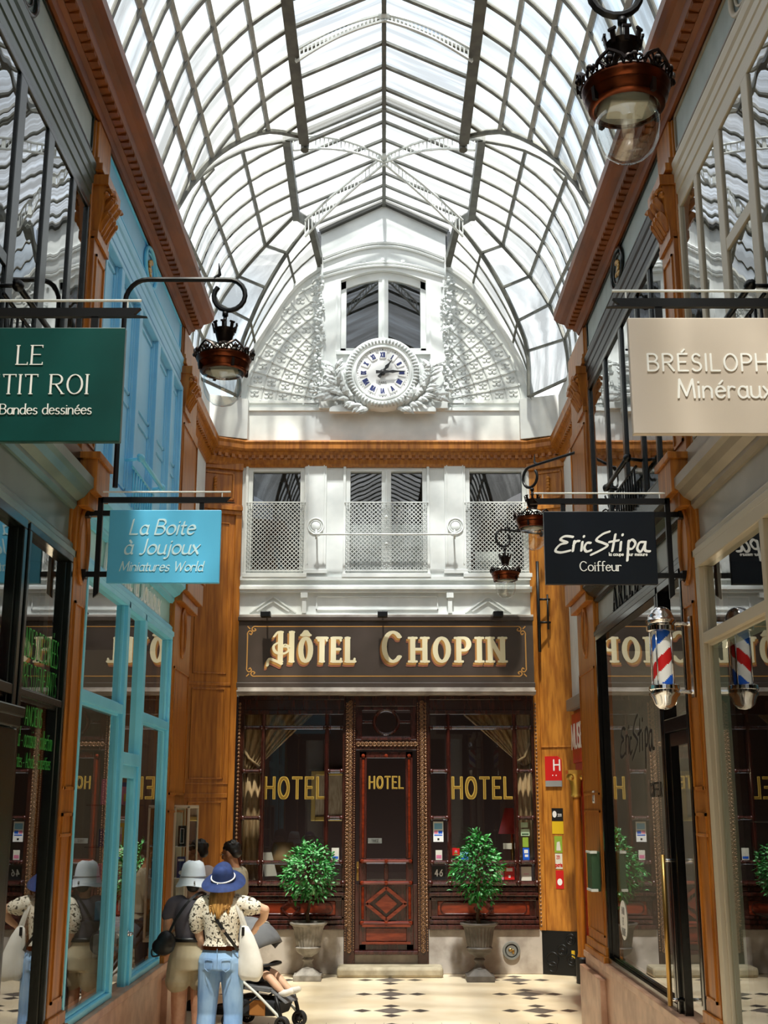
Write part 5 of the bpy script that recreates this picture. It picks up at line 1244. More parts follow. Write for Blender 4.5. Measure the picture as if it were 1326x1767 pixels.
# ---------------------------------------------------------------- barber pole
bx, by = 1.885, 8.15
bp = thing('barber_pole', (bx, by, 2.81), 'chrome barber pole with red, white and blue stripes on the right', 'barber pole')
m = MB(); n, rows = 48, 40; vs = []; fs = []; mi = []
for j in range(rows + 1):
    for k in range(n):
        a = 2 * pi * k / n; vs.append((bx + .068 * math.cos(a), by + .068 * math.sin(a), 2.98 + .37 * j / rows))
m.v = vs
for j in range(rows):
    for k in range(n):
        m.f.append((j * n + k, j * n + (k + 1) % n, (j + 1) * n + (k + 1) % n, (j + 1) * n + k))
        ph = (j / rows - k / n + .66) % 1.0
        m.mi.append(0 if ph < .24 else 1 if ph < .5 else 0 if ph < .74 else 2)
m.build('striped_cylinder', ['white', 'red', 'blue'], bp, smooth=True)
m = MB()
for a in (.3, 2.84, 4.0, 5.4): m.tube([(bx + .078 * math.cos(a), by + .078 * math.sin(a), 2.97), (bx + .078 * math.cos(a), by + .078 * math.sin(a), 3.36)], .005, 6)
m.build('rods', 'chrome', bp, smooth=True)
m = MB(); m.lathe([(.08, 3.39), (.098, 3.40), (.10, 3.43), (.085, 3.44), (.10, 3.455), (.104, 3.47), (.09, 3.48), (.085, 3.5), (.07, 3.535), (.04, 3.56), (0, 3.57)], (bx, by, -.05), 36); m.build('cap', 'chrome', bp, smooth=True, auto=50)
m = MB(); m.lathe([(0, 2.87), (.04, 2.878), (.07, 2.905), (.085, 2.95), (.1, 2.965), (.104, 2.98), (.09, 2.99), (.104, 3.005), (.1, 3.03), (.08, 3.04)], (bx, by, -.05), 36); m.build('base', 'chrome', bp, smooth=True, auto=50)
m = MB()
for z in (2.94, 3.40): m.tube([(bx + .08, by, z), (2.10, by, z)], .014, 8)
m.box(2.075, 2.098, by - .03, by + .03, 2.9, 3.45)
m.build('bracket', 'chrome', bp, smooth=True, auto=40)

# ---------------------------------------------------------------- lettering on shop glass and fascias
def wall_text(sx, txt, size, ym, z, mt, label, o=.004, **kw):
    m = MB(); letters(m, txt, size, (WP(sx, o, ym, z), (0, 1, 0) if sx < 0 else (0, -1, 0), (0, 0, 1), (-sx, 0, 0)), **kw)
    return tag(m.build('lettering', mt), label, 'lettering')
thin = dict(nib=(.04, .04, 0), track=.14)
wall_text(-1, 'BANDES DESSINÉES', .17, 7.5, 3.07, 'letter_green', 'green comic-shop lettering, upper line on the dark left window', xs=fitted('BANDES DESSINÉES', 0.17, 0.86, 0.1), nib=(.02, .026, 0), track=.1, depth=.001)
wall_text(-1, "LIVRES D'ENFANTS", .15, 7.5, 2.88, 'letter_green', 'green lettering line just above the bar of the dark left window', xs=fitted("LIVRES D'ENFANTS", 0.15, 0.86, 0.1), nib=(.02, .026, 0), track=.1, depth=.001)
wall_text(-1, 'ANCIENS', .11, 7.47, 2.67, 'letter_green', 'short green lettering line just below the bar of the dark left window', xs=fitted('ANCIENS', 0.11, 0.36, 0.14), depth=.001, nib=(.03, .04, 0), track=.14)
wall_text(-1, 'Neuf - occasion - collection', .11, 7.5, 2.54, 'letter_green', 'green lettering line third from the bottom of the dark left window', xs=fitted('Neuf - occasion - collection', 0.11, 0.84, 0.1), nib=(.02, .026, 0), track=.1, depth=.001)
wall_text(-1, 'Ventes - Achats - Expertises', .085, 7.5, 2.42, 'letter_green', 'lowest green lettering line on the dark left window', xs=fitted('Ventes - Achats - Expertises', 0.085, 0.82, 0.1), nib=(.02, .026, 0), track=.1, depth=.001)
wall_text(-1, 'La Boite à Joujoux', .22, 10.2, 3.955, 'letter_white', 'white italic lettering on the teal sign band of the blue shop', slant=.2, nib=(.07, .025, 40), track=.2, depth=.02)
wall_text(1, 'ARLEBUSS', .2, 10.2, 3.96, 'black', 'black lettering on the grey sign band of the hairdresser shop', xs=.9, nib=(.06, .03, 30), track=.7, serif=.12, depth=.015)
m = MB(); k = .29; script_logo(m, k, (WP(1, .004, 10.45, 2.62), (0, -1, 0), (0, 0, 1), (-1, 0, 0)), [(a * k, b * k) for a, b in nibof(.06, .035, 40)])
tag(m.build('lettering', 'black'), 'black brush script on the glass of the hairdresser window', 'lettering')
wall_text(1, 'COIFFEUR', .10, 9.75, 2.27, 'black', 'small black capitals under the script on the hairdresser window', xs=.7, nib=(.08, .08, 0), track=.2, depth=.001)
m = MB(); m.prism([WP(1, .004, 11.35 + .17 * math.cos(a), 1.2 + .17 * math.sin(a)) for a in [2 * pi * i / 24 for i in range(24)]], (-.001, 0, 0)); st = tag(m.build('round_sticker', 'white'), 'round white sticker low on the hairdresser window', 'sticker')
m = MB(); 
for i, t in enumerate(('HAIR', 'ET', 'BARBE')): letters(m, t, .06, (WP(1, .006, 11.35, 1.25 - .09 * i), (0, -1, 0), (0, 0, 1), (-1, 0, 0)), nib=(.05, .05, 0), track=.2, xs=.7, depth=.001)
m.build('sticker_print', 'grey', st)

# ---------------------------------------------------------------- window guards, rods, mailbox, showcase
def find(lbl): return [o for o in COL.objects if o.get('label', '').startswith(lbl)][0]
for sx, lb, mt in ((-1, 'sky-blue shuttered upper', 'sky_blue_paint'), (1, 'black-framed upper', 'black_iron')):
    m = MB(); m.tube([WP(sx, .13, 9.55, 5.0), WP(sx, .13, 10.65, 5.0)], .02, 8)
    for y in (9.62, 10.58): m.tube([WP(sx, .0, y, 4.98), WP(sx, .16, y, 5.0)], .014, 6); m.ball(WP(sx, .13, y, 5.0), .035, 8, 6)
    for i in range(9): m.tube([WP(sx, .06, 9.7 + .1 * i, 4.6), WP(sx, .06, 9.7 + .1 * i, 4.93)], .009, 6)
    m.tube([WP(sx, .06, 9.62, 4.93), WP(sx, .06, 10.58, 4.93)], .012, 6)
    m.build('window_guard', mt, find(lb), smooth=True)
for sx, lb in ((-1, 'tall dark-framed'), (1, 'tall taupe-framed')):
    m = MB(); m.tube([WP(sx, .12, 6.15, 5.0), WP(sx, .12, 7.1, 5.0)], .018, 8)
    for y in (6.2, 7.05): m.ball(WP(sx, .12, y, 5.0), .035, 8, 6); m.tube([WP(sx, 0, y, 5.0), WP(sx, .12, y, 5.0)], .012, 6)
    m.tube([WP(sx, .06, 6.15, 4.93), WP(sx, .06, 7.1, 4.93)], .012, 6)
    for i in range(9): m.tube([WP(sx, .06, 6.22 + .1 * i, 4.6), WP(sx, .06, 6.22 + .1 * i, 4.93)], .009, 6)
    m.build('window_guard', 'black_iron', find(lb), smooth=True)
mb_ = thing('mailbox', (2.02, 12.1, 1.38), 'small dark green box with metal corners on the right end pilaster', 'box')
m = MB(); m.box(1.985, 2.07, 12.0, 12.26, 1.4, 1.77); m.build('body', 'green_metal', mb_, bevel=.01)
m = MB()
for z in (1.4, 1.75): m.box(1.98, 2.04, 11.99, 12.01, z, z + .025); m.box(1.975, 1.99, 12.0, 12.26, z, z + .02)
m.build('corner_fitting', 'white_steel', mb_)
np_ = MB(); np_.box(2.045, 2.0451, 12.5, 12.5, 2.2, 2.2) if 0 else np_.box(2.095, 2.1, 12.35, 12.45, 2.22, 2.34)
np_ = tag(np_.build('number_plate', 'white'), 'small white number plate on the right end pilaster', 'plate')
m = MB(); letters(m, '15', .07, ((2.0945, 12.4, 2.245), (0, -1, 0), (0, 0, 1), (-1, 0, 0)), nib=(.08, .08, 0), depth=.001) if 0 else letters(m, '12', .07, ((2.0945, 12.4, 2.245), (0, -1, 0), (0, 0, 1), (-1, 0, 0)), nib=(.08, .08, 0), depth=.001)
m.build('plate_print', 'black', np_)
sc = thing('display_case', (-2.02, 12.72, .9), 'narrow pale wall showcase on the left end pilaster', 'showcase')
m = MB()
for q in ((-2.1, -1.95, 12.42, 12.45, .92, 2.19), (-2.1, -1.95, 13.0, 13.03, .92, 2.19), (-2.1, -1.95, 12.45, 13.0, .92, .95), (-2.1, -1.95, 12.45, 13.0, 2.16, 2.19)):
    pass
for x in (-2.09, -1.955):
    for y in (12.43, 13.02): m.box(x - .012, x + .012, y - .012, y + .012, .92, 2.19)
m.box(-2.1, -1.943, 12.418, 13.032, 2.17, 2.2); m.box(-2.1, -1.943, 12.418, 13.032, .9, .94)
m.build('frame', 'taupe_light', sc, bevel=.004)
m = MB(); m.box(-2.099, -2.094, 12.42, 13.03, .94, 2.17); m.build('back_panel', 'interior_pale', sc)
m = MB(); m.quad((-1.95, 12.44, .94), (-1.95, 13.02, .94), (-1.95, 13.02, 2.17), (-1.95, 12.44, 2.17)); m.quad((-2.09, 12.43, .94), (-1.955, 12.43, .94), (-1.955, 12.43, 2.17), (-2.09, 12.43, 2.17)); m.build('pane', 'shop_glass', sc)
m = MB(); m.box(-2.09, -1.96, 12.45, 13.0, 1.795, 1.80); m.box(-2.09, -1.96, 12.45, 13.0, 1.495, 1.50); m.build('shelf', 'white', sc)
m = MB(); m.box(-2.06, -1.985, 12.47, 12.6, 1.50, 1.70); b_ = tag(m.build('toy_box', 'navy'), 'deep blue boxed item in the left wall showcase', 'box')
m = MB(); m.ball((-2.02, 12.468, 1.55), (.02, .002, .02), 10, 6); m.box(-2.05, -1.99, 12.4685, 12.47, 1.66, 1.68); m.build('box_print', 'white', b_)
m = MB(); m.box(-2.06, -1.985, 12.47, 12.56, 1.80, 2.0); b_ = tag(m.build('toy_box', 'black'), 'black boxed item with white outline in the left wall showcase', 'box')
m = MB()
for q in ((-2.04, -2.0, 1.83, 1.834), (-2.04, -2.0, 1.97, 1.974), (-2.04, -2.036, 1.83, 1.974), (-2.004, -2.0, 1.83, 1.974)): m.box(q[0], q[1], 12.4685, 12.47, q[2], q[3])
m.build('box_print', 'white', b_)
m = MB(); m.box(-2.06, -1.985, 12.48, 12.6, 1.2, 1.45); tag(m.build('toy_box', 'paper'), 'pale boxed item on the bottom of the left wall showcase', 'box')

# ---------------------------------------------------------------- plaques and stickers by the hotel
def cplate(s0, z0, w, h, mt, name, label, cat='sticker', th=.003, cut=0):
    A, d, n = CHR['A'], CHR['d'], CHR['n']
    p = [A + d * s0 + n * .001, A + d * (s0 + w) + n * .001]
    pts = [(p[0].x, p[0].y, z0), (p[1].x, p[1].y, z0)] + ([(p[1].x, p[1].y, z0 + h - cut), (p[1].x - d.x * cut, p[1].y - d.y * cut, z0 + h)] if cut else [(p[1].x, p[1].y, z0 + h)]) + [(p[0].x, p[0].y, z0 + h)]
    m = MB(); m.prism(pts, n * th); return tag(m.build(name, mt), label, cat)
def cfr(s0, z, o=.005):
    A, d, n = CHR['A'], CHR['d'], CHR['n']; p = A + d * s0 + n * o; return ((p.x, p.y, z), d, (0, 0, 1), n)
q = cplate(.14, 2.53, .235, .33, 'red', 'plaque', 'red hotel plaque with white H on the right panelling', 'plaque', .02, .05)
m = MB(); letters(m, 'H', .14, cfr(.31, 2.67, .0215), nib=(.07, .07, 0), xs=.9, depth=.002); 
for i in (0, 1): m.ball(Vector(cfr(.25 + .05 * i, 2.60, .021)[0]), (.01, .002, .01), 6, 4)
m.build('plaque_lettering', 'white', q)
m = MB(); A, d, n = CHR['A'], CHR['d'], CHR['n']; p0, p1 = A + d * .14 + n * .001, A + d * .375 + n * .001; m.prism([(p0.x, p0.y, 2.45), (p1.x, p1.y, 2.45), (p1.x, p1.y, 2.53), (p0.x, p0.y, 2.53)], n * .02); m.build('plaque_base', 'grey', q)
q = cplate(.21, 1.99, .16, .17, 'black', 'sticker', 'black square sticker, topmost of the column on the right panelling')
m = MB(); p = Vector(cfr(.25, 2.08)[0]); m.prism([p + CHR['d'] * .03 * math.cos(a) + Vector((0, 0, .045 * math.sin(a))) for a in [2 * pi * i / 16 for i in range(16)]], CHR['n'] * .001); letters(m, '2019', .035, cfr(.33, 2.05), nib=(.08, .08, 0), depth=.001); m.build('sticker_print', 'white', q)
cplate(.21, 1.82, .16, .165, 'yellow', 'sticker', 'yellow square sticker below the black one on the right panelling')
q = cplate(.235, 1.57, .11, .22, 'lime', 'sticker', 'green guidebook sticker below the yellow one on the right panelling')
m = MB(); p = Vector(cfr(.29, 1.66)[0]); m.prism([p + CHR['d'] * a + Vector((0, 0, b)) for a, b in ((-.03, -.06), (.035, -.06), (.02, .06), (-.02, .05))], CHR['n'] * .001); m.build('sticker_print', 'paper', q)
q = cplate(.24, 1.36, .10, .20, 'paper', 'sticker', 'cream sticker with red print on the right panelling')
m = MB(); letters(m, '2017', .045, cfr(.29, 1.49), nib=(.07, .07, 0), xs=.6, depth=.001); letters(m, 'paris', .05, cfr(.29, 1.39), nib=(.1, .1, 0), xs=.7, depth=.001); m.build('sticker_print', 'red', q)
q = cplate(.24, 1.10, .11, .24, 'red', 'sticker', 'red sticker, lowest of the column on the right panelling')
m = MB(); p = Vector(cfr(.295, 1.19)[0]); m.prism([p + CHR['d'] * .035 * math.cos(a) + Vector((0, 0, .045 * math.sin(a))) for a in [2 * pi * i / 16 for i in range(16)]], CHR['n'] * .001); m.build('sticker_print', 'white', q)
q = cplate(.02, .0, .52, .56, 'black_iron', 'meter_cover', 'black cast-iron cover with scroll relief at the foot of the right panelling', 'cover', .02)
m = MB(); Rm = random.Random(2)
for s0, z, r in ((.16, .2, .085), (.16, .1, .06), (.30, .32, .065), (.42, .46, .065), (.43, .2, .07), (.3, .3, .03), (.42, .45, .03), (.43, .2, .035)):
    p = Vector(cfr(s0, z, .02)[0]); m.tube([p + CHR['d'] * r * math.cos(a) + Vector((0, 0, r * math.sin(a))) for a in [2 * pi * i / 20 for i in range(20)]], .011, 5, closed=True)
m.build('scroll_relief', 'black_iron', q, smooth=True)
m = MB(); p = Vector(cfr(.45, .27, .022)[0]); m.prism([p + CHR['d'] * a + Vector((0, 0, b)) for a, b in ((-.02, -.05), (.025, -.05), (.025, .05), (-.02, .05))], CHR['n'] * .002); m.build('cover_label', 'yellow', q)
ol = thing('outlet_cover', (1.715, FY - .08, .17), 'round metal cover plate set in the stone base right of the plant', 'cover')
m = MB(); m.lathe([(.0, .02), (.07, .02), (.085, .0), (.09, .03), (.115, .03), (.12, 0)], (1.715, FY - .05, .3), 28, 'y'); m.build('ring', 'zinc', ol, smooth=True, auto=40)
m = MB(); m.ball((1.70, FY - .075, .31), (.03, .008, .02), 8, 6); m.ball((1.735, FY - .075, .29), (.02, .008, .03), 8, 6); m.build('valve', 'brass', ol, smooth=True)
GY = HY + .012
def wst(x0, x1, z0, z1, mt, label, name='sticker', cat='sticker', prn=None):
    m = MB(); m.box(x0, x1, GY - .002, GY, z0, z1); o = tag(m.build(name, mt), label, cat)
    if prn:
        for mt2, lst in prn:
            m = MB()
            for (a, b, c, d_) in lst: m.box(x0 + (x1 - x0) * a, x0 + (x1 - x0) * b, GY - .003, GY - .002, z0 + (z1 - z0) * c, z0 + (z1 - z0) * d_)
            m.build('print', mt2, o)
    return o
wst(.68, .82, 1.71, 1.98, 'white', 'tall white notice with blue and pink print in the right hotel window', 'notice', 'notice', [('sky', [(.1, .9, .62, .92)]), ('pink', [(.1, .45, .4, .56)]), ('blue', [(.5, .9, .4, .56), (.1, .9, .3, .36)]), ('black', [(.4, .6, .08, .18)])])
wst(.71, .80, 1.47, 1.60, 'paper', 'small white and red notice under the tall one in the right hotel window', 'notice', 'notice', [('pink', [(.1, .9, .15, .5)])])
q = wst(.66, .84, 1.21, 1.39, 'black', 'black house number plate reading 46 in the right hotel window', 'number_plate', 'plate')
m = MB(); letters(m, '46', .08, ((.75, GY - .0025, 1.26), (1, 0, 0), (0, 0, 1), (0, -1, 0)), nib=(.09, .09, 0), track=.3, depth=.001); m.build('plate_print', 'white', q)
wst(.94, 1.04, 1.53, 1.63, 'red', 'red square sticker left of the right plant in the hotel window', prn=[('pink', [(.35, .65, .4, .7)])])
wst(1.05, 1.16, 1.47, 1.58, 'sky', 'pale blue sticker beside the red one in the hotel window', prn=[('blue', [(.1, .9, .1, .5)])])
wst(1.89, 1.99, 1.90, 1.97, 'mint', 'pale green sticker, topmost of the column in the right hotel window')
wst(1.89, 2.01, 1.79, 1.88, 'mint', 'pale green sticker with dark strip in the right hotel window', prn=[('green_metal', [(.1, .9, .15, .35)])])
wst(1.91, 1.99, 1.64, 1.77, 'lime', 'yellow-green sticker in the column in the right hotel window')
wst(1.91, 2.0, 1.47, 1.63, 'blue', 'blue sticker with white print in the right hotel window', prn=[('white', [(.2, .8, .55, .85), (.3, .8, .25, .45)])])
wst(1.88, 2.02, 1.20, 1.38, 'paper', 'white no-smoking card at the bottom right of the hotel window', 'notice', 'notice', [('pink', [(.25, .75, .45, .5)])])
wst(1.65, 1.79, 1.21, 1.38, 'red', 'red card with white print at the foot of the right hotel window', 'notice', 'notice', [('white', [(.2, .8, .65, .9), (.4, .6, .15, .35)])])
wst(1.53, 1.64, 1.21, 1.34, 'pink', 'pink leaflet right of the plant in the hotel window', 'leaflet', 'leaflet', [('white', [(.3, .7, .5, .9)])])
wst(-.72, -.62, 1.47, 1.63, 'paper', 'pale sticker beside the door in the left hotel window', prn=[('blue', [(.1, .9, .1, .3)])])

# ---------------------------------------------------------------- planters
def planter(x, y, zc, rx, rz, seed, label, urn_mat, npal, name='potted_ficus'):
    Rr = random.Random(seed); root = thing(name, (x, y, 0), label, 'plant')
    m = MB(); m.box(x - .18, x + .18, y - .18, y + .18, 0, .075)
    pv = [(x + sx * .16, y + sy * .16, .075) for sx, sy in ((-1, -1), (1, -1), (1, 1), (-1, 1))] + [(x + sx * .07, y + sy * .07, .15) for sx, sy in ((-1, -1), (1, -1), (1, 1), (-1, 1))]
    m.add(pv, [(0, 1, 5, 4), (1, 2, 6, 5), (2, 3, 7, 6), (3, 0, 4, 7), (4, 5, 6, 7)])
    m.build('urn_base', urn_mat, root, bevel=.006)
    m = MB(); m.lathe([(.08, .15), (.06, .19), (.055, .22), (.075, .25), (.07, .265), (.05, .28), (.075, .30), (.13, .33), (.155, .36), (.16, .40)], (x, y, 0), 40, flute=0); m.lathe([(.16, .385), (.172, .40), (.16, .415)], (x, y, 0), 40)
    m.lathe([(.15, .41), (.165, .47), (.175, .55), (.185, .62), (.205, .665)], (x, y, 0), 96, flute=24, famp=.035)
    m.lathe([(.205, .665), (.24, .685), (.25, .70), (.245, .715), (.21, .715), (.2, .69)], (x, y, 0), 48)
    m.build('urn', urn_mat, root, smooth=True, auto=50)
    m = MB(); m.lathe([(0, .692), (.2, .69)], (x, y, 0), 24); m.build('soil', 'soil', root)
    m = MB(); tp = smoothpts([(x, y, .68), (x - .015, y, .8), (x + .01, y + .01, .95), (x, y, zc - .1), (x + .02, y, zc + .2)], 5); m.tube(tp, [.028 - .018 * i / len(tp) for i in range(len(tp))], 8)
    br = []
    for i in range(26):
        a = Rr.uniform(0, 2 * pi); e = Rr.uniform(-.5, 1.3); r = Rr.uniform(.55, .95); s_ = (x, y, zc - .25 + .3 * Rr.random())
        e_ = (x + rx * r * math.cos(a) * math.cos(e), y + rx * r * math.sin(a) * math.cos(e), zc + rz * r * math.sin(e)); br.append((s_, e_)); m.tube([s_, (.5 * (s_[0] + e_[0]), .5 * (s_[1] + e_[1]), .5 * (s_[2] + e_[2]) + .04), e_], [.010, .007, .003], 5)
    m.build('trunk', 'bark', root, smooth=True)
    m = MB()
    for i in range(1150):
        a = Rr.uniform(0, 2 * pi); t = math.acos(Rr.uniform(-1, 1)); r = Rr.uniform(.45, 1.0) ** .5
        lump = 1 + .16 * math.sin(3 * a + seed) * math.sin(2 * t + seed) + .1 * math.sin(7 * a + 5 * t)
        dx, dy, dz = math.sin(t) * math.cos(a), math.sin(t) * math.sin(a), math.cos(t)
        tap = 1 - .35 * max(0, dz) if seed != 4 else 1 - .5 * max(0, dz)
        p = Vector((x + rx * r * lump * dx * tap, y + rx * r * lump * dy * tap, zc + rz * r * lump * dz))
        d = Vector((dx, dy, dz * .6)) + Vector((Rr.uniform(-.8, .8), Rr.uniform(-.8, .8), Rr.uniform(-.9, .5)))
        leaf3(m, p, d, Vector((dx * .6 + Rr.uniform(-.5, .5), dy * .6 + Rr.uniform(-.5, .5), .9)), Rr.uniform(.055, .085), Rr.uniform(.026, .04), .12, mi=1 if Rr.random() < npal else 0)
    m.build('foliage', ['leaf', 'leaf_pale'], root, smooth=True)
    return root
planter(-.99, 16.62, 1.35, .35, .36, 3, 'leafy ficus in a fluted grey urn left of the hotel door', 'urn_pale', .4)
planter(1.24, 16.55, 1.40, .34, .44, 4, 'leafy ficus in a fluted dark urn right of the hotel door', 'urn', .22)

# ---------------------------------------------------------------- red shop beyond the right corner
rs = thing('red_shopfront', (2.6, 15.9, 0), 'red shopfront with gilt capital just past the right end pilaster', 'shopfront')
m = MB(); m.box(2.60, 2.67, 13.4, 16.7, 0, 3.45); m.build('front', 'red_shop', rs)
m = MB(); m.box(2.50, 2.67, 13.4, 16.7, 3.45, 3.6); m.build('ledge', 'zinc', rs, bevel=.01)
m = MB(); m.box(2.57, 2.60, 13.5, 16.7, 2.75, 3.40); m.build('fascia', 'red_shop', rs)
m = MB(); letters(m, 'MUSEE', .3, ((2.568, 16.2, 2.95), (0, -1, 0), (0, 0, 1), (-1, 0, 0)), nib=(.09, .07, 0), depth=.004); m.build('lettering', 'white', rs)
m = MB(); c = (2.535, 16.3, 0); m.lathe([(.07, .3), (.055, .36), (.055, 2.3)], c, 20); m.build('column', 'honey_wood', rs, smooth=True, auto=40)
m = MB(); m.lathe([(.055, 2.3), (.075, 2.32), (.065, 2.36), (.085, 2.5), (.12, 2.6)], c, 20); m.box(2.42, 2.60, 16.18, 16.42, 2.6, 2.65)
for k in range(4): a = pi / 4 + k * pi / 2; m.ball((c[0] + .1 * math.cos(a), c[1] + .1 * math.sin(a), 2.56), .045, 8, 6)
m.build('capital', 'gold', rs, smooth=True, auto=40)
m = MB(); m.lathe([(.085, 0), (.085, .3), (.07, .32)], c, 20); m.build('column_foot', 'black', rs)

# ---------------------------------------------------------------- goods behind the shop glass
Rg = random.Random(21)
def shelf_unit(sx, y0, y1, zs, o0=-.42, o1=-.14, mt='globe_glass', label=''):
    for k, z in enumerate(zs):
        m = MB(); wbox(m, sx, o0, o1, y0, y1, z - .004, z + .004)
        tag(m.build('glass_shelf', mt), label % ['lowest', 'second lowest', 'middle', 'second highest', 'highest'][k], 'shelf')
shelf_unit(-1, 10.7, 11.85, (.95, 1.25, 1.55, 1.85, 2.2), label='%s glass shelf in the right-hand window of the blue toy shop')
cols = ['red', 'paper', 'white', 'pink', 'black', 'yellow', 'sky', 'navy', 'lime']
words = ['red', 'cream', 'white', 'pink', 'black', 'yellow', 'pale blue', 'navy', 'green']
nth = {}
for k, z in enumerate((.954, 1.254, 1.554, 1.854, 2.204)):
    y = 10.8; i = 0
    while y < 11.7:
        c = Rg.randrange(9); w_ = Rg.uniform(.09, .14); h = Rg.uniform(.14, .22)
        m = MB(); wbox(m, -1, -.32, -.32 + .1, y, y + w_, z, z + h)
        o = m.build('toy_box', cols[c]); m2 = MB(); wbox(m2, -1, -.219, -.2185, y + .02, y + w_ - .02, z + .03, z + h * .6); m2.build('box_print', cols[(c + 2) % 9], o)
        tag(o, '%s toy box, %s from the near end, %s glass shelf, blue shop' % (words[c], ['first', 'second', 'third', 'fourth', 'fifth', 'sixth'][i], ['lowest', 'second lowest', 'middle', 'second highest', 'highest'][k]), 'box', 'toy boxes on the glass shelves of the blue shop')
        y += w_ + Rg.uniform(.03, .14); i += 1
shelf_unit(1, 4.9, 7.8, (1.0, 1.55, 2.1), mt='interior_dark', label='%s dark shelf inside the taupe shop')
for k, z in enumerate((1.006, 1.556, 2.106)):
    for i in range(8):
        y = 5.1 + .34 * i + Rg.uniform(-.05, .05); r = Rg.uniform(.05, .09)
        m = MB(); m.ball(WP(1, -.28, y, z + r * .8), (r, r * 1.1, r), 9, 6)
        m.v = [(a + Rg.uniform(-.012, .012), b + Rg.uniform(-.012, .012), max(c, z)) for a, b, c in m.v]
        c = Rg.choice(['grey', 'interior_dark', 'paper', 'zinc', 'pink'])
        tag(m.build('mineral_specimen', c), '%s mineral, %s from the near end of the %s dark shelf' % ({'grey': 'grey', 'interior_dark': 'dark', 'paper': 'cream', 'zinc': 'metallic', 'pink': 'pink'}[c], ['first', 'second', 'third', 'fourth', 'fifth', 'sixth', 'seventh', 'eighth'][i], ['lowest', 'middle', 'top'][k]), 'mineral', 'minerals on the shelves of the taupe shop')
ry = thing('toy_figure', (-2.3, 6.55, 2.7), 'red padded toy with white dotted cap behind the glass at the left edge', 'toy')
m = MB(); m.ball((-2.35, 6.55, 3.05), (.08, .17, .33), 16, 12); m.tube([(-2.32, 6.68, 3.0), (-2.3, 6.76, 2.95), (-2.3, 6.78, 3.0)], [.04, .035, .02], 8); m.build('body', 'red', ry, smooth=True)
m = MB(); m.lathe([(.18, 0), (.17, .08), (.12, .15), (0, .18)], (-2.35, 6.55, 3.28), 20); cp_ = m.build('cap', 'white', ry, smooth=True)
m = MB()
for i in range(14): a = i * 2.4; m.ball((-2.35 + .165 * math.cos(a), 6.55 + .165 * math.sin(a), 3.31 + .05 * (i % 3)), .016, 6, 5)
m.build('dots', 'black', cp_)
m = MB(); m.tube([(-2.35, 6.55, 3.45), (-2.35, 6.57, 3.6)], .025, 8); m.ball((-2.35, 6.57, 3.65), (.03, .05, .05), 8, 6); m.build('tuft', 'yellow', ry, smooth=True)
for i, (x, y, z) in enumerate(((-3.2, 9.6, 2.6), (-3.2, 10.9, 2.6), (3.1, 10.6, 2.55), (3.1, 10.1, 2.55))):
    b_ = thing('wall_lamp', (x, y, z), ['small warm wall light deep inside the blue toy shop, nearer one', 'small warm wall light deep inside the blue toy shop, farther one', 'small warm wall light deep in the hairdresser shop, farther one', 'small warm wall light deep in the hairdresser shop, nearer one'][i], 'lamp', 'small warm lights inside the shops')
    s_ = 1 if x > 0 else -1
    m = MB(); m.lathe([(0, .0), (.02, .02), (.03, .06), (.02, .10), (0, .14)], (x, y, z), 12); m.build('bulb', 'bulb', b_, smooth=True)
    ld = bpy.data.lights.new('shop_light', 'POINT'); ld.energy = 14 if x > 0 else 9; ld.color = (1, .78, .52); ld.shadow_soft_size = .05; lo = bpy.data.objects.new('shop_light', ld); COL.objects.link(lo); lo.location = (x - s_ * .12, y, z + .25)
    m = MB(); m.tube([(x, y, z), (x, y, z - .05), (s_ * 3.86, y, z - .05)], .012, 6); m.build('bracket', 'brass', b_)

# ---------------------------------------------------------------- people
mat('skin', '#d9a585', .5, col2='#cf9878', scale=20); mat('skin_tan', '#a97a5c', .5)
mat('skin_light', '#e3b698', .5)
mat('hair_black', '#17120f', .45, col2='#0d0a08', scale=60, stretch=(1, 1, .2)); mat('hair_blond', '#c0904e', .45, col2='#8a5f2c', scale=45, stretch=(1, 1, .08), bump=.1); mat('hair_brown', '#3b2a1e', .5)
mat('cotton_grey', '#5d5a64', .85, col2='#524e59', scale=8, bump=.05); mat('khaki', '#cabc9e', .85, col2='#b7a98b', scale=6, bump=.06)
mat('denim', '#9cc0e8', .85, col2='#779fd2', scale=7, stretch=(1, 1, .5), bump=.08); mat('navy_felt', '#243a72', .8, col2='#1d3061', scale=20)
mat('hat_white', '#dbe4ec', .85, col2='#cdd8e2', scale=6); mat('olive_shirt', '#9c937e', .85, col2='#8c846d', scale=6); mat('white_shirt', '#dccfca', .85)
mat('tote_white', '#eceae4', .8, col2='#dcd9d2', scale=5, bump=.05); mat('leather_black', '#111012', .4); mat('rubber', '#1a1a1c', .7); mat('canopy_grey', '#6a6c70', .85, col2='#606266', scale=9); mat('tan_bag', '#a06a33', .6); mat('trouser_dark', '#23252b', .85)
fm = mat('floral', '#efe7d6', .85); nt = fm.node_tree
_t = nt.nodes.new('ShaderNodeTexCoord'); _v = nt.nodes.new('ShaderNodeTexNoise'); _v.inputs['Scale'].default_value = 36; _v.inputs['Detail'].default_value = 1.5
_r = nt.nodes.new('ShaderNodeValToRGB'); _r.color_ramp.interpolation = 'CONSTANT'; e = _r.color_ramp.elements
e[0].position = 0; e[0].color = C('#4a4336'); e[1].position = .405; e[1].color = C('#efe7d6'); x_ = e.new(.60); x_.color = C('#9a8468'); x_ = e.new(.64); x_.color = C('#efe7d6')
nt.links.new(_t.outputs['Object'], _v.inputs[0]); nt.links.new(_v.outputs['Fac'], _r.inputs[0]); nt.links.new(_r.outputs[0], bsdf(fm).inputs['Base Color'])

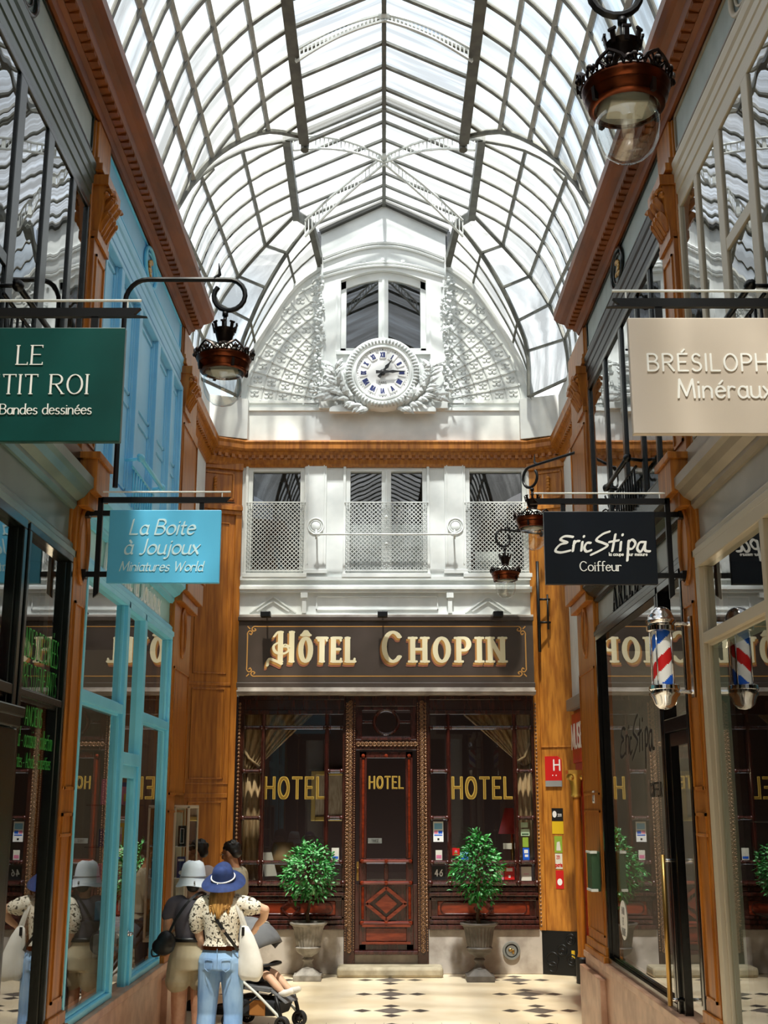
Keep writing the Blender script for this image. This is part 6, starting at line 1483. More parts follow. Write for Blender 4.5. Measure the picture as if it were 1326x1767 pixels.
def limb(m, pts, rs, n=12):
    P = smoothpts(pts, 4); k = len(P); R_ = []
    for i in range(k):
        t = i / (k - 1) * (len(rs) - 1); a = min(int(t), len(rs) - 2); R_.append(rs[a] + (rs[a + 1] - rs[a]) * (t - a))
    m.tube(P, R_, n)
    m.ball(P[0], R_[0], n, 8); m.ball(P[-1], R_[-1], n, 8)
def chain(m, pts, rs, n=12):
    m.tube(pts, list(rs), n)
    for p, r in zip(pts, rs): m.ball(p, r, n, 8)
def hand(m, w, d, nrm, curl=.6, L=.165, side=1):
    """palm + four fingers + thumb; w = wrist, d = pointing direction, nrm = palm normal"""
    w = Vector(w); d = Vector(d).normalized(); n = Vector(nrm); n = (n - d * n.dot(d)).normalized(); s_ = d.cross(n) * side
    k = L / .18
    for i in range(4):
        off = (i - 1.5) * .019 * k
        m.tube([w + s_ * off * .6, w + d * .085 * k + s_ * off], [.016 * k, .013 * k], 8)
    ln = [.062, .072, .068, .052]
    for i in range(4):
        off = (i - 1.5) * .0205 * k; b = w + d * .085 * k + s_ * off; pts = [b]; dr = d.copy()
        for j, f_ in enumerate((.45, .32, .26)):
            c = curl * (.5 + .4 * j); dr = (d * math.cos(c) + n * math.sin(c)).normalized(); pts.append(pts[-1] + dr * ln[i] * f_ * k * 1.1)
        m.tube(pts, [.0095 * k, .009 * k, .0085 * k, .007 * k], 8)
        for p in pts: m.ball(p, .0085 * k, 8, 6)
    b = w + d * .025 * k - s_ * .028 * k
    pts = [b, b + (d * .6 - s_ * .7 + n * .3).normalized() * .04 * k, b + (d * .6 - s_ * .7 + n * .3).normalized() * .04 * k + (d * .9 - s_ * .2 + n * .4).normalized() * .034 * k]
    m.tube(pts, [.014 * k, .0105 * k, .008 * k], 8)
    for p in pts: m.ball(p, .0095 * k, 8, 6)
def blob(mb, M, name, mt, parent, vox=.007, it=4, fac=.5):
    q = MB(); q.merge(mb, M); o = q.build(name, mt, parent)
    md = o.modifiers.new('r', 'REMESH'); md.mode = 'VOXEL'; md.voxel_size = vox; md.use_smooth_shade = True
    md = o.modifiers.new('s', 'SMOOTH'); md.iterations = it; md.factor = fac
    dg = bpy.context.evaluated_depsgraph_get(); me = bpy.data.meshes.new_from_object(o.evaluated_get(dg)); o.modifiers.clear(); old = o.data; o.data = me; bpy.data.meshes.remove(old)
    if not me.materials: me.materials.append(MATS[mt])
    me.polygons.foreach_set('use_smooth', [True] * len(me.polygons)); me.name = name
    return o
def head_parts(m, hc, hd, k=1.0):
    """skull, jaw, nose, ears, brow added to the body union; hc = centre, hd = facing direction (unit, horizontal-ish)"""
    hc = Vector(hc); f_ = Vector(hd).normalized(); r = f_.cross(Vector((0, 0, 1))).normalized(); u = r.cross(f_)
    def el(c, rr):
        q = MB(); q.ball((0, 0, 0), rr, 16, 12); Mx = Matrix((r, f_, u)).transposed().to_4x4(); Mx.translation = c; m.merge(q, Mx)
    el(hc + u * .015 * k - f_ * .012 * k, (.074 * k, .093 * k, .088 * k)); el(hc - u * .045 * k + f_ * .022 * k, (.056 * k, .065 * k, .068 * k)); el(hc - u * .085 * k + f_ * .055 * k, (.026 * k, .022 * k, .02 * k))
    m.tube([hc + u * .012 * k + f_ * .083 * k, hc - u * .028 * k + f_ * .108 * k, hc - u * .036 * k + f_ * .088 * k], [.008 * k, .014 * k, .012 * k], 8)
    for s_ in (1, -1):
        el(hc + r * s_ * .075 * k - u * .012 * k - f_ * .01 * k, (.011 * k, .02 * k, .032 * k)); el(hc + r * s_ * .03 * k + u * .022 * k + f_ * .075 * k, (.02 * k, .012 * k, .008 * k))
        el(hc + r * s_ * .035 * k - u * .03 * k + f_ * .06 * k, (.022 * k, .022 * k, .024 * k))
    el(hc - u * .062 * k + f_ * .082 * k, (.022 * k, .010 * k, .007 * k))
    return f_, r, u
def face_paint(M, par, hc, f_, r, u, k=1.0):
    hc = Vector(hc); m = MB()
    for s_ in (1, -1): m.ball(hc + r * s_ * .031 * k + u * .004 * k + f_ * .076 * k, (.011 * k, .011 * k, .008 * k), 8, 6)
    q = MB(); q.merge(m, M); q.build('eyes', 'white', par, smooth=True)
    m = MB()
    for s_ in (1, -1): m.ball(hc + r * s_ * .031 * k + u * .003 * k + f_ * .085 * k, .005 * k, 6, 5); m.tube([hc + r * s_ * .015 * k + u * .024 * k + f_ * .086 * k, hc + r * s_ * .048 * k + u * .024 * k + f_ * .074 * k], .0045 * k, 5)
    q = MB(); q.merge(m, M); q.build('eyebrows', 'hair_black', par, smooth=True)
    m = MB(); m.tube([hc - u * .062 * k + f_ * .088 * k - r * .02 * k, hc - u * .060 * k + f_ * .094 * k, hc - u * .062 * k + f_ * .088 * k + r * .02 * k], .0055 * k, 6)
    q = MB(); q.merge(m, M); q.build('lips', 'pink', par, smooth=True)
def torso(m, g=0.0, fem=True, lo=.86):
    W = .165 if fem else .165; Z = [(lo, W + .002, .12), (.93, W + .005, .125), (1.0, .145 if fem else .15, .105), (1.08, .125 if fem else .15, .092), (1.18, .14 if fem else .163, .1), (1.28, .158 if fem else .185, .108), (1.36, .15 if fem else .18, .092), (1.41, .10 if fem else .12, .07)]
    vs = []; n = 24
    for z, a, b in Z:
        for i in range(n):
            t = 2 * pi * i / n; vs.append(((a + g) * math.cos(t), (b + g) * math.sin(t) - .005, z))
    fs = [(i * n + j, i * n + (j + 1) % n, (i + 1) * n + (j + 1) % n, (i + 1) * n + j) for i in range(len(Z) - 1) for j in range(n)]
    fs += [tuple(range(n - 1, -1, -1)), tuple(range((len(Z) - 1) * n, len(Z) * n))]; m.add(vs, fs)
def person(x, y, rz, label, k=1.0):
    M = Matrix.Translation((x, y, 0)) @ Matrix.Rotation(math.radians(rz), 4, 'Z') @ Matrix.Scale(k, 4)
    return thing('person', (x, y, 0), label, 'person'), M
def legs(m, st=.1, r=(.088, .062, .055, .04), bend=0):
    for s_ in (-1, 1):
        limb(m, [(s_ * .088, 0, .9), (s_ * st * .98, .015, .68), (s_ * st, .01 + bend, .48)], [r[0], r[0] * .84, r[1]])
        limb(m, [(s_ * st, .01 + bend, .48), (s_ * st * 1.02, -.02, .32), (s_ * st, -.02, .09)], [r[1] * .96, r[2], r[3]])
def feet(m, st=.1, r=.04):
    for s_ in (-1, 1): limb(m, [(s_ * st, -.045, .045), (s_ * (st + .01), .06, .045), (s_ * (st + .025), .165, .03)], [r, r, r * .75], 10)
def shoe(M, par, st=.1, mt='leather_black', sole=True):
    for s_ in (-1, 1):
        m = MB(); limb(m, [(s_ * st, -.05, .055), (s_ * (st + .01), .06, .052), (s_ * (st + .025), .175, .042)], [.052, .05, .042], 10); limb(m, [(s_ * st, -.03, .06), (s_ * st, -.03, .11)], [.05, .046], 10)
        m.v = [(a, b, max(c, .012)) for a, b, c in m.v]
        sh = blob(m, M, 'shoe', mt, par, .009, 3)
        if sole:
            q = MB(); pts = [(s_ * st + .05 * math.cos(t) + (.02 * s_ if math.sin(t) > 0 else 0), .06 + .155 * math.sin(t), .0) for t in [2 * pi * i / 20 for i in range(20)]]
            q.prism(pts, (0, 0, .018)); z = MB(); z.merge(q, M); z.build('sole', 'white', sh)

# woman in a grey top, khaki shorts and a white bucket hat, seen from behind
pA, M = person(-1.68, 11.06, 12, 'person seen from behind in a white bucket hat, grey top and khaki shorts', 1.0)
m = MB(); torso(m, -.012); legs(m, .085); feet(m, .085); limb(m, [(0, -.01, 1.38), (0, .0, 1.45), (0, .012, 1.5)], [.055, .047, .047])
f_, r_, u_ = head_parts(m, (0, .025, 1.575), (-.25, 1, -.1))
limb(m, [(-.165, -.005, 1.37), (-.205, .0, 1.22), (-.2, .03, 1.10)], [.046, .042, .036]); limb(m, [(-.2, .03, 1.10), (-.17, .13, 1.05), (-.10, .2, 1.06)], [.036, .033, .024]); hand(m, (-.10, .2, 1.06), (.7, .6, .1), (0, .3, 1), .7)
limb(m, [(.165, -.005, 1.37), (.2, .01, 1.22), (.2, .05, 1.10)], [.046, .042, .036]); limb(m, [(.2, .05, 1.10), (.16, .15, 1.1), (.08, .22, 1.12)], [.036, .033, .024]); hand(m, (.08, .22, 1.12), (-.7, .6, .1), (0, .3, 1), .7, side=-1)
body = blob(m, M, 'body', 'skin', pA, .0065, 4)
face_paint(M, pA, (0, .025, 1.575), f_, r_, u_)
m = MB(); torso(m, .006, lo=1.05)
for s_ in (-1, 1): limb(m, [(s_ * .10, -.01, 1.385), (s_ * .165, -.005, 1.365), (s_ * .205, .0, 1.27)], [.055, .06, .055])
m.v = [(a, b, max(c, 1.07)) for a, b, c in m.v]; blob(m, M, 'top', 'cotton_grey', pA, .009, 5)
m = MB(); torso(m, .012, lo=.82); m.v = [(a, b, min(c, 1.075)) for a, b, c in m.v]
for s_ in (-1, 1): limb(m, [(s_ * .085, 0, .9), (s_ * .095, .0, .82), (s_ * .10, .005, .735)], [.105, .105, .11])
sh = blob(m, M, 'shorts', 'khaki', pA, .009, 4)
m = MB(); n = 32; vs = [((.146 + d) * math.cos(2 * pi * i / n), (.112 + d) * math.sin(2 * pi * i / n) - .005, z) for z, d in ((1.055, .004), (1.055, .014), (1.09, .010), (1.09, 0)) for i in range(n)]
m.add(vs, [(j * n + i, j * n + (i + 1) % n, (j + 1) * n + (i + 1) % n, (j + 1) * n + i) for j in range(3) for i in range(n)]); q = MB(); q.merge(m, M); q.build('belt', 'leather_black', pA, smooth=True)
m = MB(); m.ball((0, .005, 1.585), (.083, .098, .10), 16, 12); m.ball((0, -.06, 1.51), (.06, .04, .05), 12, 8); m.v = [(a, b if b < .07 else .07, c) for a, b, c in m.v]; blob(m, M, 'hair', 'hair_black', pA, .009, 3)
m = MB(); m.lathe([(.0, 1.725), (.05, 1.72), (.085, 1.70), (.10, 1.66), (.108, 1.60), (.112, 1.585), (.125, 1.55), (.142, 1.52), (.146, 1.512), (.138, 1.515), (.105, 1.58), (.10, 1.6)], (0, .01, 0), 36)
m.v = [(a * (1 + .02 * math.sin(5 * math.atan2(b, a))), b, c + .008 * math.sin(3 * math.atan2(b, a) + 1)) for a, b, c in m.v]
q = MB(); q.merge(m, M); h = q.build('bucket_hat', 'hat_white', pA, smooth=True, auto=60)
m = MB(); m.ring((0, .01, 1.592), .1115, .006, 'z', 36, 6); m.box(.0, .012, -.14, -.128, 1.535, 1.56); q = MB(); q.merge(m, M); q.build('hat_seam', 'grey', h, smooth=True)
shoe(M, pA, .085, 'white')

# woman in a floral blouse, jeans and a navy brimmed hat, seen from behind
pB, M = person(-1.395, 10.93, -6, 'person seen from behind in a navy brimmed hat, floral blouse and blue jeans', 1.0)
m = MB(); torso(m, -.012); feet(m, .105); legs(m, .105, (.08, .055, .05, .036)); limb(m, [(0, -.01, 1.38), (0, .0, 1.45), (0, .012, 1.5)], [.055, .047, .047])
f_, r_, u_ = head_parts(m, (0, .03, 1.565), (.15, 1, -.15))
limb(m, [(.165, -.005, 1.37), (.27, -.005, 1.36), (.37, .02, 1.325)], [.046, .043, .036]); limb(m, [(.37, .02, 1.325), (.345, .07, 1.25), (.285, .11, 1.19)], [.038, .035, .025]); hand(m, (.285, .11, 1.19), (-.45, .2, -.8), (-.6, .4, .3), .9, side=-1)
limb(m, [(-.165, -.005, 1.37), (-.215, .0, 1.22), (-.2, .02, 1.09)], [.046, .042, .036]); limb(m, [(-.2, .02, 1.09), (-.185, .06, 1.0), (-.15, .12, .94)], [.037, .034, .025]); hand(m, (-.15, .12, .94), (.3, .45, -.75), (.8, .2, .2), 1.0)
body = blob(m, M, 'body', 'skin_light', pB, .0065, 4)
face_paint(M, pB, (0, .03, 1.565), f_, r_, u_)
m = MB(); torso(m, .016, lo=1.0)
for s_ in (-1, 1):
    a = [(.09, -.01, 1.39), (.165, -.005, 1.375), (.25, -.0, 1.35), (.29, .0, 1.345)] if s_ > 0 else [(-.09, -.01, 1.39), (-.17, -.005, 1.36), (-.22, .0, 1.25), (-.222, .0, 1.18)]
    limb(m, a, [.06, .075, .078, .06])
m.v = [(a, b, max(c, 1.025)) for a, b, c in m.v]; bl = blob(m, M, 'blouse', 'floral', pB, .009, 4)
m = MB(); torso(m, .014, lo=.84); m.v = [(a, b, min(c, 1.03)) for a, b, c in m.v]
for s_ in (-1, 1): limb(m, [(s_ * .09, 0, .9), (s_ * .105, .01, .68), (s_ * .115, .02, .48)], [.108, .092, .082]); limb(m, [(s_ * .115, .02, .48), (s_ * .118, -.01, .3), (s_ * .115, -.015, .09)], [.082, .082, .078])
for i, z in enumerate((.14, .2, .27)):
    for s_ in (-1, 1): m.ring((s_ * .116, .0, z), .074, .010, 'z', 20, 6)
jn = blob(m, M, 'jeans', 'denim', pB, .009, 3)
m = MB(); sf = lambda x, z: Vector((x, -.005 - .150 * math.sqrt(max(.05, 1 - (x / .19) ** 2)), z))
for s_ in (-1, 1): m.tube([sf(s_ * .035, .94), sf(s_ * .04, .86), sf(s_ * .075, .835), sf(s_ * .11, .86), sf(s_ * .115, .94), sf(s_ * .075, .945), sf(s_ * .035, .94)], .003, 4)
m.tube([sf(0, 1.02), sf(0, .86)], .003, 4)
q = MB(); q.merge(m, M); q.build('pocket_seam', 'denim', jn)
m = MB(); n = 32; vs = [((.158 + d) * math.cos(2 * pi * i / n), (.12 + d) * math.sin(2 * pi * i / n) - .005, z) for z, d in ((1.005, .003), (1.005, .013), (1.035, .008), (1.035, 0)) for i in range(n)]
m.add(vs, [(j * n + i, j * n + (i + 1) % n, (j + 1) * n + (i + 1) % n, (j + 1) * n + i) for j in range(3) for i in range(n)]); m.box(.07, .12, -.128, -.116, 1.0, 1.04); q = MB(); q.merge(m, M); q.build('belt', 'copper', pB, smooth=True, auto=40)
m = MB(); m.ball((0, .02, 1.55), (.08, .085, .075), 16, 12)
Rh = random.Random(9)
for i in range(34):
    a = pi + pi * i / 33; x0 = .08 * math.cos(a); y0 = .0 + .075 * math.sin(a) * .9; Lz = Rh.uniform(1.24, 1.31) + .06 * abs(math.cos(a))
    m.tube(smoothpts([(x0 * .95, y0, 1.525), (x0 * 1.12, y0 - .03, 1.45), (x0 * 1.1 + Rh.uniform(-.01, .01), y0 - .05, 1.37), (x0 * .95 + Rh.uniform(-.015, .015), -.135 + .02 * abs(math.cos(a)), Lz)], 3), [.02, .021, .021, .021, .02, .02, .018, .016, .012, .006][:10], 7)
m.v = [(a, b if b < .07 else .07, c) for a, b, c in m.v]; q = MB(); q.merge(m, M); q.build('hair', 'hair_blond', pB, smooth=True)
T = Matrix.Translation((0, -.012, 1.582)) @ Matrix.Rotation(math.radians(27), 4, 'X')
m = MB(); m.lathe([(0, .125), (.05, .122), (.08, .105), (.092, .07), (.098, .02), (.104, .0), (.14, -.012), (.185, -.028), (.192, -.034), (.185, -.036), (.13, -.02), (.10, -.01), (.09, .0)], n=40); m.v = [(a, b, c - .012 * math.cos(2 * math.atan2(b, a))) for a, b, c in m.v]
q = MB(); q.merge(m, M @ T); h = q.build('brimmed_hat', 'navy_felt', pB, smooth=True, auto=70)
m = MB(); m.ring((0, 0, .014), .1015, .007, 'z', 40, 6); m.tube([(.0, -.10, .014), (-.01, -.115, -.01), (-.012, -.12, -.035)], .006, 6); m.tube([(-.02, -.10, .014), (-.035, -.112, -.005)], .005, 6); q = MB(); q.merge(m, M @ T); q.build('hat_cord', 'white', h, smooth=True)
shoe(M, pB, .11, 'white')
MB_ = M
# their bags and camera
SHX = .06
def strap(pts, w, mt, par=None, name='strap'):
    m = MB(); P = smoothpts([(a + SHX, b, c) for a, b, c in pts], 4)
    for a, b in zip(P, P[1:]): m.bar(a, b, w, .004, (0, -1, .2))
    return m.build(name, mt, par)
bg = thing('shoulder_bag', (-1.93, 10.9, .98), 'black crossbody bag on the left hip of the person in the bucket hat', 'bag')
m = MB(); m.ball((-1.925, 10.88, 1.06), (.085, .06, .10), 14, 10); m.ball((-1.945, 10.87, 1.03), (.10, .055, .075), 14, 10); blob(m, Matrix.Translation((SHX, 0, 0)), 'pouch', 'leather_black', bg, .008, 3)
strap([(-1.90, 10.86, 1.13), (-1.84, 10.87, 1.26), (-1.74, 10.90, 1.40), (-1.66, 10.98, 1.46), (-1.62, 11.06, 1.44)], .022, 'leather_black', bg)
m = MB(); m.tube(smoothpts([(-1.99, 10.88, 1.06), (-2.04, 10.87, 1.0), (-2.03, 10.87, .95), (-1.97, 10.87, .96)], 4), .008, 6); m.shift(SHX).build('loop', 'leather_black', bg, smooth=True)
tb = thing('tote_bag', (-1.2, 10.9, .74), 'white cotton tote bag on the shoulder of the person in the navy hat', 'bag')
m = MB(); vs = []
for j, (xa, xb, z) in enumerate(((-1.27, -1.115, .76), (-1.30, -1.085, .80), (-1.305, -1.09, .9), (-1.30, -1.13, 1.02), (-1.295, -1.17, 1.12), (-1.285, -1.215, 1.19))):
    t = (.035, .05, .05, .04, .03, .012)[j]
    for i in range(16):
        a = 2 * pi * i / 16; vs.append(((xa + xb) / 2 + (xb - xa) / 2 * math.cos(a), 10.86 + t * math.sin(a) + .006 * math.sin(3 * a + j), z + .01 * math.sin(2 * a + j)))
m.add(vs, [(j * 16 + i, j * 16 + (i + 1) % 16, (j + 1) * 16 + (i + 1) % 16, (j + 1) * 16 + i) for j in range(5) for i in range(16)] + [tuple(range(15, -1, -1)), tuple(range(80, 96))]); m.shift(SHX).build('bag_body', 'tote_white', tb, smooth=True)
strap([(-1.265, 10.86, 1.18), (-1.30, 10.84, 1.30), (-1.335, 10.86, 1.41), (-1.335, 10.95, 1.45), (-1.32, 11.02, 1.40)], .024, 'tote_white', tb); strap([(-1.235, 10.86, 1.18), (-1.28, 10.85, 1.30), (-1.32, 10.87, 1.41), (-1.32, 10.96, 1.45)], .022, 'tote_white', tb)
m = MB(); m.box(-1.275, -1.25, 10.825, 10.832, 1.12, 1.19); m.shift(SHX).build('clip', 'leather_black', tb)
st_ = thing('shoulder_strap', (-1.40, 10.83, 1.0), 'black crossbody strap over the back of the floral blouse', 'strap')
strap([(-1.50, 10.805, 1.27), (-1.42, 10.79, 1.16), (-1.34, 10.80, 1.06), (-1.30, 10.82, 1.0)], .026, 'leather_black', st_, 'webbing'); m = MB(); m.box(-1.435, -1.41, 10.778, 10.786, 1.15, 1.175); m.shift(SHX).build('buckle', 'chrome', st_)
cm = thing('pocket_camera', (-1.59, 11.0, .60), 'small black camera hanging on a strap between the two hatted persons', 'camera')
m = MB(); m.box(-1.655, -1.545, 10.97, 11.02, .60, .69); m.box(-1.62, -1.58, 10.98, 11.01, .69, .71); bd = m.shift(SHX).build('body', 'leather_black', cm, bevel=.008); m = MB(); m.lathe([(.03, 0), (.03, .04), (.025, .045), (0, .042)], (-1.6, 10.97, .645), 16, 'y'); m.shift(SHX).build('lens', 'black_gloss', bd, smooth=True, auto=40)
strap([(-1.65, 11.0, .69), (-1.635, 11.02, .82), (-1.6, 11.09, .95)], .012, 'leather_black', cm); strap([(-1.55, 11.0, .69), (-1.575, 11.02, .82), (-1.595, 11.09, .95)], .012, 'leather_black', cm)

# two men further back, turned to the left
def man(x, y, rz, label, skin, shirt, hd, hair, bottom, tilt=0, short=True, k=1.06):
    p, M = person(x, y, rz, label, k)
    m = MB(); torso(m, -.012, False); legs(m, .10); feet(m, .10); limb(m, [(0, -.01, 1.38), (0, .01, 1.46), (0, .03, 1.52)], [.065, .055, .055])
    hc = (0, .05 if tilt else .035, 1.60 - .01 * (tilt > 0)); f_, r_, u_ = head_parts(m, hc, hd, 1.05)
    for s_ in (-1, 1):
        limb(m, [(s_ * .185, -.005, 1.37), (s_ * .23, .0, 1.22), (s_ * .235, .03, 1.09)], [.052, .047, .04]); limb(m, [(s_ * .235, .03, 1.09), (s_ * .22, .12, 1.0), (s_ * .18, .2, .95)], [.041, .038, .028]); hand(m, (s_ * .18, .2, .95), (-s_ * .3, .8, -.4), (-s_ * .8, .2, -.3), .7, side=s_ * -1)
    blob(m, M, 'body', skin, p, .007, 4); face_paint(M, p, hc, f_, r_, u_, 1.05)
    m = MB(); torso(m, .012, False, lo=.93)
    for s_ in (-1, 1): limb(m, [(s_ * .11, -.01, 1.385), (s_ * .185, -.005, 1.36), (s_ * .235, .0, 1.18)], [.065, .07, .062])
    m.ring((0, .0, 1.43), .062, .014, 'z', 24, 8)
    blob(m, M, 'shirt', shirt, p, .01, 4)
    m = MB(); torso(m, .01, False, lo=.84); m.v = [(a, b, min(c, 1.0)) for a, b, c in m.v]
    for s_ in (-1, 1): limb(m, [(s_ * .09, 0, .9), (s_ * .10, .01, .7), (s_ * .105, .015, .5)], [.108, .095, .085])
    if not short:
        for s_ in (-1, 1): limb(m, [(s_ * .105, .015, .5), (s_ * .105, -.01, .1)], [.08, .065])
    blob(m, M, 'trousers', bottom, p, .01, 3)
    m = MB(); H = Vector(hc); h0 = H + u_ * .03 - f_ * .022
    Rr = random.Random(4); fx = lambda a, b, c: h0 + r_ * a + f_ * b + u_ * c
    q = MB(); q.ball((0, 0, 0), (.085, .10, .09), 18, 12)
    q.v = [v for v in q.v]; Mx = Matrix((r_, f_, u_)).transposed().to_4x4(); Mx.translation = h0
    q.v = [(a, b if b < .075 or c > .04 else .075, c if not (b > .03 and c < .02) else .02) for a, b, c in q.v]; m.merge(q, Mx)
    q = MB(); q.ball((0, -.045, -.05), (.07, .055, .055), 14, 10); m.merge(q, Mx)
    for i in range(40):
        a = Rr.uniform(0, 2 * pi); e = Rr.uniform(.15, 1.4); m.ball(fx(.08 * math.cos(a) * math.cos(e), .095 * math.sin(a) * math.cos(e), .085 * math.sin(e)), .018, 6, 5)
    blob(m, M, 'hair', hair, p, .009, 2)
    shoe(M, p, .10, 'leather_black')
    return p, M, Vector(hc), f_, r_, u_
man(-2.09, 14.2, 62, 'person in a white shirt with short dark hair facing the wall showcase', 'skin_tan', 'white_shirt', (-.3, .9, -.05), 'hair_black', 'khaki')
pD, M, hc, f_, r_, u_ = man(-1.66, 13.95, 74, 'person in an olive T-shirt and glasses looking down to the left', 'skin_tan', 'olive_shirt', (.15, .95, -.28), 'hair_black', 'trouser_dark', 1)
m = MB()
for s_ in (1, -1): m.tube([hc + r_ * (s_ * .033 + .02 * math.cos(a)) + u_ * (.003 + .016 * math.sin(a)) + f_ * .098 for a in [2 * pi * i / 14 for i in range(14)]], .0025, 5, closed=True); m.tube([hc + r_ * s_ * .055 + f_ * .095 + u_ * .004, hc + r_ * s_ * .083 - f_ * .01 + u_ * .0], .0025, 5)
m.tube([hc - r_ * .012 + f_ * .10 + u_ * .006, hc + r_ * .012 + f_ * .10 + u_ * .006], .0025, 5); q = MB(); q.merge(m, M); q.build('glasses', 'black', pD)

# ---------------------------------------------------------------- stroller with a child
SD = Vector((.93, -.37, 0)).normalized(); SLt = Vector((-SD.y, SD.x, 0)); SO = Vector((-1.50, 13.28, 0))
SM = Matrix.Translation(SO) @ Matrix((SD, SLt, Vector((0, 0, 1)))).transposed().to_4x4()
sr = thing('stroller', SO, 'grey-hooded stroller with black frame beside the persons in hats', 'stroller')
def sb(m, nm, mt, par=None, **k): q = MB(); q.merge(m, SM); return q.build(nm, mt, par or sr, **k)
for x, s_ in ((.6, 1), (.6, -1), (.0, 1), (.0, -1)):
    for d in (.0, .035):
        m = MB(); y = s_ * (.20 + d) - (.0175 * s_); m.ring((x, y, .078), .062, .016, 'y', 24, 8); m.lathe([(.022, -.012), (.03, 0), (.022, .012)], (x, y, .078), 12, 'y')
        for k in range(5): a = 2 * pi * k / 5; m.tube([(x, y, .078), (x + .055 * math.cos(a), y, .078 + .055 * math.sin(a))], .007, 5)
        sb(m, 'wheel', 'rubber', smooth=True)
for s_ in (1, -1):
    m = MB(); m.tube(smoothpts([(-.14, s_ * .21, .80), (.02, s_ * .21, .56), (.3, s_ * .21, .36), (.5, s_ * .205, .2), (.57, s_ * .2, .14)], 4), .015, 8); sb(m, 'side_tube', 'white_steel', smooth=True)
    m = MB(); m.tube([(.6, s_ * .2, .08), (.57, s_ * .2, .2), (.52, s_ * .2, .34)], .02, 8); m.tube([(.0, s_ * .2, .08), (.16, s_ * .21, .42)], .016, 8); m.tube([(.0, s_ * .21, .1), (.34, s_ * .21, .34)], .012, 8); m.tube([(.16, s_ * .21, .42), (-.06, s_ * .21, .72), (-.24, s_ * .2, .98)], .014, 8); sb(m, 'frame', 'black_iron', smooth=True)
m = MB(); m.tube([(-.24, -.2, .98), (-.26, -.16, 1.0), (-.26, .16, 1.0), (-.24, .2, .98)], .018, 8); sb(m, 'handlebar', 'leather_black', smooth=True)
m = MB(); m.prism([(.44, -.17, .40), (.14, -.17, .43), (-.1, -.17, .86), (-.13, -.17, .84), (.10, -.17, .38), (.44, -.17, .36)], (0, .34, 0)); m.prism([(.44, -.15, .39), (.60, -.15, .28), (.61, -.15, .26), (.44, -.15, .36)], (0, .30, 0)); sb(m, 'seat', 'canopy_grey', bevel=.012)
m = MB(); nA, nB = 14, 12; vs = []
for i in range(nA + 1):
    t = math.radians(150 - 128 * i / nA)
    for j in range(nB + 1):
        a = pi * j / nB; yy = .235 * math.cos(a); s2 = .35 + .65 * math.sin(a) ** .6; vs.append((.06 + .42 * math.cos(t) * (.6 + .4 * math.sin(a)), yy, .69 + .38 * math.sin(t) * s2 if math.sin(a) > .02 else .69 + .38 * math.sin(t) * .35))
m.add(vs, [(i * (nB + 1) + j, i * (nB + 1) + j + 1, (i + 1) * (nB + 1) + j + 1, (i + 1) * (nB + 1) + j) for i in range(nA) for j in range(nB)]); cn = sb(m, 'canopy', 'canopy_grey', smooth=True); cn.modifiers.new('thick', 'SOLIDIFY').thickness = .012
m = MB()
for i in (5, 10): m.tube([Vector(vs[i * (nB + 1) + j]) * 1.0 + Vector((0, 0, .006)) for j in range(nB + 1)], .006, 5)
sb(m, 'canopy_piping', 'white_steel', cn, smooth=True)
m = MB(); m.box(.27, .305, -.238, -.222, .77, .81); sb(m, 'canopy_tag', 'white', cn)
m = MB(); m.tube(smoothpts([(.12, -.2, .50), (.28, -.2, .60), (.42, -.1, .62), (.44, 0, .62), (.42, .1, .62), (.28, .2, .60), (.12, .2, .50)], 4), .016, 8); sb(m, 'bumper_bar', 'leather_black', smooth=True)
m = MB(); m.prism([(.05, -.17, .12), (.5, -.17, .14), (.56, -.17, .28), (.02, -.17, .30)], (0, .34, 0)); sb(m, 'basket', 'trouser_dark', bevel=.02)
m = MB(); m.box(.22, .40, -.19, -.172, .14, .29); m2 = MB(); m2.merge(m, SM); tag(m2.build('paper_bag', 'tan_bag', bevel=.01), 'tan leather pouch hung at the basket of the stroller', 'pouch')
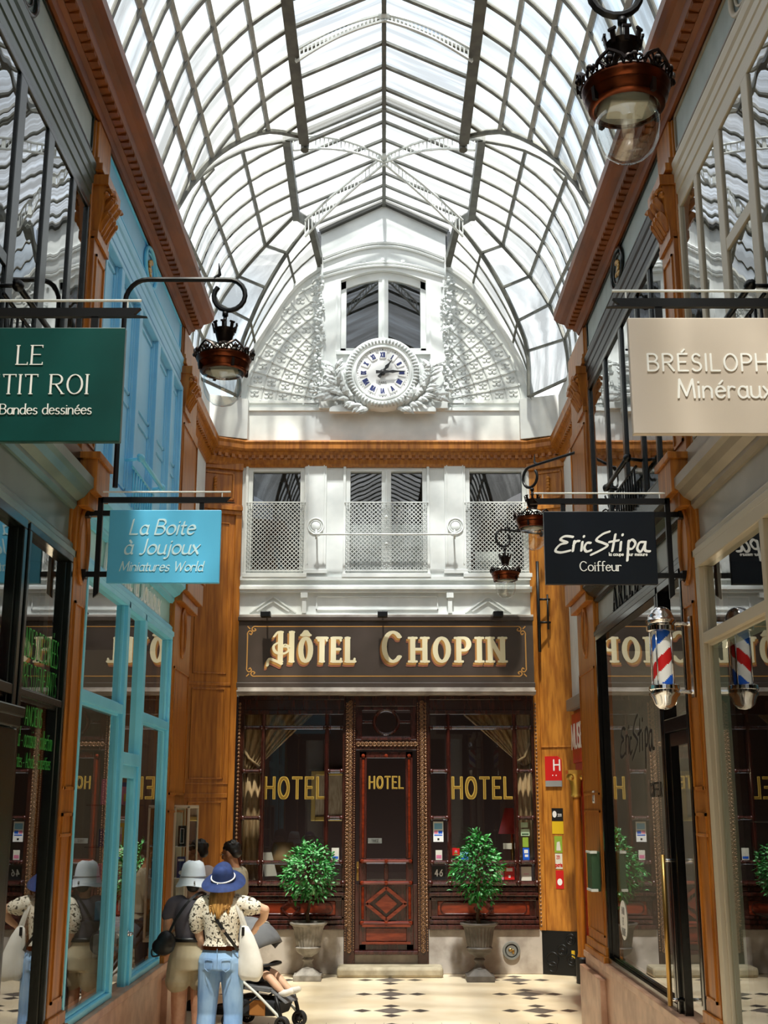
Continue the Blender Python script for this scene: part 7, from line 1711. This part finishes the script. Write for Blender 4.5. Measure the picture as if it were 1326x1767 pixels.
m = MB(); m.ball((.08, -.21, .19), (.075, .03, .06), 12, 8); m2 = MB(); m2.merge(m, SM); tag(m2.build('plastic_bag', 'grey', smooth=True), 'crumpled grey plastic bag low at the back of the stroller', 'bag')
ch = thing('person', SO + SD * .2 + Vector((0, 0, .42)), 'small child sitting in the stroller with bare legs and pale shoes', 'person')
m = MB(); limb(m, [(.14, 0, .50), (.05, 0, .64), (.0, 0, .74)], [.085, .085, .06]); q = MB(); f2, r2, u2 = head_parts(m, (.02, 0, .85), (1, 0, -.1), .85)
LG = []
for s_ in (1, -1):
    limb(m, [(.15, s_ * .06, .49), (.30, s_ * .07, .52), (.38, s_ * .075, .50)], [.055, .05, .043]); limb(m, [(.38, s_ * .075, .50), (.47, s_ * .08, .42), (.54, s_ * .08, .36)], [.043, .042, .03]); limb(m, [(.54, s_ * .08, .355), (.60, s_ * .085, .36)], [.03, .024])
    limb(m, [(.02, s_ * .09, .70), (.1, s_ * .13, .62), (.2, s_ * .11, .56)], [.035, .03, .022]); hand(m, (.2, s_ * .11, .56), (.9, -.2 * s_, -.2), (0, -s_, -.3), .8, .10, side=s_)
blob(m, SM, 'body', 'skin_light', ch, .006, 4)
face_paint(SM, ch, (.02, 0, .85), f2, r2, u2, .85)
m = MB(); limb(m, [(.14, 0, .52), (.05, 0, .64), (.02, 0, .72)], [.098, .098, .075]); blob(m, SM, 'shirt', 'hat_white', ch, .009, 3)
m = MB(); limb(m, [(.13, 0, .50), (.2, 0, .50)], [.095, .09])
for s_ in (1, -1): limb(m, [(.17, s_ * .06, .49), (.29, s_ * .07, .515)], [.068, .066])
blob(m, SM, 'shorts', 'trouser_dark', ch, .009, 3)
m = MB(); m.ball((.005, 0, .875), (.085, .075, .08), 14, 10); m.v = [(min(a, .06), b, max(c, .83)) for a, b, c in m.v]; q = MB(); q.merge(m, SM); q.build('hair', 'hair_brown', ch, smooth=True)
for s_ in (1, -1): m = MB(); limb(m, [(.53, s_ * .08, .35), (.58, s_ * .082, .355), (.64, s_ * .085, .375)], [.038, .036, .03]); blob(m, SM, 'shoe', 'tote_white', ch, .008, 2)
